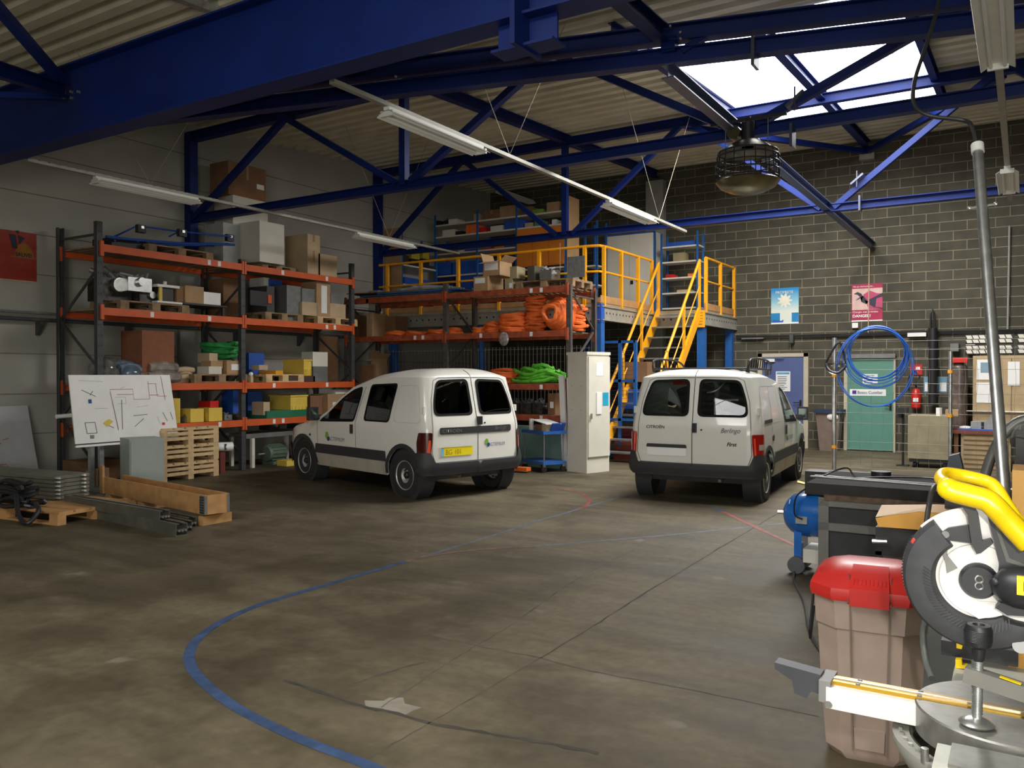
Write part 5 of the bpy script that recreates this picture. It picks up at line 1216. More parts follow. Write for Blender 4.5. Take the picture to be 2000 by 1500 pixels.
for pts in ([(.37, .60), (.40, .16)], [(.44, .17), (.46, .62)], [(.10, .78), (.22, .68)], [(.17, .70), (.2, .76)], [(.56, .20), (.66, .32)], [(.56, .37), (.70, .38)], [(.86, .40), (.90, .26)], [(.94, .40), (.96, .28)], [(.10, .30), (.11, .14)], [(.19, .30), (.20, .14)], [(.10, .30), (.19, .30)], [(.11, .14), (.20, .14)], [(.27, .28), (.36, .20)]): bl(pts, .008, kl)
for pts in ([(.45, .78), (.5, .82)], [(.40, .66), (.50, .66), (.50, .56), (.42, .56)], [(.60, .5), (.72, .52)], [(.80, .34), (.82, .22)], [(.2, .5), (.32, .5)], [(.08, .92), (.3, .9)]): bl(pts, .005, gl_)
MB().prism([(.30 * W_, .22 * H_), (.36 * W_, .30 * H_), (.32 * W_, .34 * H_), (.26 * W_, .28 * H_)], bo, ex, ey, .0015).build('drawing_block', yellowp, t, smooth=False)
MB().prism([(.15 * W_, .58 * H_), (.18 * W_, .58 * H_), (.18 * W_, .64 * H_), (.15 * W_, .64 * H_)], bo, ex, ey, .0015).build('drawing_block', inkblue, t, smooth=False)
MB().prism([(.84 * W_, .20 * H_), (.87 * W_, .20 * H_), (.87 * W_, .24 * H_), (.84 * W_, .24 * H_)], bo, ex, ey, .0015).build('drawing_block', redp, t, smooth=False)
for px, X_ in ((178, -11.18), (197, -11.26)): q = at(px, 870, X=X_); MB().bb(q.x - .03, q.x + .03, q.y - .03, q.y + .03, 0.03, q.z + .15).build('leg', galv, t, smooth=False)
q = at(178, 870, X=-11.18); MB().bb(q.x - .15, q.x + .3, q.y - .04, q.y + .25, 0, .035).build('foot', greysteel, t, smooth=False)
q = P0.lerp(P3, .4); MB().cyl(q + V((-.2, -.1, 0)), q + V((-.2, .5, .02)), .03, 10).build('paper_roll', paper, t)
gM, gR, gL = at(253, 966, Z=0), at(321, 960, Z=0), at(229, 960, Z=0)
ga = math.atan2((gR - gM).y, (gR - gM).x) - PI / 2
gb = thing('grey_enclosure', 'plain grey-green steel enclosure standing on the floor before the drawing board', 'cabinet', tuple(gM), ga); INV[gb.name] = Matrix.Identity(4)
gh = at(253, 858, X=gM.x).z; gw = (gR - gM).length
MB().bb(-.44, 0, 0, gw, 0, gh).bevel(.008, 1).build('case', greybox, gb, smooth=False)
MB().bb(0, .012, .02, gw - .02, .03, gh - .03).build('door', greybox, gb, smooth=False)

# timber channel box, steel profiles, plank stack and pallet on the left
def seg(pxa, pxb, za, zb, w_, h_): return at(*pxa, Z=za), at(*pxb, Z=zb)
twood = mat('orange_pine', (0.46, 0.25, 0.095), .7, var=.18, scale=7)
t = thing('timber_trough', 'long pine trough with stapled steel plates at its end, lying on small blocks', 'trough', (-9.3, 6.4, 0))
A0, A1 = at(200, 962, Z=.10), at(402, 1006, Z=.12)      # near bottom edge
d = (A1 - A0); d.z = 0; L_ = d.length; d.normalize(); n_ = V((-d.y, d.x, 0)); wd_ = .26; hh = at(402, 968, Y=A1.y).z - .12
for s_ in (0, wd_): MB().bar(A0 + n_ * (s_ + .0) + V((0, 0, hh / 2)), A1 + n_ * s_ + V((0, 0, hh / 2)), .022, hh).build('side_board', twood, t, smooth=False)
MB().bar(A0 + n_ * wd_ / 2 + V((0, 0, .011)), A1 + n_ * wd_ / 2 + V((0, 0, .011)), wd_, .022).build('bottom_board', twood, t, smooth=False)
MB().bar(A1 + n_ * (wd_ / 2) + V((0, 0, hh / 2)) - d * .02, A1 + n_ * (wd_ / 2) + V((0, 0, hh / 2)) + d * .0, wd_, hh).build('end_board', twood, t, smooth=False)
MB().bar(A0 + n_ * -.02 + V((0, 0, hh * .85)) , A0 + n_ * -.02 + V((0, 0, hh * .85)) + d * .09, .03, hh * 1.7).build('upright_batten', twood, t, smooth=False)
for s_ in (0.0, wd_):
    MB().bar(A1 + n_ * s_ + V((0, 0, hh / 2)) - d * .11, A1 + n_ * s_ + V((0, 0, hh / 2)) + d * .005, .03, hh * .95).build('steel_plate', galv, t, smooth=False)
    nl = MB()
    for i in range(7):
        for j_ in range(3): q = A1 + n_ * (s_ - .017) - d * (.02 + .033 * j_) + V((0, 0, hh * (.1 + .13 * i))); nl.box(q, (.014, .014, .014))
    nl.build('nail_row', black, t, smooth=False)
for q, nm in ((A1 - d * .08, 0), (A1 - d * 1.6, 1), (A0 + d * .2, 2)): MB().bb(q.x - .04, q.x + .04, q.y - .02, q.y + .36, 0, .10).build('support_block', twood, t, smooth=False)
prof = mat('zinc_profile', (0.15, 0.15, 0.12), .45, .5, var=.3, scale=4)
def profile(pa, pb, za, r, label, k):
    t = thing('steel_profile', label, 'steel profile', at(*pb, Z=za), group='long zinc steel profiles lying on the floor')
    a, b_ = at(*pa, Z=za), at(*pb, Z=za); m = MB(); dd = (b_ - a).normalized(); s_ = dd.cross(V((0, 0, 1)))
    m.bar(a + V((0, 0, .004)), b_ + V((0, 0, .004)), r * 2, .008); m.bar(a + s_ * r + V((0, 0, r)), b_ + s_ * r + V((0, 0, r)), .008, r * 2); m.bar(a - s_ * r + V((0, 0, r)), b_ - s_ * r + V((0, 0, r)), .008, r * 2)
    m.bar(a + s_ * r * .7 + V((0, 0, 2 * r)), b_ + s_ * r * .7 + V((0, 0, 2 * r)), r * .6, .008); m.bar(a - s_ * r * .7 + V((0, 0, 2 * r)), b_ - s_ * r * .7 + V((0, 0, 2 * r)), r * .6, .008)
    m.build('channel', prof, t, smooth=False)
    m = MB()
    for q in range(3): m.cyl(b_ + s_ * (q - 1) * r * .6 + V((0, 0, r * .9)) - dd * .03, b_ + s_ * (q - 1) * r * .6 + V((0, 0, r * .9)) + dd * .02, r * .22, 8)
    m.build('end_fitting', galv, t); return t
profile((145, 1000), (355, 1046), 0.0, .06, 'nearest zinc steel profile lying on the floor', 0)
profile((135, 985), (322, 1018), .10, .055, 'zinc steel profile lying on top of the others before the trough', 1)
profile((158, 993), (365, 1039), 0.0, .055, 'zinc steel profile second from the front on the floor', 2)
profile((165, 984), (374, 1031), 0.0, .055, 'zinc steel profile nearest the pine trough on the floor', 3)
for k in range(6):
    z = .155 + k * .047
    a, b_ = at(0, 990, Z=.15), at(92, 987, Z=.15)
    t = thing('formwork_plank', ['lowest', 'second', 'third', 'fourth', 'fifth', 'topmost'][k] + ' of the green-grey planks with metal end caps stacked at the left', 'plank', (-10.4, 5.8, z), group=None)
    c0 = V((-9.75, 5.62, z + .021)); dd = V((1, .12, 0)).normalized(); sd = V((-dd.y, dd.x, 0))
    MB().bar(c0 - dd * 2.6, c0, .46, .040).build('board', mat('green_grey_board', (0.13, 0.13, 0.095), .7, var=.2), t, smooth=False)
    for s_ in (-.17, .17):
        m = MB(); m.bar(c0 + sd * s_ - dd * .04, c0 + sd * s_ + dd * .02, .11, .012); m.cyl(c0 + sd * s_ + dd * .03 - V((0, 0, .012)), c0 + sd * s_ + dd * .03 + V((0, 0, .012)), .036, 10); m.build('end_cap', alu, t)
t = pallet((-9.85, 5.35, 0), .1, 'long pine pallet under the plank stack at the left edge', twood, L=1.9, W=1.0)
t = thing('black_cable_heap', 'heap of black straps and cable lying on the pallet at the left', 'cable', (-9.7, 5.1, .145)); m = MB()
for k in range(9):
    ph = random.uniform(0, 6); r_ = random.uniform(.2, .38); pts = [V((-9.72 + r_ * math.cos(a * PI / 9 + ph) * 1.1, 4.95 + r_ * .35 * math.sin(a * PI / 9), .17 + .03 * k + .02 * math.sin(a + ph))) for a in range(18)]; m.tube(pts, .022, 6, closed=True)
m.build('strap_loops', black, t); MB().tube(smooth_path([(-9.5, 4.85, .3), (-9.2, 4.72, .12), (-9.02, 4.72, .05), (-9.05, 4.85, .16), (-9.2, 4.9, .22)], 5), .025, 8).build('loose_strap', black, t)
# white sheets leaning on the wall, cartons on the floor behind
t = thing('leaning_sheet', 'large translucent white sheet with red marks leaning against the left wall', 'sheet', (-12.3, 6.2, 0))
a0, a1 = at(-60, 960, X=-12.2), at(75, 955, X=-12.2); zt = at(40, 793, X=-12.45).z
m = MB(); yb_, yt_ = at(80, 950, X=-12.15).y, at(53, 793, X=-12.55).y; m._add([(-12.15, 5.0, 0.01), (-12.15, yb_, 0.01), (-12.55, yt_, zt), (-12.55, 5.0, zt), (-12.14, 5.0, 0.01), (-12.14, yb_, 0.01), (-12.54, yt_, zt), (-12.54, 5.0, zt)], [(0, 1, 2, 3), (4, 5, 6, 7), (0, 1, 5, 4), (1, 2, 6, 5), (2, 3, 7, 6), (3, 0, 4, 7)]); m.build('sheet', mat('pale_blue_white_sheet', (0.42, 0.43, 0.44), .5, var=.05), t, smooth=False)
rm = mat('faded_red_mark', (0.42, 0.22, 0.22), .8)
for k in range(12):
    y = random.uniform(5.7, 6.35); z = random.uniform(.15, 1.2); x = -12.135 - .4 * z / zt; MB().bar((x + .004, y, z), (x + .004, y + random.uniform(-.1, .2), z + random.uniform(-.03, .08)), .015, .006, (1, 0, 0)).build('red_mark', rm, t, smooth=False)
t = carton(-12.3, -11.8, 6.95, 7.6, 0.05, .35, 'battered brown carton on the floor behind the drawing board, left', card3, tape=None)
t = carton(-11.6, -11.35, 6.75, 7.1, 0.0, .28, 'battered brown carton on the floor beside the board leg', card3)
# ------------------------------------------------------------ load on the second rack
q3, q2, q1_, q0 = r2z(3), r2z(2), r2z(1), r2z(0)
sheet_b = mat('blue_sheet_edge', (0.03, 0.10, 0.25), .5, var=.3); sheet_g = mat('grey_film_sheet', (0.33, 0.35, 0.35), .35, var=.4, scale=8, bump=.5, bscale=12)
for k, (xa, xb, zz0, hh_, m_, lb_) in enumerate(((-11.95, -9.7, 0.0, .025, oldwood, 'lowest brown board of the flat stack on top of the faded rack'), (-11.8, -9.5, .03, .03, sheet_b, 'blue board in the flat stack on top of the faded rack'), (-11.3, -9.3, .065, .03, sheet_b, 'upper blue board of the flat stack on top of the faded rack'), (-12.1, -10.2, .10, .015, card3, 'brown board lying across the flat stack at the left'))):
    tag(MB().box(((xa + xb) / 2, 13.35 - k * .03, q3 + zz0 + hh_ / 2), (xb - xa, .7, hh_), rz=.03 * k).build('flat_board', m_, smooth=False), lb_, 'board')
m = MB()
for k in range(6):
    y = 13.1 + k * .1; m.tube([(-10.9, y, q3 + .14), (-10.3, y + .03, q3 + .17 + .02 * math.sin(k * 2)), (-9.6, y, q3 + .14)], [.03, .05, .03], 8)
tag(m.build('film_bundle', sheet_g), 'grey film-covered strips on the flat boards, top of the faded rack', 'bundle')
b2(925, 983, 541, 3, 'open brown carton with a white label on top of the faded rack, the lower one', card, d=.55, open_=False, lab=('y', .1, .8, .55, .9))
b2(943, 1000, 512, 3, 'open carton with a raised flap stacked on another carton, top of the faded rack', card, d=.45, base=at(925, 541, Y=13.03).z - q3, open_=True, lab=('y', .1, .9, .4, .9), off=.12)
b2(986, 1022, 545, 3, 'olive tan carton with a small white label on top of the faded rack', mat('olive_tan_card', (0.33, 0.28, 0.16), .8), d=.4, lab=('y', .6, .95, .15, .6))
b2(996, 1018, 521, 3, 'olive tan carton tilted on another of its kind', MATS['olive_tan_card'], d=.3, base=at(986, 545, Y=13.03).z - q3)
pallet((-7.45, 13.45, q3), 0, 'weathered pallet at the right end of the top of the faded rack', oldwood)
b2(1030, 1062, 520, 3, 'dark olive steel case on the pallet at the right of the faded rack', mat('dark_olive_case', (0.10, 0.095, 0.07), .5, .3), d=.5, off=.1, base=.144, name='steel_case', cat='case')
t = machine((-7.4, 13.2, q3 + .144), (.35, .4, .25), 'shiny electrical parts beside the dark olive case', alu, seed=44)
t = thing('sheet_metal_cover', 'bent galvanised sheet cover standing at the right end of the faded rack', 'panel', (-7.0, 13.25, q3 + .144))
p0, p1 = at(1108, 548, Y=13.1), at(1142, 548, Y=13.1); zt = at(1108, 502, Y=13.1).z
MB().bb(p0.x, p1.x, 13.1, 13.11, q3 + .15, zt).build('front_plate', galv, t, smooth=False); MB().bb(p0.x - .0, p0.x + .01, 13.1, 13.5, q3 + .15, zt - .02).build('side_plate', galv, t, smooth=False)
t = thing('steel_plate', 'dark upright steel plate behind the sheet cover on the faded rack', 'panel', (-7.3, 13.5, q3)); p0, p1 = at(1088, 500, Y=13.55), at(1100, 500, Y=13.55); MB().box(((p0.x + p1.x) / 2, 13.55, (q3 + at(1090, 478, Y=13.55).z) / 2), (.01, .35, at(1090, 478, Y=13.55).z - q3), rz=.5).build('plate', greysteel, t, smooth=False)
# third level of the faded rack
b2(690, 722, 616, 2, 'brown carton at the far left of the faded rack above the beam', card3, d=.5, off=.3)
b2(716, 752, 612, 2, 'large brown carton on the middle level of the faded rack', card, d=.5, off=.06, tape='y')
b2(752, 796, 618, 2, 'dark brown carton behind the orange straps on the faded rack', card3, d=.4, off=.45)
def c2(px, lvl, r, n, th, h, label, m=oranget, off=.3, flat=.7, upright=False, squash=1): 
    p = at(px, 640, Y=12.95 + off); return coil((p.x, 12.95 + off, r2z(lvl)), r, n, th, m, label, h=h, flat=flat, upright=upright)
c2(775, 2, .30, 3, .06, .10, 'flat heap of orange webbing at the left of the faded rack')
c2(812, 2, .26, 3, .055, .09, 'flat heap of orange webbing left of the middle upright')
c2(852, 2, .2, 3, .05, .12, 'orange webbing on small boards left of the middle upright', off=.35)
c2(886, 2, .18, 4, .05, .13, 'small orange webbing heap right of the middle upright', off=.35)
c2(936, 2, .13, 4, .05, .13, 'small orange coil, leftmost of the row on the middle level')
c2(962, 2, .17, 5, .055, .22, 'orange coil second in the row on the middle level')
c2(1003, 2, .30, 7, .06, .36, 'wide orange webbing coil in the middle of the row')
c2(1046, 2, .21, 12, .06, .66, 'tall stacked orange webbing coil beside the roll')
c2(1085, 2, .30, 11, .07, .50, 'orange webbing rolled upright, showing its round end', upright=True, flat=1.0, off=.25)
c2(1125, 2, .20, 8, .06, .48, 'orange coil at the right end behind the rack upright', off=.6)
t = MB(); p = at(985, 660, Y=12.88); t.ball((p.x, 12.86, p.z - .02), .11, (1, .25, 1.2), 12); tag(t.build('plastic_bag', mat('clear_plastic_bag', (0.30, 0.25, 0.25), .15, var=.5, scale=20, bump=.6, bscale=20, coat=.8)), 'crumpled clear plastic bag hanging from the beam of the faded rack', 'bag')
# second and first levels
b2(702, 760, 712, 1, 'brown carton behind the left van roof on the faded rack', card3, d=.5, off=.1)
t = b2(724, 752, 700, 1, 'torn open brown carton on the faded rack above the left van', card, d=.35, off=.15, base=.12, open_=True)
c2(985, 1, .28, 6, .055, .28, 'orange webbing pile beside the green slings on the faded rack', off=.35)
m = MB(); c = at(1052, 742, Y=13.3)
for k in range(16):
    ph = random.uniform(0, 6); rr = random.uniform(.15, .42); cx = c.x + random.uniform(-.3, .3); zz = q1_ + .05 + random.uniform(0, .26)
    m.tube([(cx + rr * math.cos(a * PI / 7), 13.3 + random.uniform(-.02, .02) + rr * .5 * math.sin(a * PI / 7), max(q1_ + .04, zz + .05 * math.sin(a + ph))) for a in range(14)], .032, 6, closed=True)
tag(m.build('green_sling_pile', mat('bright_green_webbing', (0.12, 0.50, 0.04), .45, var=.3, scale=10)), 'pile of bright green lifting slings on the faded rack right of the left van', 'strap')
for k, (px, s_) in enumerate(((1010, .4), (1035, .35), (1058, .3))): machine((at(px, 790, Y=13.3).x, 13.3, q0), (s_, .4, .28), ('dark machinery at the left', 'dark machinery in the middle', 'dark machinery at the right')[k] + ' of the lowest level of the faded rack', seed=60 + k)
b2(1070, 1090, 768, 0, 'brown carton with a white spot at the right end of the lowest level', card3, d=.4, off=.2, lab=('y', .3, .8, .3, .6))
machine((-9.2, 13.4, q0), (.5, .5, .3), 'dark machinery on the lowest level hidden behind the van', seed=70)
# wire screen behind the faded rack
t = thing('wire_screen', 'tall screen of vertical wires behind the faded rack', 'screen', (-9.5, 14.2, .9)); m = MB()
for k in range(58): x = -12.0 + k * .088; m.box((x, 14.14, 1.55), (.008, .008, 1.3))
m.build('vertical_wires', galv, t, smooth=False); m = MB()
for z in (.95, 1.55, 2.15): m.bb(-12.1, -6.95, 14.145, 14.155, z, z + .01)
m.build('horizontal_wires', galv, t, smooth=False)
MB().bb(-12.1, -12.05, 14.12, 14.17, 0, 2.2).build('post', greysteel, t); MB().bb(-7.0, -6.95, 14.12, 14.17, 0, 2.2).build('post', greysteel, t)

# ------------------------------------------------------------ mezzanine
DZ = 3.03; MY = 14.35; MX = -6.93; MY2 = 17.0; MX2 = -5.77
perf = mat('galvanised_floor_beam', (0.42, 0.40, 0.34), .45, .4, var=.15)
t = thing('mezzanine', 'raised steel storage platform in the back left corner', 'platform', (XW, MY, DZ)); INV_M = t
d = MB(); d.bb(XW, MX, MY, YB, DZ - .06, DZ); d.bb(MX, MX2, MY2, YB, DZ - .06, DZ); d.build('deck', mat('deck_chipboard', (0.30, 0.22, 0.13), .7), t, smooth=False)
fb_ = MB()
for a, b_ in (((XW, MY), (MX, MY)), ((MX, MY), (MX, MY2)), ((MX, MY2), (MX2, MY2)), ((MX2, MY2), (MX2, YB))):
    fb_.bar((a[0], a[1], DZ - .20), (b_[0], b_[1], DZ - .20), .03, .28); fb_.bar((a[0], a[1], DZ - .33), (b_[0], b_[1], DZ - .33), .09, .02); fb_.bar((a[0], a[1], DZ - .07), (b_[0], b_[1], DZ - .07), .09, .02)
fb_.build('edge_beam', perf, t, smooth=False)
hm = MB()
def holes(a, b_, n):
    a, b_ = V(a), V(b_); d_ = (b_ - a).normalized(); s_ = V((d_.y, -d_.x, 0))
    for k in range(n):
        c = a.lerp(b_, (k + .5) / n); hm.cyl(c + s_ * .014, c + s_ * .018, .022, 8)
holes((XW, MY, DZ - .19), (MX, MY, DZ - .19), 34); holes((MX, MY, DZ - .19), (MX, MY2, DZ - .19), 17); holes((MX2, MY2, DZ - .19), (MX2, YB, DZ - .19), 13); holes((MX, MY2, DZ - .19), (MX2, MY2, DZ - .19), 7)
hm.build('beam_holes', MATS['panel_gap'], t, smooth=False)
bx = MB(); bx.bb(MX - .1, MX + .03, MY - .03, MY + .12, DZ - .38, DZ - .02); bx.build('corner_bracket', bluep, t, smooth=False)
tb = MB(); tb.bar((MX, MY, DZ + .07), (MX, MY2, DZ + .07), .02, .14); tb.bar((MX2, MY2, DZ + .07), (MX2, YB, DZ + .07), .02, .14); tb.bar((XW, MY, DZ + .05), (MX, MY, DZ + .05), .02, .1); tb.build('toe_board', mat('orange_brown_toe_board', (0.42, 0.22, 0.09), .6), t, smooth=False)
colb = mat('blue_column_paint', (0.015, 0.10, 0.33), .45)
for x, y in ((MX - .06, MY + .06), (MX2 - .1, MY2 + .1), (-9.8, MY + .06), (XW + .5, MY + .1), (MX2 - .1, YB - .15), (-8.6, 17.2)): MB().bb(x - .08, x + .08, y - .08, y + .08, 0, DZ - .34).build('column', colb, t, smooth=False)
sg = MB().bb(MX2 + .0, MX2 + .012, MY2 + .08, MY2 + .32, DZ - .36, DZ - .02); sg = MB().bb(-5.98, -5.75, MY2 - .05, MY2 - .04, DZ - .38, DZ - .02).build('load_sign', yellow, t, smooth=False)
for k in range(5): MB().bb(-5.95, -5.80, MY2 - .053, MY2 - .05, DZ - .08 - k * .06, DZ - .07 - k * .06).build('sign_line', ink, t, smooth=False)
def guard(t, pts, posts, z, top=1.10):
    for zz, r in ((top, .027), (top * .55, .021)):
        m = MB(); m.tube([(p[0], p[1], z + zz) for p in pts], r, 8); m.build('rail', yellow, t)
    for x, y in posts: MB().bb(x - .032, x + .032, y - .032, y + .032, z - .06, z + top).build('post', yellow, t, smooth=False)
t = thing('guard_rail', 'yellow guard rail along the front and side of the mezzanine, left of the stairs', 'railing', (-9.5, MY, DZ))
guard(t, [(XW + .1, MY), (MX - .25, MY), (MX - .05, MY + .05), (MX, MY + .25), (MX, MY2 - .05)], [(at(px, 520, Y=MY).x, MY) for px in (728, 757, 822, 895, 975, 1053, 1142)] + [(MX, 14.5), (MX, 15.3), (MX, 16.15), (MX, MY2 - .1)], DZ)
t = thing('guard_rail', 'yellow guard rail right of the stairs, ending at the block wall', 'railing', (MX2, 18.1, DZ))
guard(t, [(MX2, MY2 + .05), (MX2, YB - .1)], [(MX2, MY2 + .07), (MX2, 18.05), (MX2, YB - .15)], DZ)
# stairs
t = thing('staircase', 'steep yellow steel stairs leading up to the mezzanine', 'stairs', (-6.35, 14.1, 0)); SX0_, SX1_ = -6.80, -5.88; YB0, YT = 14.05, MY2
for x in (SX0_, SX1_): MB().bar((x, YB0, .02), (x, YT, DZ - .03), .05, .20).build('stringer', yellow, t, smooth=False)
for k in range(13):
    f_ = (k + .8) / 13.5; MB().box(((SX0_ + SX1_) / 2, YB0 + (YT - YB0) * f_, DZ * f_), (SX1_ - SX0_ - .05, .24, .03)).build('tread', galv, t, smooth=False)
for x in (SX0_, SX1_):
    m = MB(); m.tube([(x, YB0 + .05, .98), (x, YT - .02, DZ + 1.05)], .030, 8); m.build('handrail', yellow, t); m = MB(); m.tube([(x, YB0 + .08, .55), (x, YT - .02, DZ + .5)], .013, 8); m.build('mid_rail', yellow, t)
    for k in range(4):
        y = YB0 + .12 + (YT - YB0 - .14) * k / 3; z = (y - YB0) / (YT - YB0) * DZ; MB().bb(x - .024, x + .024, y - .024, y + .024, z, z + 1.02).build('post', yellow, t, smooth=False)
for k in range(4):
    tag(MB().bb(-6.75, -5.95, 14.55 + k * .02, 14.9 + k * .02, .0 + k * .09, .085 + k * .09).build('red_block', mat('dark_red_block', (0.22, 0.05, 0.035), .7, var=.3), smooth=False), ('lowest', 'second', 'third', 'topmost')[k] + ' of the dark red blocks stacked under the stairs', 'block')

def shelf(label, x0, x1, y0, y1, z0, levels, h, posts, um, panel_=None, face='y'):
    t = thing('shelving_unit', label, 'shelf', ((x0 + x1) / 2, (y0 + y1) / 2, z0))
    for p in posts:
        for q in ((y0, y1) if face == 'y' else (x0, x1)):
            x, y = (p, q) if face == 'y' else (q, p); MB().bb(x - .02, x + .02, y - .02, y + .02, z0, z0 + h).build('post', um, t, smooth=False)
    for z in levels: MB().bb(x0, x1, y0, y1, z - .035, z).build('shelf_board', offwhite, t, smooth=False)
    return t
bsh = mat('blue_shelf_post', (0.015, 0.11, 0.36), .45)
SY = 16.3; lv = [DZ + .1, 3.56, 4.03, 4.62, 5.16, 5.52 - .02]
lv = [3.15, at(900, 570, Y=SY).z, at(1100, 520, Y=SY).z, at(900, 512, Y=SY).z - .02, at(1060, 448, Y=SY).z, at(1060, 420, Y=SY).z]
lv = sorted(set(round(z, 2) for z in lv))
t = shelf('long blue and grey shelving run on the mezzanine loaded with boxes', -12.4, -8.72, SY, SY + .5, DZ, [3.15, 3.62, 4.08, 4.62, 5.04, 5.33], 2.55, [-12.38, -11.12, -10.02, -8.74], bsh)
MB().bb(-8.70, -8.68, SY - .01, SY + .55, DZ, DZ + 2.62).build('end_panel', mat('pale_chipboard_panel', (0.52, 0.33, 0.16), .7, var=.06), t, smooth=False)
t2 = shelf('blue and grey shelving along the left wall at the mezzanine corner', XW + .03, XW + .48, 14.75, 16.1, DZ, [3.3, 3.75, 4.2], 1.9, [14.77, 16.08], bsh, face='x')
MB().bb(XW + .02, XW + .50, 14.72, 14.74, DZ, DZ + 2.0).build('end_panel', card, t2, smooth=False)
def bs(px0, px1, pyt, z0, label, m=card, name='carton', cat='box', d=.35, off=.06, Y=SY, **k):
    Yf = Y + off; x0 = at(px0, pyt, Y=Yf).x; x1 = at(px1, pyt, Y=Yf).x; zt = at(px0, pyt, Y=Yf).z
    return carton(x0, x1, Yf, Yf + d, z0, max(zt, z0 + .05), label, m, name=name, cat=cat, **k)
bs(945, 975, 412, 5.33, 'brown carton on the top shelf of the mezzanine, left one of a pair', card3, tape='y')
bs(976, 1008, 404, 5.33, 'brown carton on the top shelf of the mezzanine, right one of a pair', card, tape='y')
bs(925, 935, 418, 5.33, 'narrow pale box on the top mezzanine shelf beside the cartons', card2)
bs(1068, 1092, 396, 5.33, 'brown carton on the top mezzanine shelf nearest the chipboard panel', card)
bs(1022, 1038, 405, 5.33, 'brown carton behind the truss diagonal on the top mezzanine shelf', card3)
bs(1040, 1060, 410, 5.33, 'small green bag on the top mezzanine shelf', mat('lime_green_cloth', (0.18, 0.38, 0.04), .8), name='green_bag', cat='bag')
for k, (a, b_, y_, m_, l_) in enumerate(((852, 860, 432, black, 'small black box at the left of the top mezzanine shelf'), (866, 874, 431, black, 'second small black box at the left of the top mezzanine shelf'), (876, 892, 429, white, 'small white boxes at the left of the top mezzanine shelf'))): bs(a, b_, y_, 5.33, l_, m_, name='small_box')
bs(864, 888, 450, 5.04, 'pale grey boxes on the upper mezzanine shelf left of the orange bin', offwhite, name='grey_boxes')
bs(890, 902, 452, 5.04, 'dark box on the upper mezzanine shelf', black, name='dark_box'); bs(910, 932, 440, 5.04, 'orange bin on the upper mezzanine shelf', oranget, name='orange_bin', cat='bin')
bs(936, 948, 445, 5.04, 'dark red bin beside the orange bin on the mezzanine shelf', redp, name='red_bin', cat='bin')
bs(958, 982, 442, 5.04, 'white cartons on the upper mezzanine shelf', offwhite, name='white_box'); bs(985, 1022, 432, 5.04, 'dark blue bin on the upper mezzanine shelf', bluep, name='blue_bin', cat='bin')
bs(1025, 1040, 436, 5.04, 'yellowish carton right of the dark blue bin', card2); bs(1044, 1056, 430, 5.04, 'blue green box above the orange cabinets', teal, name='teal_box'); bs(1078, 1086, 429, 5.04, 'small white box above the orange cabinets', white, name='white_box'); bs(1100, 1109, 421, 5.04, 'tall pale box beside the chipboard panel', offwhite, name='pale_box')
for k in range(3):
    x0 = -10.0 + k * .42; t_ = thing('orange_cabinet', ('left', 'middle', 'right')[k] + ' one of the three orange cabinets on the mezzanine shelves', 'cabinet', (x0 + .2, SY + .2, 4.11))
    MB().bb(x0, x0 + .415, SY - .02, SY + .4, 4.12, 5.0).build('case', mat('orange_cabinet_paint', (0.62, 0.19, 0.02), .5, var=.05), t_, smooth=False); MB().bb(x0 + .01, x0 + .405, SY - .032, SY - .02, 4.14, 4.98).build('door', MATS['orange_cabinet_paint'], t_, smooth=False)
for k, (a, b_, y_, z_, m_, l_) in enumerate(((965, 985, 482, 4.62, oranget, 'bright orange carton on the middle mezzanine shelf'), (942, 960, 487, 4.62, redp, 'red box on the middle mezzanine shelf'), (985, 1006, 487, 4.62, bluep, 'blue bin right of the bright orange carton'), (908, 930, 490, 4.62, bluep, 'blue bin left of the red box'), (895, 905, 492, 4.62, white, 'white box on the middle mezzanine shelf behind the rail'), (855, 890, 492, 4.62, card3, 'brown carton on the middle mezzanine shelf'),
    (848, 880, 514, 4.08, bluep, 'blue bin at the left of the lower mezzanine shelf'), (884, 930, 512, 4.08, bluep, 'long blue bin on the lower mezzanine shelf'), (934, 980, 510, 4.08, bluep, 'blue bin on the lower mezzanine shelf behind the open carton'), (890, 930, 536, 3.62, bluep, 'dark blue crate on the lowest mezzanine shelf'), (848, 885, 538, 3.62, mat('deep_navy_plastic', (0.01, 0.02, 0.08), .5), 'row of navy bottles on the lowest mezzanine shelf'), (1020, 1060, 533, 3.62, black, 'black case on the lowest mezzanine shelf'))):
    bs(a, b_, y_, z_, l_, m_, name='shelf_box')
for k, (y, z_, w_) in enumerate(((14.95, 4.2, .3), (15.35, 4.2, .3), (15.75, 4.2, .25))):
    t_ = thing('tool_case', ('nearest', 'middle', 'farthest')[k] + ' of the black and yellow tool cases on the shelves by the left wall', 'case', (XW + .25, y, z_))
    MB().bb(XW + .08, XW + .42, y - w_ / 2, y + w_ / 2, 4.205, 4.38 + .05 * (k != 1)).build('case', black, t_, smooth=False); MB().bb(XW + .08, XW + .42, y - w_ / 2, y + w_ / 2, 4.38 + .05 * (k != 1), 4.55 + .05 * (k != 1)).build('lid', mat('case_yellow', (0.45, 0.36, 0.02), .5), t_, smooth=False)
for k, z_ in enumerate((3.3, 3.75)):
    for j_ in range(2): tag(MB().bb(XW + .08, XW + .46, 14.9 + j_ * .6, 15.4 + j_ * .6, z_, z_ + .16).build('blue_bin', bluep, smooth=False), ('left', 'right')[j_] + ' blue bin on the ' + ('lower', 'upper')[k] + ' shelf by the left wall', 'bin')
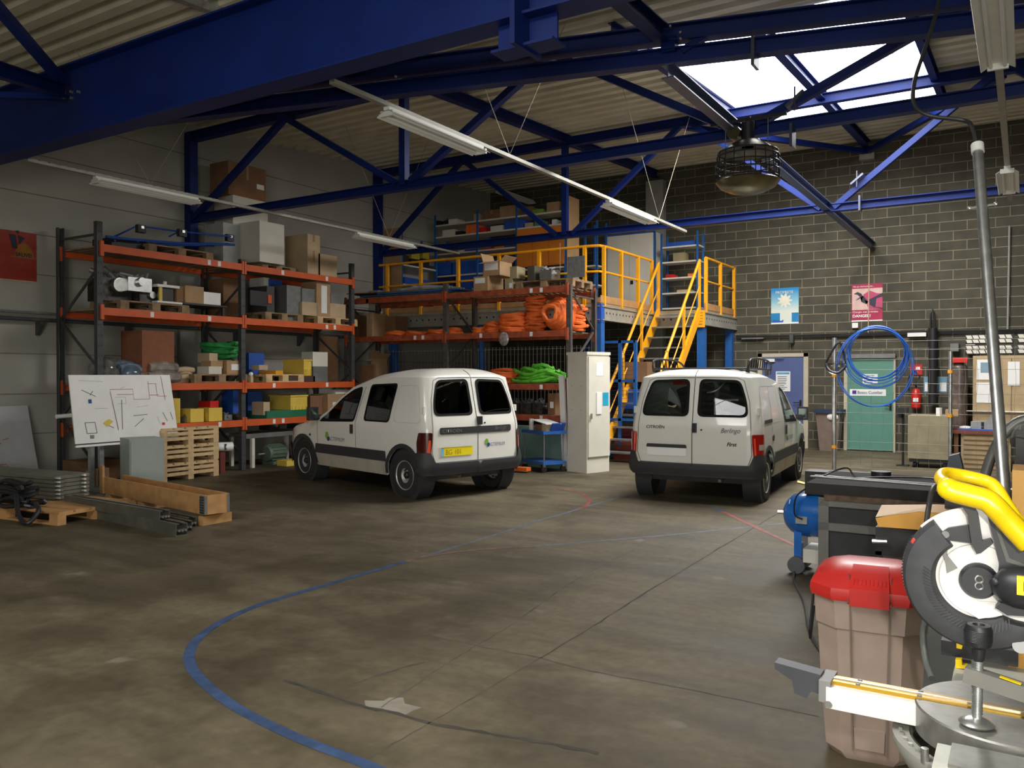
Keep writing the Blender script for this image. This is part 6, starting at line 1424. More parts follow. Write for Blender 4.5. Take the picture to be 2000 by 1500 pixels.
carton(-11.9, -11.3, 14.6, 15.0, DZ, DZ + .34, 'brown carton on the mezzanine floor behind the rail, left', card3); carton(-11.15, -10.75, 14.6, 15.0, DZ, DZ + .36, 'open brown carton on the mezzanine floor behind the rail', card, open_=True)
# steel cupboard and open shelf by the block wall
cx0, cx1 = at(1183, 465, Y=18.3).x, at(1279, 465, Y=18.3).x
t = thing('steel_cupboard', 'tall off-white double-door cupboard with a blue frame on the mezzanine', 'cupboard', ((cx0 + cx1) / 2, 18.5, DZ))
MB().bb(cx0, cx1, 18.31, 18.8, DZ, DZ + 1.99).build('case', offwhite, t, smooth=False)
m = MB(); m.bb(cx0 - .01, cx0 + .03, 18.28, 18.34, DZ, DZ + 2.0); m.bb(cx1 - .03, cx1 + .01, 18.28, 18.34, DZ, DZ + 2.0); m.bb(cx0, cx1, 18.28, 18.34, DZ + 1.97, DZ + 2.01); m.build('blue_frame', bsh, t, smooth=False)
for a, b_ in ((cx0 + .03, (cx0 + cx1) / 2 - .003), ((cx0 + cx1) / 2 + .003, cx1 - .03)): MB().bb(a, b_, 18.27, 18.3, DZ + .05, DZ + 1.97).build('door', offwhite, t, smooth=False)
MB().bb((cx0 + cx1) / 2 + .03, (cx0 + cx1) / 2 + .10, 18.26, 18.272, DZ + .78, DZ + .87).build('lock', black, t)
ax0, ax1 = at(1292, 465, Y=18.2).x, at(1364, 465, Y=18.2).x
t = shelf('narrow blue open shelf with small parts right of the white cupboard', ax0, ax1, 18.2, 18.6, DZ, [3.2, 3.55, 3.90, 4.27, 4.62], 1.9, [ax0, ax1 - .02], bsh)
for k, (f0_, f1_, z_, h_, m_, l_) in enumerate(((.1, .9, 4.62, .1, bluep, 'blue bins on the top board of the narrow shelf'), (.3, .6, 4.27, .2, mat('tan_case', (0.30, 0.24, 0.13), .6), 'tan case on the narrow shelf'), (.1, .3, 3.90, .08, redp, 'small red packets at the left of the narrow shelf'), (.7, .95, 3.90, .07, oranget, 'small orange packets at the right of the narrow shelf'), (.4, .75, 3.55, .06, card2, 'flat pale carton on the narrow shelf'), (.2, .9, 3.2, .15, black, 'dark parts on the bottom board of the narrow shelf'))):
    carton(ax0 + (ax1 - ax0) * f0_, ax0 + (ax1 - ax0) * f1_, 18.25, 18.55, z_, z_ + h_, l_, m_, name='shelf_box')
s_ = shelf('blue shelf seen between the chipboard panel and the white cupboard', at(1143, 465, Y=17.3).x, at(1166, 465, Y=17.3).x, 17.3, 17.8, DZ, [3.3, 3.75, 4.2], 2.2, [at(1143, 465, Y=17.3).x, at(1166, 465, Y=17.3).x], bsh)

# things under the mezzanine behind the stairs
t = thing('mesh_cage', 'blue framed mesh cage under the mezzanine left of the stairs', 'cage', (-7.3, 15.6, 0)); x0, x1 = at(1167, 700, Y=14.6).x, at(1240, 700, Y=14.6).x
for x in (x0, at(1210, 700, Y=14.6).x, x1): MB().bb(x - .03, x + .03, 14.6, 14.66, 0, 2.3).build('post', colb, t, smooth=False)
for z in (.05, .75, 1.5, 2.25): MB().bb(x0, x1, 14.6, 14.65, z, z + .05).build('cross_rail', colb, t, smooth=False)
m = MB()
for k in range(28): m.bb(x0, x1, 14.62, 14.625, .1 + k * .077, .106 + k * .077)
m.build('mesh_wires', mat('dark_blue_wire', (0.02, 0.04, 0.12), .5), t, smooth=False)
for k, (y_, z_, m_, l_) in enumerate(((15.2, .2, mat('dull_red_drum', (0.16, 0.02, 0.015), .6), 'red drum in the blue cage beside the stairs'), (15.3, .95, bluep, 'blue box in the blue cage beside the stairs'), (15.3, 1.5, card3, 'dark brown carton high in the blue cage beside the stairs'))): carton(x0 + .25, x0 + .75, y_, y_ + .4, z_ - .19 if k == 0 else z_, z_ + .4, l_, m_, name='stored_box')
# ------------------------------------------------------------ electrical cabinet, trolley and panels by the faded rack
M0 = at(1146, 925, Z=0); ca = -.295
t = thing('electrical_cabinet', 'tall off-white electrical cabinet with a blue sticker, between the vans', 'cabinet', tuple(M0), ca); INV[t.name] = Matrix.Identity(4)
MB().bb(-.46, 0, 0, .55, 0, .26).build('plinth', offwhite, t, smooth=False); MB().bb(-.45, 0, 0.0, .55, .26, 1.97).bevel(.006, 1).build('case', offwhite, t, smooth=False); MB().bb(-.465, .02, -.015, .56, 1.97, 2.02).build('top_cap', offwhite, t, smooth=False)
MB().bb(.0, .025, .02, .54, .27, 1.94).build('door', offwhite, t, smooth=False)
m = MB(); m.cyl((.025, .06, .92), (.06, .06, .92), .012, 8); m.box((.05, .06, .95), (.02, .03, .09)); m.build('door_handle', galv, t)
MB().bb(.025, .028, .2, .36, 1.62, 1.84).build('notice', paper, t, smooth=False); MB().bb(.025, .029, .36, .5, 1.12, 1.34).build('blue_sticker', mat('sticker_blue', (0.02, 0.35, 0.55), .4), t, smooth=False); MB().bb(.025, .04, .2, .32, .98, 1.34).build('document_pocket', white, t, smooth=False)
for i in range(2):
    for z in (1.7, 1.45, 1.05): MB().cyl((-.35 + i * .22, -.001, z), (-.35 + i * .22, -.004, z), .008, 6).build('screw', greysteel, t)
m = MB(); a, b_ = at(1092, 918, Z=0), at(1107, 920, Z=0); p = a.lerp(b_, .5)
m.box((p.x - .05, p.y + .12, .82), (.10, .05, 1.62), Matrix.Rotation(-.05, 3, 'Y')); m.box((p.x + .05, p.y + .16, .80), (.06, .05, 1.58), Matrix.Rotation(-.03, 3, 'Y')); tag(m.build('leaning_boards', white, smooth=False), 'narrow white boards leaning beside the electrical cabinet', 'board')
C0 = at(1061, 924, Z=0); rz_ = -.50
t = thing('trolley', 'small blue two-tier trolley with castors carrying papers, right of the left van', 'trolley', tuple(C0), rz_); INV[t.name] = Matrix.Identity(4)
for z, w_ in ((.13, .05), (.64, .05)):
    m = MB(); m.bb(-.72, .0, 0, .46, z, z + w_); m.bevel(.012, 2); m.build('tray', mat('trolley_blue', (0.03, 0.13, 0.45), .45), t)
for x in (-.68, -.04):
    for y in (.04, .42): MB().cyl((x, y, .15), (x, y, .66), .012, 8).build('post', greysteel, t); MB().cyl((x - .015, y, .055), (x + .015, y, .055), .05, 14).build('castor', black, t); MB().bb(x - .02, x + .02, y - .02, y + .02, .09, .13).build('castor_fork', galv, t)
Ti = Matrix.Translation(C0) @ Matrix.Rotation(rz_, 4, 'Z')
def onT(x, y, z): return Ti @ V((x, y, z))
tag(MB().cyl(onT(-.52, .08, .69), onT(-.52, .08, .88), .04, 14).build('white_bottle', white), 'white bottle standing on the left of the blue trolley', 'bottle')
tag(MB().box(onT(-.3, .2, .74), (.28, .2, .1), rz=rz_).build('carton', card3, smooth=False), 'open brown carton on the blue trolley', 'box')
tag(MB().box(onT(-.12, .15, .75), (.14, .12, .12), rz=rz_).build('carton', card2, smooth=False), 'pale carton on the right of the blue trolley', 'box')
m = MB(); R_ = Matrix.Rotation(rz_, 3, 'Z') @ Matrix.Rotation(.12, 3, 'Y'); m.box(onT(-.22, .2, .84), (.48, .3, .012), R_); tag(m.build('paper_sheets', paper, smooth=False), 'white papers lying across the cartons on the trolley', 'paper')
m = MB(); m.box(onT(-.02, .3, .76), (.03, .3, .14), Matrix.Rotation(rz_ + .2, 3, 'Z') @ Matrix.Rotation(.5, 3, 'Y')); tag(m.build('blue_folder', bluep, smooth=False), 'blue folder leaning at the right of the trolley', 'folder')
X0 = at(1010, 905, Z=0)
tag(MB().bb(-7.9, -6.70, 12.62, 12.86, 0, .72).build('teal_crate', mat('grey_teal_panel', (0.13, 0.22, 0.20), .55, var=.1), smooth=False), 'grey-teal panel box standing behind the blue trolley', 'box')
t = thing('pallet_truck_fork', 'orange pallet truck fork tip poking out behind the left van', 'pallet truck', (-7.6, 12.2, 0)); m = MB(); p = at(1012, 925, Z=0); m.bb(p.x - .5, p.x + .1, p.y + .1, p.y + .25, .03, .09); m.build('fork', oranget, t)

# ------------------------------------------------------------ hanging round heater cage
t = thing('hanging_fan', 'round caged fan with a metal dish hanging from the nearer truss', 'fan', (-2.62, 9.2, 3.6))
cx, cy = -2.62, 9.15; al = mat('tarnished_aluminium', (0.17, 0.15, 0.085), .3, .8, var=.3)
MB().lathe([(0.02, 3.64), (.20, 3.66), (.30, 3.71), (.345, 3.77), (.33, 3.78), (.28, 3.74), (.02, 3.70)], (cx, cy, 0), n=40).build('dish', al, t)
MB().lathe([(.12, 4.22), (.2, 4.18), (.30, 4.10), (.31, 4.09), (.12, 4.15)], (cx, cy, 0), n=32).build('top_cap', mat('dark_bronze', (0.10, 0.085, 0.055), .4, .6), t)
for z, r_ in ((3.80, .335), (3.88, .34), (3.96, .34), (4.04, .335), (4.09, .32)):
    MB().tube([(cx + r_ * math.cos(a * PI / 16), cy + r_ * math.sin(a * PI / 16), z) for a in range(32)], .009, 6, closed=True).build('cage_ring', black, t)
m = MB()
for k in range(18): a = 2 * PI * k / 18; m.cyl((cx + .34 * math.cos(a), cy + .34 * math.sin(a), 3.78), (cx + .32 * math.cos(a), cy + .32 * math.sin(a), 4.10), .006, 6)
m.build('cage_bars', black, t)
MB().cyl((cx, cy, 4.15), (cx, cy, 4.42), .07, 14).build('motor', black, t); MB().cyl((cx - .14, cy - .08, 4.32), (cx - .14, cy + .08, 4.32), .075, 14).build('blower', al, t)
MB().bb(cx - .42, cx + .42, cy - .02, cy + .02, 4.44, 4.47).build('hanger_bar', black, t); MB().bb(cx - .03, cx + .03, cy - .02, cy + .26, 4.42, 4.48).build('bracket', black, t)
for s_ in (-.25, .22): MB().cyl((cx + s_, cy, 3.80), (cx + s_, cy, 4.46), .006, 6).build('hanger_rod', galv, t)

# ------------------------------------------------------------ mesh fence, hose coil and things along the block wall
FY = 14.4
t = thing('mesh_fence', 'galvanised wire mesh fence with round posts in front of the teal door', 'fence', (-1.8, FY, 0))
for x, r_, zt in ((-2.68, .036, 2.25), (-0.98, .028, 2.0)): MB().cyl((x, FY, 0), (x, FY, zt), r_, 14).build('post', galv, t)
wm = mat('fence_wire', (0.20, 0.195, 0.17), .5, .4)
m = MB(); x = -2.60
while x < .5:
    pts = [(x + .012 * math.sin(z * 9), FY - .01, z) for z in [.12 + .15 * i for i in range(14)]]; m.tube(pts, .0028, 4); x += .165
m.build('vertical_wires', wm, t); m = MB()
for z in (.12, .42, .55, .85, 1.02, 1.18, 1.34, 1.50, 1.72, 1.88, 2.03, 2.17): m.cyl((-2.66, FY - .015, z), (.5, FY - .015, z + .01 * math.sin(z * 7)), .003, 5)
m.build('horizontal_wires', wm, t)
for x, z in ((-2.68, 1.60), (-2.68, .42), (-0.98, 1.66), (-0.98, .98)): MB().cyl((x, FY, z), (x, FY, z + .05), .04, 10).build('yellow_clip', yellow, t)
hb = mat('blue_air_hose', (0.015, 0.10, 0.42), .35)
m = MB(); cx, cz = -2.04, 1.90; rnd = random.Random(3)
for k in range(9):
    r_ = .50 * rnd.uniform(.80, 1.02) if k < 7 else .56; dx = rnd.uniform(-.03, .03); top = cz + .50; cc = top - r_ + rnd.uniform(-.03, .03)
    if k >= 7: cc = top - r_ * 1.15; 
    m.tube([(cx + dx + r_ * math.cos(a * PI / 20), FY - .05 - .012 * k + .01 * math.sin(a), cc + r_ * (1.0 if k < 7 else 1.12) * math.sin(a * PI / 20)) for a in range(40)], .009, 6, closed=True)
tag(m.build('hose_coil', hb), 'large coil of blue air hose hanging on the mesh fence', 'hose')
t = thing('company_sign', 'small white name plate with a purple square, fixed to the mesh fence', 'sign', (-2.15, FY - .1, 1.30)); MB().bb(-2.42, -1.88, FY - .12, FY - .11, 1.30, 1.405).bevel(.004, 1).build('plate', white, t, smooth=False)
MB().bb(-2.38, -2.32, FY - .124, FY - .12, 1.33, 1.385).build('square_mark', mat('sign_purple', (0.06, 0.02, 0.22), .5), t, smooth=False); text('Bossu Cuvelier', .062, (-2.305, FY - .124, 1.335), (1, 0, 0), (0, 0, 1), mat('sign_grey_blue', (0.10, 0.15, 0.25), .6), t, bold=.0008)
t = thing('face_shield', 'transparent face shield with a black headband hanging on the fence post', 'face shield', (-2.62, FY - .1, 1.6)); c = at(1632, 708, Y=FY - .1)
sm_ = glass('clear_visor', (0.75, 0.74, 0.70)); m = MB(); m.ball(c + V((0, 0, -.06)), .16, (1.05, .45, .85), 16)
bmesh.ops.delete(m.bm, geom=[v for v in m.bm.verts if v.co.z > c.z + .03], context='VERTS'); m.build('visor', sm_, t)
m = MB(); m.tube(smooth_path([c + V((-.15, 0, .0)), c + V((-.06, -.05, .16)), c + V((.06, -.05, .33)), c + V((.12, 0, .16)), c + V((.16, 0, -.02))], 5), .018, 8); m.build('headband', black, t)
m = MB(); m.tube(smooth_path([c + V((-.15, 0, -.02)), c + V((-.08, -.07, -.13)), c + V((.05, -.08, -.17)), c + V((.16, 0, -.06))], 5), .022, 8); m.build('chin_band', black, t)
p = at(1610, 875, Z=0)
t = thing('waste_bin', 'grey-brown waste bin with a dark blue lid beside the blue door', 'bin', (-3.6, 18.85, 0)); m = MB()
m._add([(-3.78, 18.7, 0), (-3.42, 18.7, 0), (-3.42, 19.0, 0), (-3.78, 19.0, 0), (-3.85, 18.62, .84), (-3.35, 18.62, .84), (-3.35, 19.05, .84), (-3.85, 19.05, .84)], [(0, 1, 2, 3), (0, 1, 5, 4), (1, 2, 6, 5), (2, 3, 7, 6), (3, 0, 4, 7), (4, 5, 6, 7)]); m.build('body', mat('taupe_plastic', (0.20, 0.145, 0.115), .6), t, smooth=False)
m = MB(); m.bb(-3.89, -3.31, 18.58, 19.08, .82, .89); m.bevel(.02, 2); m.build('lid', mat('dark_navy_plastic', (0.015, 0.03, 0.08), .5), t); m = MB(); m.ball((-3.50, 18.62, .74), .10, (1.2, .3, .8), 10); m.build('liner', white, t)
# wheeled beige container and bench area
t = thing('wheeled_container', 'battered beige wheeled container behind the fence', 'container', (-1.42, 16.35, 0))
m = MB(); m.bb(-1.76, -1.08, 16.1, 16.7, .16, .92); m.bevel(.03, 2); m.build('body', mat('dirty_beige_plastic', (0.27, 0.235, 0.15), .7, var=.2, scale=4), t)
MB().bb(-1.74, -1.10, 16.12, 16.68, .10, .17).build('chassis', black, t)
for x in (-1.66, -1.18):
    for y in (16.2, 16.6): MB().cyl((x - .025, y, .06), (x + .025, y, .06), .06, 14).build('castor', black, t)
t = thing('cloth_roll', 'white spray can and cloth on top of the beige container', 'container', (-1.3, 16.3, .92)); MB().cyl((-1.28, 16.25, .92), (-1.28, 16.25, 1.06), .05, 12).build('can', white, t)
tag(MB().bb(-1.18, -.98, 16.2, 16.4, .92, 1.03).build('carton', card, smooth=False), 'small brown carton on the beige container', 'box')
t = thing('small_bracket_arm', 'dark drill stand left of the beige container', 'tool', (-1.85, 16.3, 0)); m = MB(); m.cyl((-1.86, 16.3, 0), (-1.86, 16.3, 1.0), .02, 8); m.box((-1.86, 16.3, 1.0), (.16, .2, .1)); m.box((-1.92, 16.3, .92), (.08, .08, .12)); m.box((-1.86, 16.3, .01), (.2, .2, .02)); m.build('stand', black, t)
t = thing('workbench', 'distant workbench with a red-brown top and a beige drawer unit behind the fence', 'workbench', (-.4, 16.5, 0)); MB().bb(-1.08, .8, 16.2, 16.9, .62, .68).build('top', mat('red_brown_bench_top', (0.19, 0.05, 0.035), .6), t, smooth=False)
bdr = mat('beige_drawer_paint', (0.42, 0.31, 0.17), .6); MB().bb(-.94, -.2, 16.25, 16.85, 0.0, .62).build('carcass', bdr, t, smooth=False)
for k in range(7): d_ = MB().bb(-.90, -.24, 16.232, 16.25, .03 + k * .082, .10 + k * .082).build('drawer', bdr, t, smooth=False); MB().bb(-.90, -.24, 16.222, 16.232, .095 + k * .082, .103 + k * .082).build('drawer_pull', card3, d_, smooth=False)
MB().bb(-1.05, -.98, 16.25, 16.85, 0, .62).build('leg', card3, t, smooth=False); MB().bb(.7, .77, 16.25, 16.85, 0, .62).build('leg', card3, t, smooth=False)
t = thing('bench_press', 'grey cast machine head on the distant workbench', 'machine', (-.55, 16.5, .68)); m = MB(); m.prism([(-.35, 0), (.3, 0), (.3, .10), (.12, .16), (.05, .26), (-.05, .26), (-.12, .16), (-.35, .14)], (-.45, 16.6, .68), (1, 0, 0), (0, 0, 1), .2); m.build('casting', mat('machine_grey', (0.30, 0.30, 0.28), .5), t, smooth=False)
for x in (-.62, -.30): MB().cyl((x, 16.42, .68), (x, 16.42, .82), .03, 10).build('clamp_screw', black, t)
tag(MB().bb(-.98, -.3, 16.25, 16.4, .681, .70).build('blue_cloth', mat('blue_cloth', (0.04, 0.10, 0.4), .9), smooth=False), 'blue cloth lying at the front of the distant workbench', 'cloth'); m = MB(); m.ball((-.88, 16.32, .72), .07, (1.4, .8, .5), 10); tag(m.build('white_cloth', white), 'crumpled white cloth on the distant workbench', 'cloth')
tag(MB().bb(-.28, .1, 16.3, 16.6, .68, .80).build('carton', card, smooth=False), 'brown carton on the right of the distant workbench', 'box')
t = thing('beige_cupboard', 'beige double cupboard with pinned papers above the distant workbench', 'cupboard', (0, 17.0, .75)); MB().bb(-.80, 1.0, 17.0, 17.4, .76, 1.98).build('case', bdr, t, smooth=False)
for x in (-.78, -.18, .42): MB().bb(x, x + .57, 16.985, 17.0, .78, 1.95).build('door', bdr, t, smooth=False)
for x, z, w_, h_ in ((-.74, 1.55, .26, .36), (-.74, 1.14, .26, .36), (-.26, 1.45, .18, .42), (.3, 1.5, .2, .3)):
    n_ = MB().bb(x, x + w_, 16.978, 16.984, z, z + h_).build('pinned_paper', paper, t, smooth=False); 
MB().bb(-.68, -.54, 16.974, 16.978, 1.68, 1.86).build('print_block', mat('print_grey_blue', (0.2, 0.3, 0.38), .7), t, smooth=False)
for r_ in range(2):
    for q in range(2):
        x0 = -.92 + q * .80; z0 = 2.01 + r_ * .19; dl = .0
        t_ = thing('parts_rack_bin', ('lower ', 'upper ')[r_] + ('left', 'right')[q] + ' row of slanted grey labels on the parts bins above the beige cupboard', 'bins', (x0 + .37, 17.1, z0)); MB().bb(x0, x0 + .75, 17.0, 17.3, z0, z0 + .165).build('bin_row', black, t_, smooth=False)
        for k in range(7):
            for rr_ in range(2): MB().prism([(0, 0), (.085, 0), (.06, .062), (-.025, .062)], (x0 + .03 + k * .102, 16.998, z0 + .012 + rr_ * .075), (1, 0, 0), (0, 0, 1), .006).build('bin_label', offwhite, t_, smooth=False)
t = thing('gas_cylinder', 'brown film-wrapped column standing behind the fence beside the cupboard', 'cylinder', (-1.0, 17.0, 0)); MB().lathe([(.13, 0), (.14, .05), (.14, 1.78), (.08, 1.86)], (-1.02, 17.0, 0), n=18).build('body', mat('dark_brown_film', (0.12, 0.09, 0.075), .25, var=.4, bump=.4, bscale=12), t); MB().bb(-1.12, -.88, 16.85, 17.1, 1.86, 1.95).build('red_cap', redp, t)
carton(-1.2, -.98, 18.6, 19.0, 0, 1.7, 'narrow tan board standing against the block wall behind the fence', card2, name='tan_board', cat='board')
carton(-1.30, -1.15, 19.0, 19.19, 2.12, 2.28, 'small dark box on the block wall above the parts bins', greysteel, name='wall_box'); carton(-1.02, -.86, 19.0, 19.19, 2.1, 2.28, 'small beige switch box on the block wall beside the parts bins', offwhite, name='switch_box')
tag(MB().bb(-1.1, .8, 16.94, 16.98, .98, 1.0).build('aluminium_rail', alu, smooth=False), 'long aluminium rail across the front of the beige cupboard', 'rail')

# ------------------------------------------------------------ leaning pole and hanging cables at the right
t = thing('steel_pole', 'tall galvanised pole leaning at the right with cable clips', 'pole', tuple(at(1993, 1340, Y=3.95)))
pb_, pt_ = at(1984, 1245, Y=4.55), at(1909, 285, Y=5.75); dd = (pt_ - pb_); b0 = pb_ - dd * (pb_.z / dd.z) ; t.location = b0; INV[t.name] = Matrix.Translation(-b0)
MB().cyl(b0, pt_, .030, 20).build('tube', galv, t); q = b0.lerp(pt_, .985); MB().cyl(q, pt_ + dd.normalized() * .01, .036, 16).build('end_collar', white, t)
for px, py in ((1915, 406), (1960, 945)):
    f_ = (at(px, py, Y=5.0).z - b0.z) / (pt_.z - b0.z); 
for f_ in (.865, .345): q = b0.lerp(pt_, f_); m = MB(); m.cyl(q + V((-.06, 0, 0)), q + V((.06, 0, .01)), .008, 8); m.ball(q + V((-.065, 0, 0)), .014); m.ball(q + V((.07, 0, .01)), .014); m.build('clip', alu, t)
m = MB(); m.tube(smooth_path([pt_ + V((0, 0, -.02)), pt_ + V((-.03, 0, .12)), at(1880, 235, Y=5.8), at(1815, 226, Y=5.8), at(1786, 205, Y=5.85), at(1786, 160, Y=5.9), at(1805, 100, Y=6.0), at(1830, 20, Y=6.2), at(1842, -40, Y=6.3)], 6), .013, 8); tag(m.build('black_cable', black), 'black cable drooping from the roof to the top of the leaning pole', 'cable')
# ------------------------------------------------------------ dark workbench, compressor
bt = mat('dark_bench_top', (0.026, 0.024, 0.022), .8, var=.4, scale=6, spec=.2); bf = mat('bench_frame_grey', (0.17, 0.165, 0.15), .5, .2, var=.15); bpn = mat('bench_panel_black', (0.028, 0.029, 0.031), .6, var=.2)
t = thing('dark_workbench', 'heavy dark workbench with black panels and a grey frame, at the right', 'workbench', (-.4, 6.5, 0))
bw = MB(); bw.bb(-1.32, .75, 6.08, 6.95, .79, .86); bw.bevel(.006, 1); bw.build('top', bt, t, smooth=False); MB().bb(-1.2, .7, 6.09, 6.12, .745, .79).build('apron', mat('worn_brown_edge', (0.10, 0.06, 0.035), .7, var=.5, scale=20), t, smooth=False)
for x0, x1 in ((-1.24, -1.17), (-.62, -.55), (.0, .07), (.62, .69)): MB().bb(x0, x1, 6.10, 6.17, 0, .76).build('frame_post', bf, t, smooth=False)
for x0 in (-1.24, .62): MB().bb(x0, x0 + .07, 6.80, 6.87, 0, .76).build('frame_post', bf, t, smooth=False)
for z in (.70, .53, .05): MB().bb(-1.24, .69, 6.10, 6.16, z, z + .055).build('frame_rail', bf, t, smooth=False)
for x0, x1 in ((-1.17, -.62), (-.55, 0), (.07, .62)):
    MB().bb(x0, x1, 6.115, 6.13, .585, .70).build('drawer_front', bpn, t, smooth=False); MB().bb(x0, x1, 6.115, 6.13, .105, .53).build('door_panel', bpn, t, smooth=False)
MB().bb(-1.22, -1.20, 6.17, 6.8, .05, .76).build('side_panel', bpn, t, smooth=False); MB().bb(-1.22, .69, 6.85, 6.87, .05, .76).build('back_panel', bpn, t, smooth=False)
m = MB(); m.box((-.78, 6.45, .866), (1.15, .03, .008), rz=-.12); m.box((-.82, 6.37, .866), (1.1, .03, .008), rz=-.13); tag(m.build('metal_rulers', alu, smooth=False), 'two long aluminium strips lying across the dark workbench, overhanging its left end', 'ruler')
tag(MB().cyl((-.42, 6.35, .86), (-.42, 6.35, .93), .055, 24).build('chrome_disc', mat('polished_chrome', (0.6, 0.6, 0.6), .12, 1.0, var=.02)), 'round chrome turntable puck on the dark workbench', 'tool')
tag(MB().cyl((-.92, 6.75, .86), (-.92, 6.75, .90), .07, 20).build('black_disc', black), 'flat black disc at the back of the dark workbench', 'disc')
m = MB(); m.tube(smooth_path([(-1.28, 6.5, .87), (-1.22, 6.6, .90), (-1.12, 6.55, .93), (-1.05, 6.5, .87), (-.9, 6.6, .872), (-.6, 6.75, .87), (-.45, 6.5, .875)], 6), .006, 6); tag(m.build('thin_cable', black), 'thin black cable lying across the dark workbench', 'cable')
t = thing('air_compressor', 'blue air compressor tank on wheels at the left end of the dark workbench', 'compressor', (-1.45, 7.1, 0)); cb = mat('compressor_blue', (0.012, 0.13, 0.48), .25, coat=.6)
c = at(1572, 1040, Y=7.1); R_ = .185; c = V((c.x, 7.1, .47))
prof_ = [(0.0, -.20), (.07, -.19), (.12, -.165), (.16, -.12), (.18, -.06), (R_, 0), (R_, .62), (.16, .74), (.08, .80), (0.0, .81)]
MB().lathe(prof_, c + V((.03, 0, 0)), (1, -.12, 0), 32, cap=False).build('tank', cb, t)
MB().bb(c.x - .06, c.x + .0, 6.98, 7.22, .12, .36).build('foot_bracket', cb, t); m = MB(); m.bb(c.x + .45, c.x + .52, 6.98, 7.22, .05, .36); m.build('foot_bracket', cb, t); MB().bb(c.x + .03, c.x + .22, 6.9, 7.2, .11, .22).build('wheel_axle_block', offwhite, t)
MB().cyl((c.x - .035, 6.94, .07), (c.x - .035, 7.0, .07), .07, 18).build('wheel', mat('grey_wheel', (0.09, 0.09, 0.1), .6), t); MB().cyl((c.x - .035, 7.2, .07), (c.x - .035, 7.26, .07), .07, 18).build('wheel', MATS['grey_wheel'], t)
MB().bb(c.x - .03, c.x + .06, 6.9, 6.93, .42, .48).build('data_plate', alu, t); MB().cyl(c + V((-.17, 0, 0)), c + V((-.22, 0, 0)), .015, 8).build('drain_plug', alu, t)
m = MB(); m.bb(c.x + .02, c.x + .5, 7.0, 7.2, .65, .84); m.bevel(.03, 2); m.build('pump_head', black, t); m = MB(); m.cyl((c.x - .05, 7.05, .74), (c.x + .05, 7.05, .72), .012, 8); m.cyl((c.x + .04, 7.05, .65), (c.x + .04, 7.05, .76), .012, 8); m.build('air_coupling', mat('brass', (0.5, 0.33, 0.1), .35, .9), t)
m = MB(); m.tube(smooth_path([(c.x + .06, 6.95, .72), (c.x - .02, 6.88, .64), (c.x - .03, 6.87, .5), (c.x + .03, 6.88, .46)], 5), .007, 6); m.build('hose', black, t)
m = MB()
for k in range(3): m.tube([(c.x - .10 + .02 * k, 7.1 + .15 * math.sin(a), c.z + .15 * math.cos(a)) for a in (-.9, -.8, -.7, -.6)], .004, 4)
m.build('decal_stripes', white, t)
m = MB(); m.tube(smooth_path([(c.x - .05, 6.95, .012), at(1551, 1135, Z=.012), at(1570, 1175, Z=.012), at(1582, 1235, Z=.012), at(1614, 1285, Z=.012), at(1650, 1330, Z=.012)], 8), .010, 6); tag(m.build('floor_cable', mat('grey_cable', (0.06, 0.06, 0.055), .6)), 'grey cable running over the floor from the compressor to the red-lidded bin', 'cable')
# ------------------------------------------------------------ red-lidded bin
bc = V((-.56, 3.86, 0)); ba = .10
t = thing('refuse_bin', 'tall pinkish-tan bin with a red hinged lid beside the saw', 'bin', tuple(bc), ba); INV[t.name] = Matrix.Identity(4)
bcol = mat('pinkish_tan_plastic', (0.36, 0.27, 0.22), .55, var=.08, scale=9); rcol = mat('red_lid_plastic', (0.50, 0.022, 0.018), .35, var=.1, scale=8)
def ring_(w_, d_, z, ch=.09): return [(-w_ + ch, -d_, z), (w_ - ch, -d_, z), (w_, -d_ + ch, z), (w_, d_ - ch, z), (w_ - ch, d_, z), (-w_ + ch, d_, z), (-w_, d_ - ch, z), (-w_, -d_ + ch, z)]
def loft(rings, cap=(True, True)):
    m = MB(); n = len(rings[0]); vs = [p for r in rings for p in r]; fs = []
    for i in range(len(rings) - 1):
        for k in range(n): fs.append((i * n + k, i * n + (k + 1) % n, (i + 1) * n + (k + 1) % n, (i + 1) * n + k))
    if cap[0]: fs.append(list(range(n))[::-1])
    if cap[1]: fs.append(list(range((len(rings) - 1) * n, len(rings) * n)))
    m._add(vs, fs); return m
m = loft([ring_(.150, .15, 0.0, .06), ring_(.176, .170, .035, .065), ring_(.198, .19, .33, .08), ring_(.210, .203, .56, .085), ring_(.216, .209, .563, .085), ring_(.224, .217, .70, .085)]); m.bevel(.012, 2); m.build('body', bcol, t)
for x in (-.075, .075):
    MB().bar((x * .85, -.176, .05), (x, -.219, .69), .006, .012, (0, 1, 0)).build('moulded_seam', mat('bin_seam', (0.20, 0.15, 0.12), .7), t, smooth=False)
MB().prism([(-.055, 0), (.055, 0), (.06, .09), (-.06, .09)], (0, -.180, .06), (1, 0, 0), (0, -.07, 1), -.012).bevel(.004, 1).build('moulded_handle', bcol, t, smooth=False)
m = loft([ring_(.236, .229, .685, .09), ring_(.240, .233, .71, .09), ring_(.238, .230, .735, .09), ring_(.205, .18, .785, .09), ring_(.16, .11, .812, .06), ring_(.12, .06, .818, .03)]); m.bevel(.006, 2); m.build('lid', rcol, t)
m = loft([[(-.075, -.245, .672), (.075, -.245, .672), (.075, -.20, .672), (-.075, -.20, .672)], [(-.075, -.247, .745), (.075, -.247, .745), (.075, -.19, .745), (-.075, -.19, .745)], [(-.07, -.17, .795), (.07, -.17, .795), (.07, -.1, .818), (-.07, -.1, .818)]]); m.bevel(.004, 1); m.build('lid_flap', rcol, t)
m = MB()
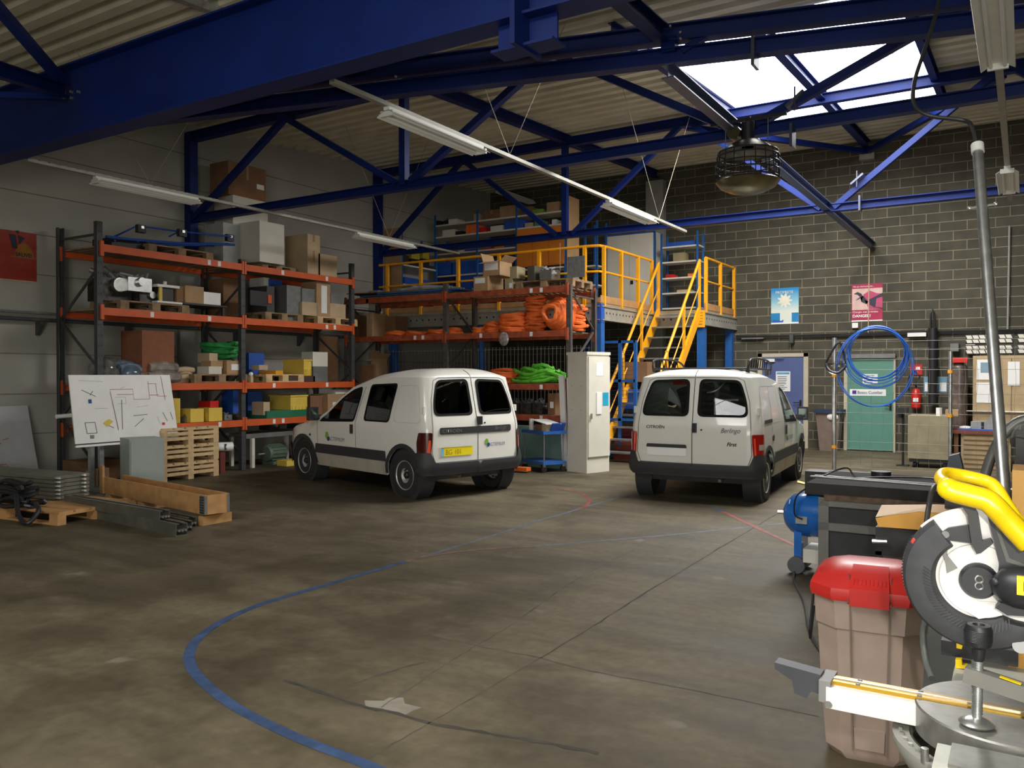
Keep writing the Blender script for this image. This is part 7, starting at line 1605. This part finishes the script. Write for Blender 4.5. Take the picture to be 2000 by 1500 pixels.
for k in range(9): m.box((-.06 + k * .015, -.213, .768), (.003, .006, .03), Matrix.Rotation(-.9, 3, 'X'))
m.build('grip_ribs', rcol, t, smooth=False)
for x in (-.08, .08): MB().bar((x, -.24, .68), (x, -.18, .79), .006, .01, (0, 1, 0)).build('lid_groove', mat('lid_groove_dark', (0.18, 0.01, 0.01), .6), t, smooth=False)
m = MB(); m.tube([(-.235, -.05, .66), (-.25, -.05, .5), (-.25, -.03, .45), (-.235, -.02, .6)], .006, 6); m.build('side_clip', black, t)

# ------------------------------------------------------------ yellow-orange machine behind the saw
om_ = mat('amber_machine_plastic', (0.62, 0.32, 0.055), .4, var=.04); 
t = thing('amber_machine', 'amber plastic wedge-shaped bench machine on a grey stand, behind the saw', 'machine', (-.35, 4.55, 0)); Yf = 4.55
def pp(px, py, Y=Yf): p = at(px, py, Y=Y); return (p.x, p.z)
out = [pp(1710, 1012), pp(1716, 1029), pp(1798, 1035), pp(1900, 1040), pp(1990, 1045), pp(1990, 1005), pp(1800, 1000), pp(1790, 1000), pp(1730, 1008)]
MB().prism(out, (0, Yf, 0), (1, 0, 0), (0, 0, 1), -.02).build('front_skirt', om_, t, smooth=False)
a0 = at(1710, 1010, Y=Yf); a1 = at(1795, 999, Y=Yf)
m = MB(); zs = a0.z; xb0 = at(1722, 994, Y=5.0); xb1 = at(1792, 982, Y=5.0); 
m._add([(a0.x, Yf, a0.z), (a1.x, Yf, a1.z), (a1.x + .05, 5.0, xb1.z), (xb0.x, 5.0, a0.z), (a0.x + .03, Yf + .05, a0.z - .02), (a1.x, Yf + .03, a1.z - .03)], [(0, 1, 2, 3)]); 
m._add([(a1.x, Yf, a1.z), (.25, Yf, a1.z - .01), (.25, 5.0, xb1.z), (a1.x + .05, 5.0, xb1.z)], [(0, 1, 2, 3)]); m._add([(xb0.x, 5.0, a0.z), (a1.x + .05, 5.0, xb1.z), (a1.x + .05, 5.0, .7), (xb0.x, 5.0, .7)], [(0, 1, 2, 3)]); m.build('sloping_top', om_, t, smooth=False)
xl = at(1708, 1040, Y=Yf).x
MB().bb(xl, .28, Yf + .03, 5.0, .70, at(1710, 1031, Y=Yf).z).build('dark_body', black, t, smooth=False); MB().bb(xl + .02, .26, Yf + .06, 4.95, 0, .70).build('cabinet', mat('mid_grey_cabinet', (0.13, 0.135, 0.13), .5), t, smooth=False); MB().bb(xl - .0, xl + .03, Yf + .03, Yf + .06, 0, .72).build('corner_leg', black, t, smooth=False)
p = at(1712, 1058, Y=Yf); MB().cyl((p.x - .02, Yf, p.z), (p.x + .05, Yf, p.z + .005), .012, 8).build('crank_knob', alu, t)
m = MB(); m.bb(at(1977, 915, Y=4.4).x, at(2010, 915, Y=4.4).x + .3, 4.4, 4.7, at(1977, 1045, Y=4.4).z, at(1977, 918, Y=4.4).z); m.bevel(.02, 2); m.build('tall_housing', om_, t)
m = MB(); p0, p1 = at(1845, 1003, Y=4.8), at(1895, 950, Y=4.8); m.bb(p0.x, p1.x, 4.8, 5.0, .86, p1.z); m.build('motor_box', black, t, smooth=False)
t = thing('battery_tool', 'dark grey plastic tool part with a red battery standing on the dark workbench', 'tool', (-.2, 6.3, .86)); p0, p1 = at(1850, 945, Y=6.3), at(1873, 886, Y=6.3)
m = MB(); m.prism([(0, 0), (p1.x - p0.x + .04, 0), (p1.x - p0.x + .02, .15), (.07, p1.z - .86), (.01, p1.z - .86 - .02), (-.01, .1)], (p0.x, 6.3, .86), (1, 0, 0), (0, 0, 1), -.12); m.bevel(.012, 2); m.build('housing', mat('slate_plastic', (0.07, 0.08, 0.10), .5), t)
MB().bb(p1.x + .03, p1.x + .11, 6.3, 6.4, .86, .95).build('battery', black, t); MB().bb(p1.x + .04, p1.x + .09, 6.295, 6.3, .905, .93).build('battery_label', redp, t)
m = MB(); m.tube(smooth_path([at(1838, 945, Y=4.75), at(1822, 955, Y=4.6), at(1814, 990, Y=4.5), at(1808, 1035, Y=4.45), at(1800, 1100, Y=4.3)], 6), .013, 10); tag(m.build('thick_cable', mat('cable_grey', (0.05, 0.048, 0.045), .5)), 'thick grey cable arching in front of the amber machine', 'cable')
t = thing('hose_arch', 'grey bent extraction tube with a band clamp at the right edge', 'tube', tuple(at(1925, 925, Y=5.3))); m = MB(); m.tube(smooth_path([at(1922, 935, Y=5.3), at(1935, 895, Y=5.3), at(1955, 855, Y=5.3), at(1985, 826, Y=5.3), at(2020, 815, Y=5.3)], 6), .028, 12); m.build('tube', mat('grey_tube', (0.17, 0.17, 0.16), .4, .4), t)
p = at(1992, 865, Y=5.25); MB().cyl(p, p + V((.02, .1, .1)), .05, 16).build('band_clamp', alu, t); m = MB(); m.box(p + V((.03, .05, -.08)), (.1, .15, .3)); m.bevel(.02, 2); m.build('bracket', black, t)
# ------------------------------------------------------------ the mitre saw in the right foreground
sawg = mat('saw_casting_pale_green_grey', (0.50, 0.50, 0.43), .45, var=.08, scale=20); sawt = mat('saw_table_aluminium', (0.24, 0.235, 0.21), .38, .55, var=.15, scale=30)
sawy = mat('saw_yellow_plastic', (0.88, 0.60, 0.005), .32, var=.02, coat=.2); sawb = mat('saw_black_plastic', (0.022, 0.023, 0.026), .42, var=.15, scale=30)
saww = mat('saw_guard_white', (0.82, 0.80, 0.76), .4, var=.02); amber = mat('gold_kerf_plate', (0.48, 0.28, 0.02), .3, .5, var=.1); grd = mat('saw_guard_rubber_grey', (0.045, 0.046, 0.05), .6, var=.2, scale=25)
S = thing('mitre_saw', 'black, yellow and white mitre saw standing in the right foreground', 'saw', (-.02, 2.4, .60)); TZ = .78; TC = V((-.02, 2.40, 0))
# round table with the gold kerf plate, arm with lever
MB().lathe([(.215, TZ - .075), (.222, TZ - .07), (.222, TZ - .004), (.218, TZ)], (TC.x, TC.y, 0), n=56).build('round_table', sawt, S)
MB().lathe([(.215, TZ - .16), (.25, TZ - .15), (.275, TZ - .105), (.275, TZ - .085), (.235, TZ - .085), (.235, TZ - .12)], (TC.x, TC.y, 0), n=56, cap=False).build('scale_ring', mat('scale_ring_grey', (0.33, 0.33, 0.29), .5), S)
for k in range(9):
    a = PI + .15 + k * .13; MB().cyl((TC.x + .255 * math.cos(a), TC.y + .255 * math.sin(a), TZ - .086), (TC.x + .255 * math.cos(a), TC.y + .255 * math.sin(a), TZ - .078), .006, 8).build('scale_stop', alu, S)
m = MB(); m.bb(-.455, -.20, 2.345, 2.455, TZ - .062, TZ - .006); m.bevel(.008, 2); m.build('table_arm', saww, S)
m = MB(); m.bb(-.45, .06, 2.376, 2.424, TZ - .006, TZ + .004); k_ = m.build('kerf_plate', amber, S, smooth=False)
MB().bb(-.45, .06, 2.396, 2.404, TZ + .004, TZ + .007).build('kerf_bright_edge', alu, k_, smooth=False)
for x in (-.38, -.23, -.10):
    for y in (2.383, 2.417): MB().cyl((x, y, TZ + .003), (x, y, TZ + .007), .006, 8).build('screw', greysteel, k_)
m = MB(); m.bb(-.475, -.445, 2.35, 2.45, TZ - .05, TZ + .008); m.bevel(.006, 1); m.build('arm_end', mat('pale_grey_plastic', (0.20, 0.20, 0.19), .5), S)
m = MB(); m.prism([(-.475, -.045), (-.50, -.040), (-.512, -.062), (-.545, -.055), (-.552, -.02), (-.60, .004), (-.60, .022), (-.475, .010)], (0, 2.425, TZ + .004), (1, 0, 0), (0, 0, .8), .05); m.bevel(.005, 2); m.build('lock_lever', mat('lever_charcoal', (0.05, 0.052, 0.06), .5), S)
MB().cyl((-.447, 2.345, TZ - .05), (-.447, 2.338, TZ - .05), .010, 12).build('pivot_pin', alu, S)
# base with wings
m = MB(); m.prism([(-.17, -.17), (-.15, -.02), (.20, -.02), (.20, -.17)], (TC.x, 2.16, TZ), (1, 0, 0), (0, 0, 1), .13); m.bevel(.006, 1); m.build('near_wing', sawg, S)
MB().bb(TC.x - .12, TC.x + .2, 2.035, 2.16, TZ - .02, TZ - .012).build('wing_top', sawt, S, smooth=False)
m = MB(); m.prism([(-.17, -.14), (-.15, -.008), (.20, -.008), (.20, -.14)], (TC.x, 2.80, TZ), (1, 0, 0), (0, 0, 1), .14); m.bevel(.006, 1); m.build('far_wing', sawg, S)
m = MB(); m.bb(-.15, .25, 2.1, 2.7, TZ - .20, TZ - .12); m.build('base', sawg, S, smooth=False)
for x, y in ((-.17, 2.62), (-.20, 2.20), (-.16, 2.12)): MB().cyl((x, y, TZ - .09), (x, y, TZ - .055), .009, 10).build('bolt', alu, S)
# fence: two pale plates on edge
for y0, y1, hh in ((2.10, 2.34, .115), (2.46, 2.74, .115)):
    m = MB(); m.prism([(y0, 0), (y1, 0), (y1 - (.02 if y1 < 2.4 else 0), hh * .75), (y1 - .10, hh), (y0 + .02, hh)], (.055, 0, TZ), (0, 1, 0), (0, 0, 1), .012); m.bevel(.003, 1); m.build('fence', saww, S)
for k in range(3): 
    m = MB(); m.prism([(0, 0), (.05, -.0), (.0, .10)], (.045, 2.12 + k * .075, TZ + .012), (0, 1, 0), (0, 0, 1), .012); m.build('fence_rib', sawg, S, smooth=False)
# hold-down clamp
cxp = at(1908, 1413, Z=TZ + .006); cx_, cy_ = cxp.x, cxp.y
kz = at(1922, 1243, Y=cy_).z
MB().lathe([(.0, TZ + .002), (.034, TZ + .002), (.040, TZ + .008), (.034, TZ + .014), (.018, TZ + .020), (.0, TZ + .022)], (cx_, cy_, 0), n=28, cap=False).build('clamp_foot', alu, S)
sc_ = MB(); sc_.cyl((cx_, cy_, TZ + .02), (cx_ + .004, cy_, kz - .03), .0105, 14)
for k in range(34): z = TZ + .03 + k * (kz - TZ - .09) / 34; sc_.cyl((cx_, cy_, z), (cx_, cy_, z + .0022), .0125, 14)
sc_.build('clamp_screw', galv, S)
m = MB(); m.lathe([(.010, kz - .062), (.014, kz - .05), (.016, kz - .03), (.027, kz - .022), (.0285, kz - .015), (.0285, kz + .018), (.025, kz + .026), (.014, kz + .027), (.011, kz + .018)], (cx_ + .003, cy_, 0), n=32); kn = m.build('clamp_knob', black, S)
r_ = MB()
for k in range(8): r_.lathe([(.0288, kz - .012 + k * .0035), (.0296, kz - .0110 + k * .0035), (.0288, kz - .0100 + k * .0035)], (cx_ + .003, cy_, 0), n=32, cap=False)
r_.build('knob_ribs', sawb, kn)
a_, b_ = at(1908, 1318, Y=cy_), at(2030, 1362, Y=cy_ - .02); m = MB(); m.bar(a_ - V((.025, 0, 0)), b_, .035, .036); m.bevel(.005, 2); m.build('clamp_arm', mat('clamp_arm_grey', (0.17, 0.165, 0.145), .5), S); MB().bar(a_.lerp(b_, .38) + V((0, -.01, .019)), a_.lerp(b_, .72) + V((0, -.01, .019)), .012, .002).build('embossed_label', sawy, S)
MB().cyl((b_.x - .015, b_.y, TZ - .05), (b_.x - .015, b_.y, b_.z), .012, 12).build('clamp_post', galv, S)
# saw head: white upper guard, dark lower guard, gear housing and motor
GY = 2.33; gc = at(1912, 1132, Y=GY); R = .1735
def P2(px, py, Y=GY): p = at(px, py, Y=Y); return (p.x - gc.x, p.z - gc.z)
def circ(r, a0, a1, n=24): return [(r * math.cos(math.radians(a0 + (a1 - a0) * k / n)), r * math.sin(math.radians(a0 + (a1 - a0) * k / n))) for k in range(n + 1)]
def plate(name, poly, y, th, m_, bev=.002, par=None):
    m = MB(); m.prism(poly, (gc.x, y, gc.z), (1, 0, 0), (0, 0, 1), -th) if th < 0 else m.prism(poly, (gc.x, y + th, gc.z), (1, 0, 0), (0, 0, 1), th)
    if bev: m.bevel(bev, 1)
    return m.build(name, m_, par or S)
plate('upper_guard', circ(R * .985, 52, 308, 48) + [(.10, -.10), (.11, .08)], GY + .005, .05, saww, .004)
rim = MB(); rim.tube([(gc.x + R * math.cos(math.radians(a)), GY + .01, gc.z + R * math.sin(math.radians(a))) for a in range(50, 142, 4)], .004, 8); rim.build('guard_rim', saww, S)
# dark crescent lower guard: domed rim with moulded ribs
lg = MB(); vs = []; fs = []; n = 40; A0_, A1_ = 126, 322
prof = [(.995, .07), (1.0, .02), (.975, -.012), (.93, -.026), (.78, -.036), (.60, -.034), (.555, -.022), (.55, .01)]
for k in range(n + 1):
    a = math.radians(A0_ + (A1_ - A0_) * k / n); tpr = min(1, (n - k) / 6 + .35)
    for r, dy in prof: rr = R * (1 - (1 - r) * (tpr if k > n - 6 else 1)); vs.append((gc.x + rr * math.cos(a), GY + dy, gc.z + rr * math.sin(a)))
q = len(prof)
for k in range(n):
    for i in range(q - 1): fs.append((k * q + i, k * q + i + 1, (k + 1) * q + i + 1, (k + 1) * q + i))
fs.append(list(range(q))); fs.append([n * q + i for i in range(q)][::-1]); lg._add(vs, fs); lgo = lg.build('lower_guard', grd, S)
rb = MB()
for k in range(34):
    a = math.radians(168 + k * 4.1); a2 = a + .10; r0, r1 = R * .585, R * .70
    rb.bar((gc.x + r0 * math.cos(a2), GY - .0345, gc.z + r0 * math.sin(a2)), (gc.x + r1 * math.cos(a), GY - .0370, gc.z + r1 * math.sin(a)), .0022, .003, (0, 1, 0))
rb.build('moulded_ribs', sawb, lgo, smooth=False)
tt = MB()
for k in range(60):
    a = math.radians(150 + k * 2.6); tt.box((gc.x + R * 1.0 * math.cos(a), GY + .03, gc.z + R * 1.0 * math.sin(a)), (.006, .014, .004), Matrix.Rotation(-a, 3, 'Y'))
tt.build('edge_teeth', sawb, lgo, smooth=False)
plate('guard_wedge', [P2(1830, 1040), P2(1852, 1062), P2(1850, 1082), P2(1871, 1108), P2(1850, 1118), P2(1848, 1100)], GY - .012, .012, mat('wedge_grey', (0.22, 0.22, 0.2), .5))
m = MB(); m.prism(circ(.007, 0, 360, 14)[:-1], (gc.x + P2(1787, 1055)[0], GY - .0, gc.z + P2(1787, 1055)[1]), (1, 0, 0), (0, 0, 1), .02); m.build('red_button', redp, S)
# raised inner disc and hub
plate('inner_guard_plate', circ(R * .50, 0, 360, 40)[:-1], GY - .006, .010, saww, .003)
plate('guard_insert', [P2(1870, 1170), P2(1888, 1153), P2(1912, 1172), P2(1950, 1175), P2(1958, 1200), P2(1912, 1207), P2(1885, 1190)], GY - .010, .006, saww, .002)
MB().lathe([(.0, -.03), (.036, -.03), (.043, -.02), (.044, .02)], (gc.x, GY, gc.z), (0, 1, 0), 32, cap=False).build('arbor_hub', sawb, S)
for dz in (.0075, -.0085): 
    MB().tube([(gc.x + .002 + .0085 * math.cos(a * PI / 8), GY - .032, gc.z + dz + .0085 * math.sin(a * PI / 8)) for a in range(16)], .0022, 6, closed=True).build('hub_ring', alu, S)
MB().cyl((gc.x - .034, GY - .014, gc.z + .010), (gc.x - .034, GY - .002, gc.z + .010), .007, 12).build('guard_screw', greysteel, S)
m = MB(); o_ = V((gc.x + .055, GY - .055, gc.z + .004)); ax_ = V((1, -.10, .04)).normalized()
m.lathe([(.0, -.028), (.022, -.022), (.040, -.004), (.048, .02), (.051, .05), (.052, .30)], o_, ax_, 36); m.build('motor_housing', sawb, S)
m = MB(); p = at(1944, 1136, Y=GY - .085); m.ball(p, .010, (1, .6, 1)); m.build('motor_boss', sawb, S)
m = MB(); a_, b_ = at(1986, 1124, Y=GY - .115), at(2030, 1166, Y=GY - .115); m.bb(a_.x, b_.x, GY - .120, GY - .112, b_.z, a_.z); lb_ = m.build('yellow_label', sawy, S, smooth=False)
text('DEWALT', .030, (a_.x + .012, GY - .1205, (a_.z + b_.z) / 2 - .011), (1, 0, 0), (0, 0, 1), sawb, lb_, bold=.001)
# arm: black trunk from the handle to the gear housing
plate('head_arm', [P2(1926, 990), P2(1942, 985), P2(2000, 1055), P2(2040, 1100), P2(2040, 1160), P2(1965, 1150), P2(1950, 1120), P2(1953, 1095)], GY - .03, .05, sawb, .004)
plate('arm_groove', [P2(1944, 1025), P2(1950, 1022), P2(1972, 1085), P2(2005, 1098), P2(2005, 1104), P2(1966, 1092)], GY - .034, .004, mat('groove_olive', (0.10, 0.10, 0.085), .5), 0)
plate('arm_skirt', [P2(1945, 1178), P2(1955, 1168), P2(2020, 1178), P2(2020, 1195), P2(1968, 1192)], GY - .05, .05, sawb, .003)
plate('trigger_bracket', [P2(1873, 972), P2(1905, 985), P2(1912, 1000), P2(1920, 1050), P2(1936, 1046), P2(1941, 1055), P2(1918, 1073), P2(1909, 1075), P2(1900, 1055), P2(1892, 1000)], GY - .05, .022, sawb, .003)
plate('guard_link', [P2(1836, 1040), P2(1853, 1029), P2(1900, 1022), P2(1912, 1060), P2(1853, 1053), P2(1840, 1050)], GY - .020, .014, sawb, .004)
MB().cyl((gc.x + P2(1848, 1041)[0], GY - .024, gc.z + P2(1848, 1041)[1]), (gc.x + P2(1848, 1041)[0], GY - .018, gc.z + P2(1848, 1041)[1]), .009, 14).build('link_screw', greysteel, S)
plate('pivot_casting', [P2(1958, 1185), P2(1972, 1190), P2(2010, 1225), P2(2010, 1290), P2(1985, 1262), P2(1962, 1215)], GY + .02, .04, sawg, .003)
MB().cyl(at(1993, 1262, Y=GY - .03), at(1993, 1262, Y=GY + .02), .017, 16).build('pivot_bolt', greysteel, S)
# yellow D handle: near grip, thinner far bar
hd = MB(); pts = [at(1853, 955, Y=2.22), at(1864, 960, Y=2.22), at(1895, 968, Y=2.22), at(1926, 977, Y=2.22), at(1943, 990, Y=2.22), at(1968, 1017, Y=2.23), at(2010, 1062, Y=2.24)]
hd.tube(smooth_path(pts, 5), [.0265] * 31, 18); hd.ball(at(1853, 955, Y=2.22), .0262, (1, 1, 1), 18); ho = hd.build('grip', sawy, S)
hd = MB(); pts = [at(1846, 945, Y=2.24), at(1838, 935, Y=2.30), at(1846, 925, Y=2.35), at(1880, 929, Y=2.38), at(1925, 940, Y=2.38), at(1945, 953, Y=2.36), at(1965, 985, Y=2.32), at(1985, 1015, Y=2.28)]
hd.tube(smooth_path(pts, 5), .016, 14); hd.build('loop_bar', sawy, ho)
# behind and under: yellow workpiece bracket, black carriage and the stand
m = MB(); a_, b_ = at(1838, 1250, Y=2.75), at(1910, 1310, Y=2.75); m.bb(a_.x, b_.x + .1, 2.75, 2.85, b_.z + .03, a_.z); m.bevel(.006, 1); m.build('rear_carriage', sawb, S)
plate('yellow_catch', [(at(x, y, Y=2.72).x - gc.x, at(x, y, Y=2.72).z - gc.z) for x, y in ((1867, 1284), (1879, 1284), (1880, 1295), (1893, 1297), (1893, 1303), (1867, 1301))], 2.70, .02, sawy, .001)
plate('yellow_catch', [(at(x, y, Y=2.72).x - gc.x, at(x, y, Y=2.72).z - gc.z) for x, y in ((1868, 1256), (1878, 1254), (1880, 1262), (1878, 1268), (1868, 1266))], 2.72, .02, sawy, .001)
m = MB(); p = at(1985, 1300, Y=2.8); m.bb(p.x - .02, p.x + .2, 2.8, 2.9, p.z - .05, p.z + .05); m.bevel(.01, 1); m.build('amber_block', om_, S)
m = MB(); m.tube(smooth_path([at(1808, 1210, Y=2.95), at(1803, 1240, Y=2.95), at(1808, 1290, Y=2.92), at(1820, 1325, Y=2.85)], 6), .010, 10); m.build('power_cable', mat('cable_grey_green', (0.12, 0.13, 0.12), .45), S)
T = thing('saw_stand', 'aluminium and yellow folding stand carrying the mitre saw', 'stand', (.05, 2.4, 0))
m = MB(); m.bb(-.06, .14, 1.6, 3.3, .50, .575); m.bevel(.01, 1); m.build('beam', galv, T)
for y in (2.15, 2.65): m = MB(); m.bb(-.16, .24, y - .04, y + .04, .578, .596); m.build('mounting_rail', sawb, T, smooth=False)
for y, s_ in ((1.75, -1), (3.1, 1)):
    for x in (-1, 1): MB().bar((.04, y, .50), (.04 + x * .42, y + s_ * .05, .02), .035, .035).build('leg', alu, T, smooth=False); m = MB(); m.box((.04 + x * .42, y + s_ * .05, .03), (.05, .07, .06)); m.build('yellow_foot', sawy, T, smooth=False)
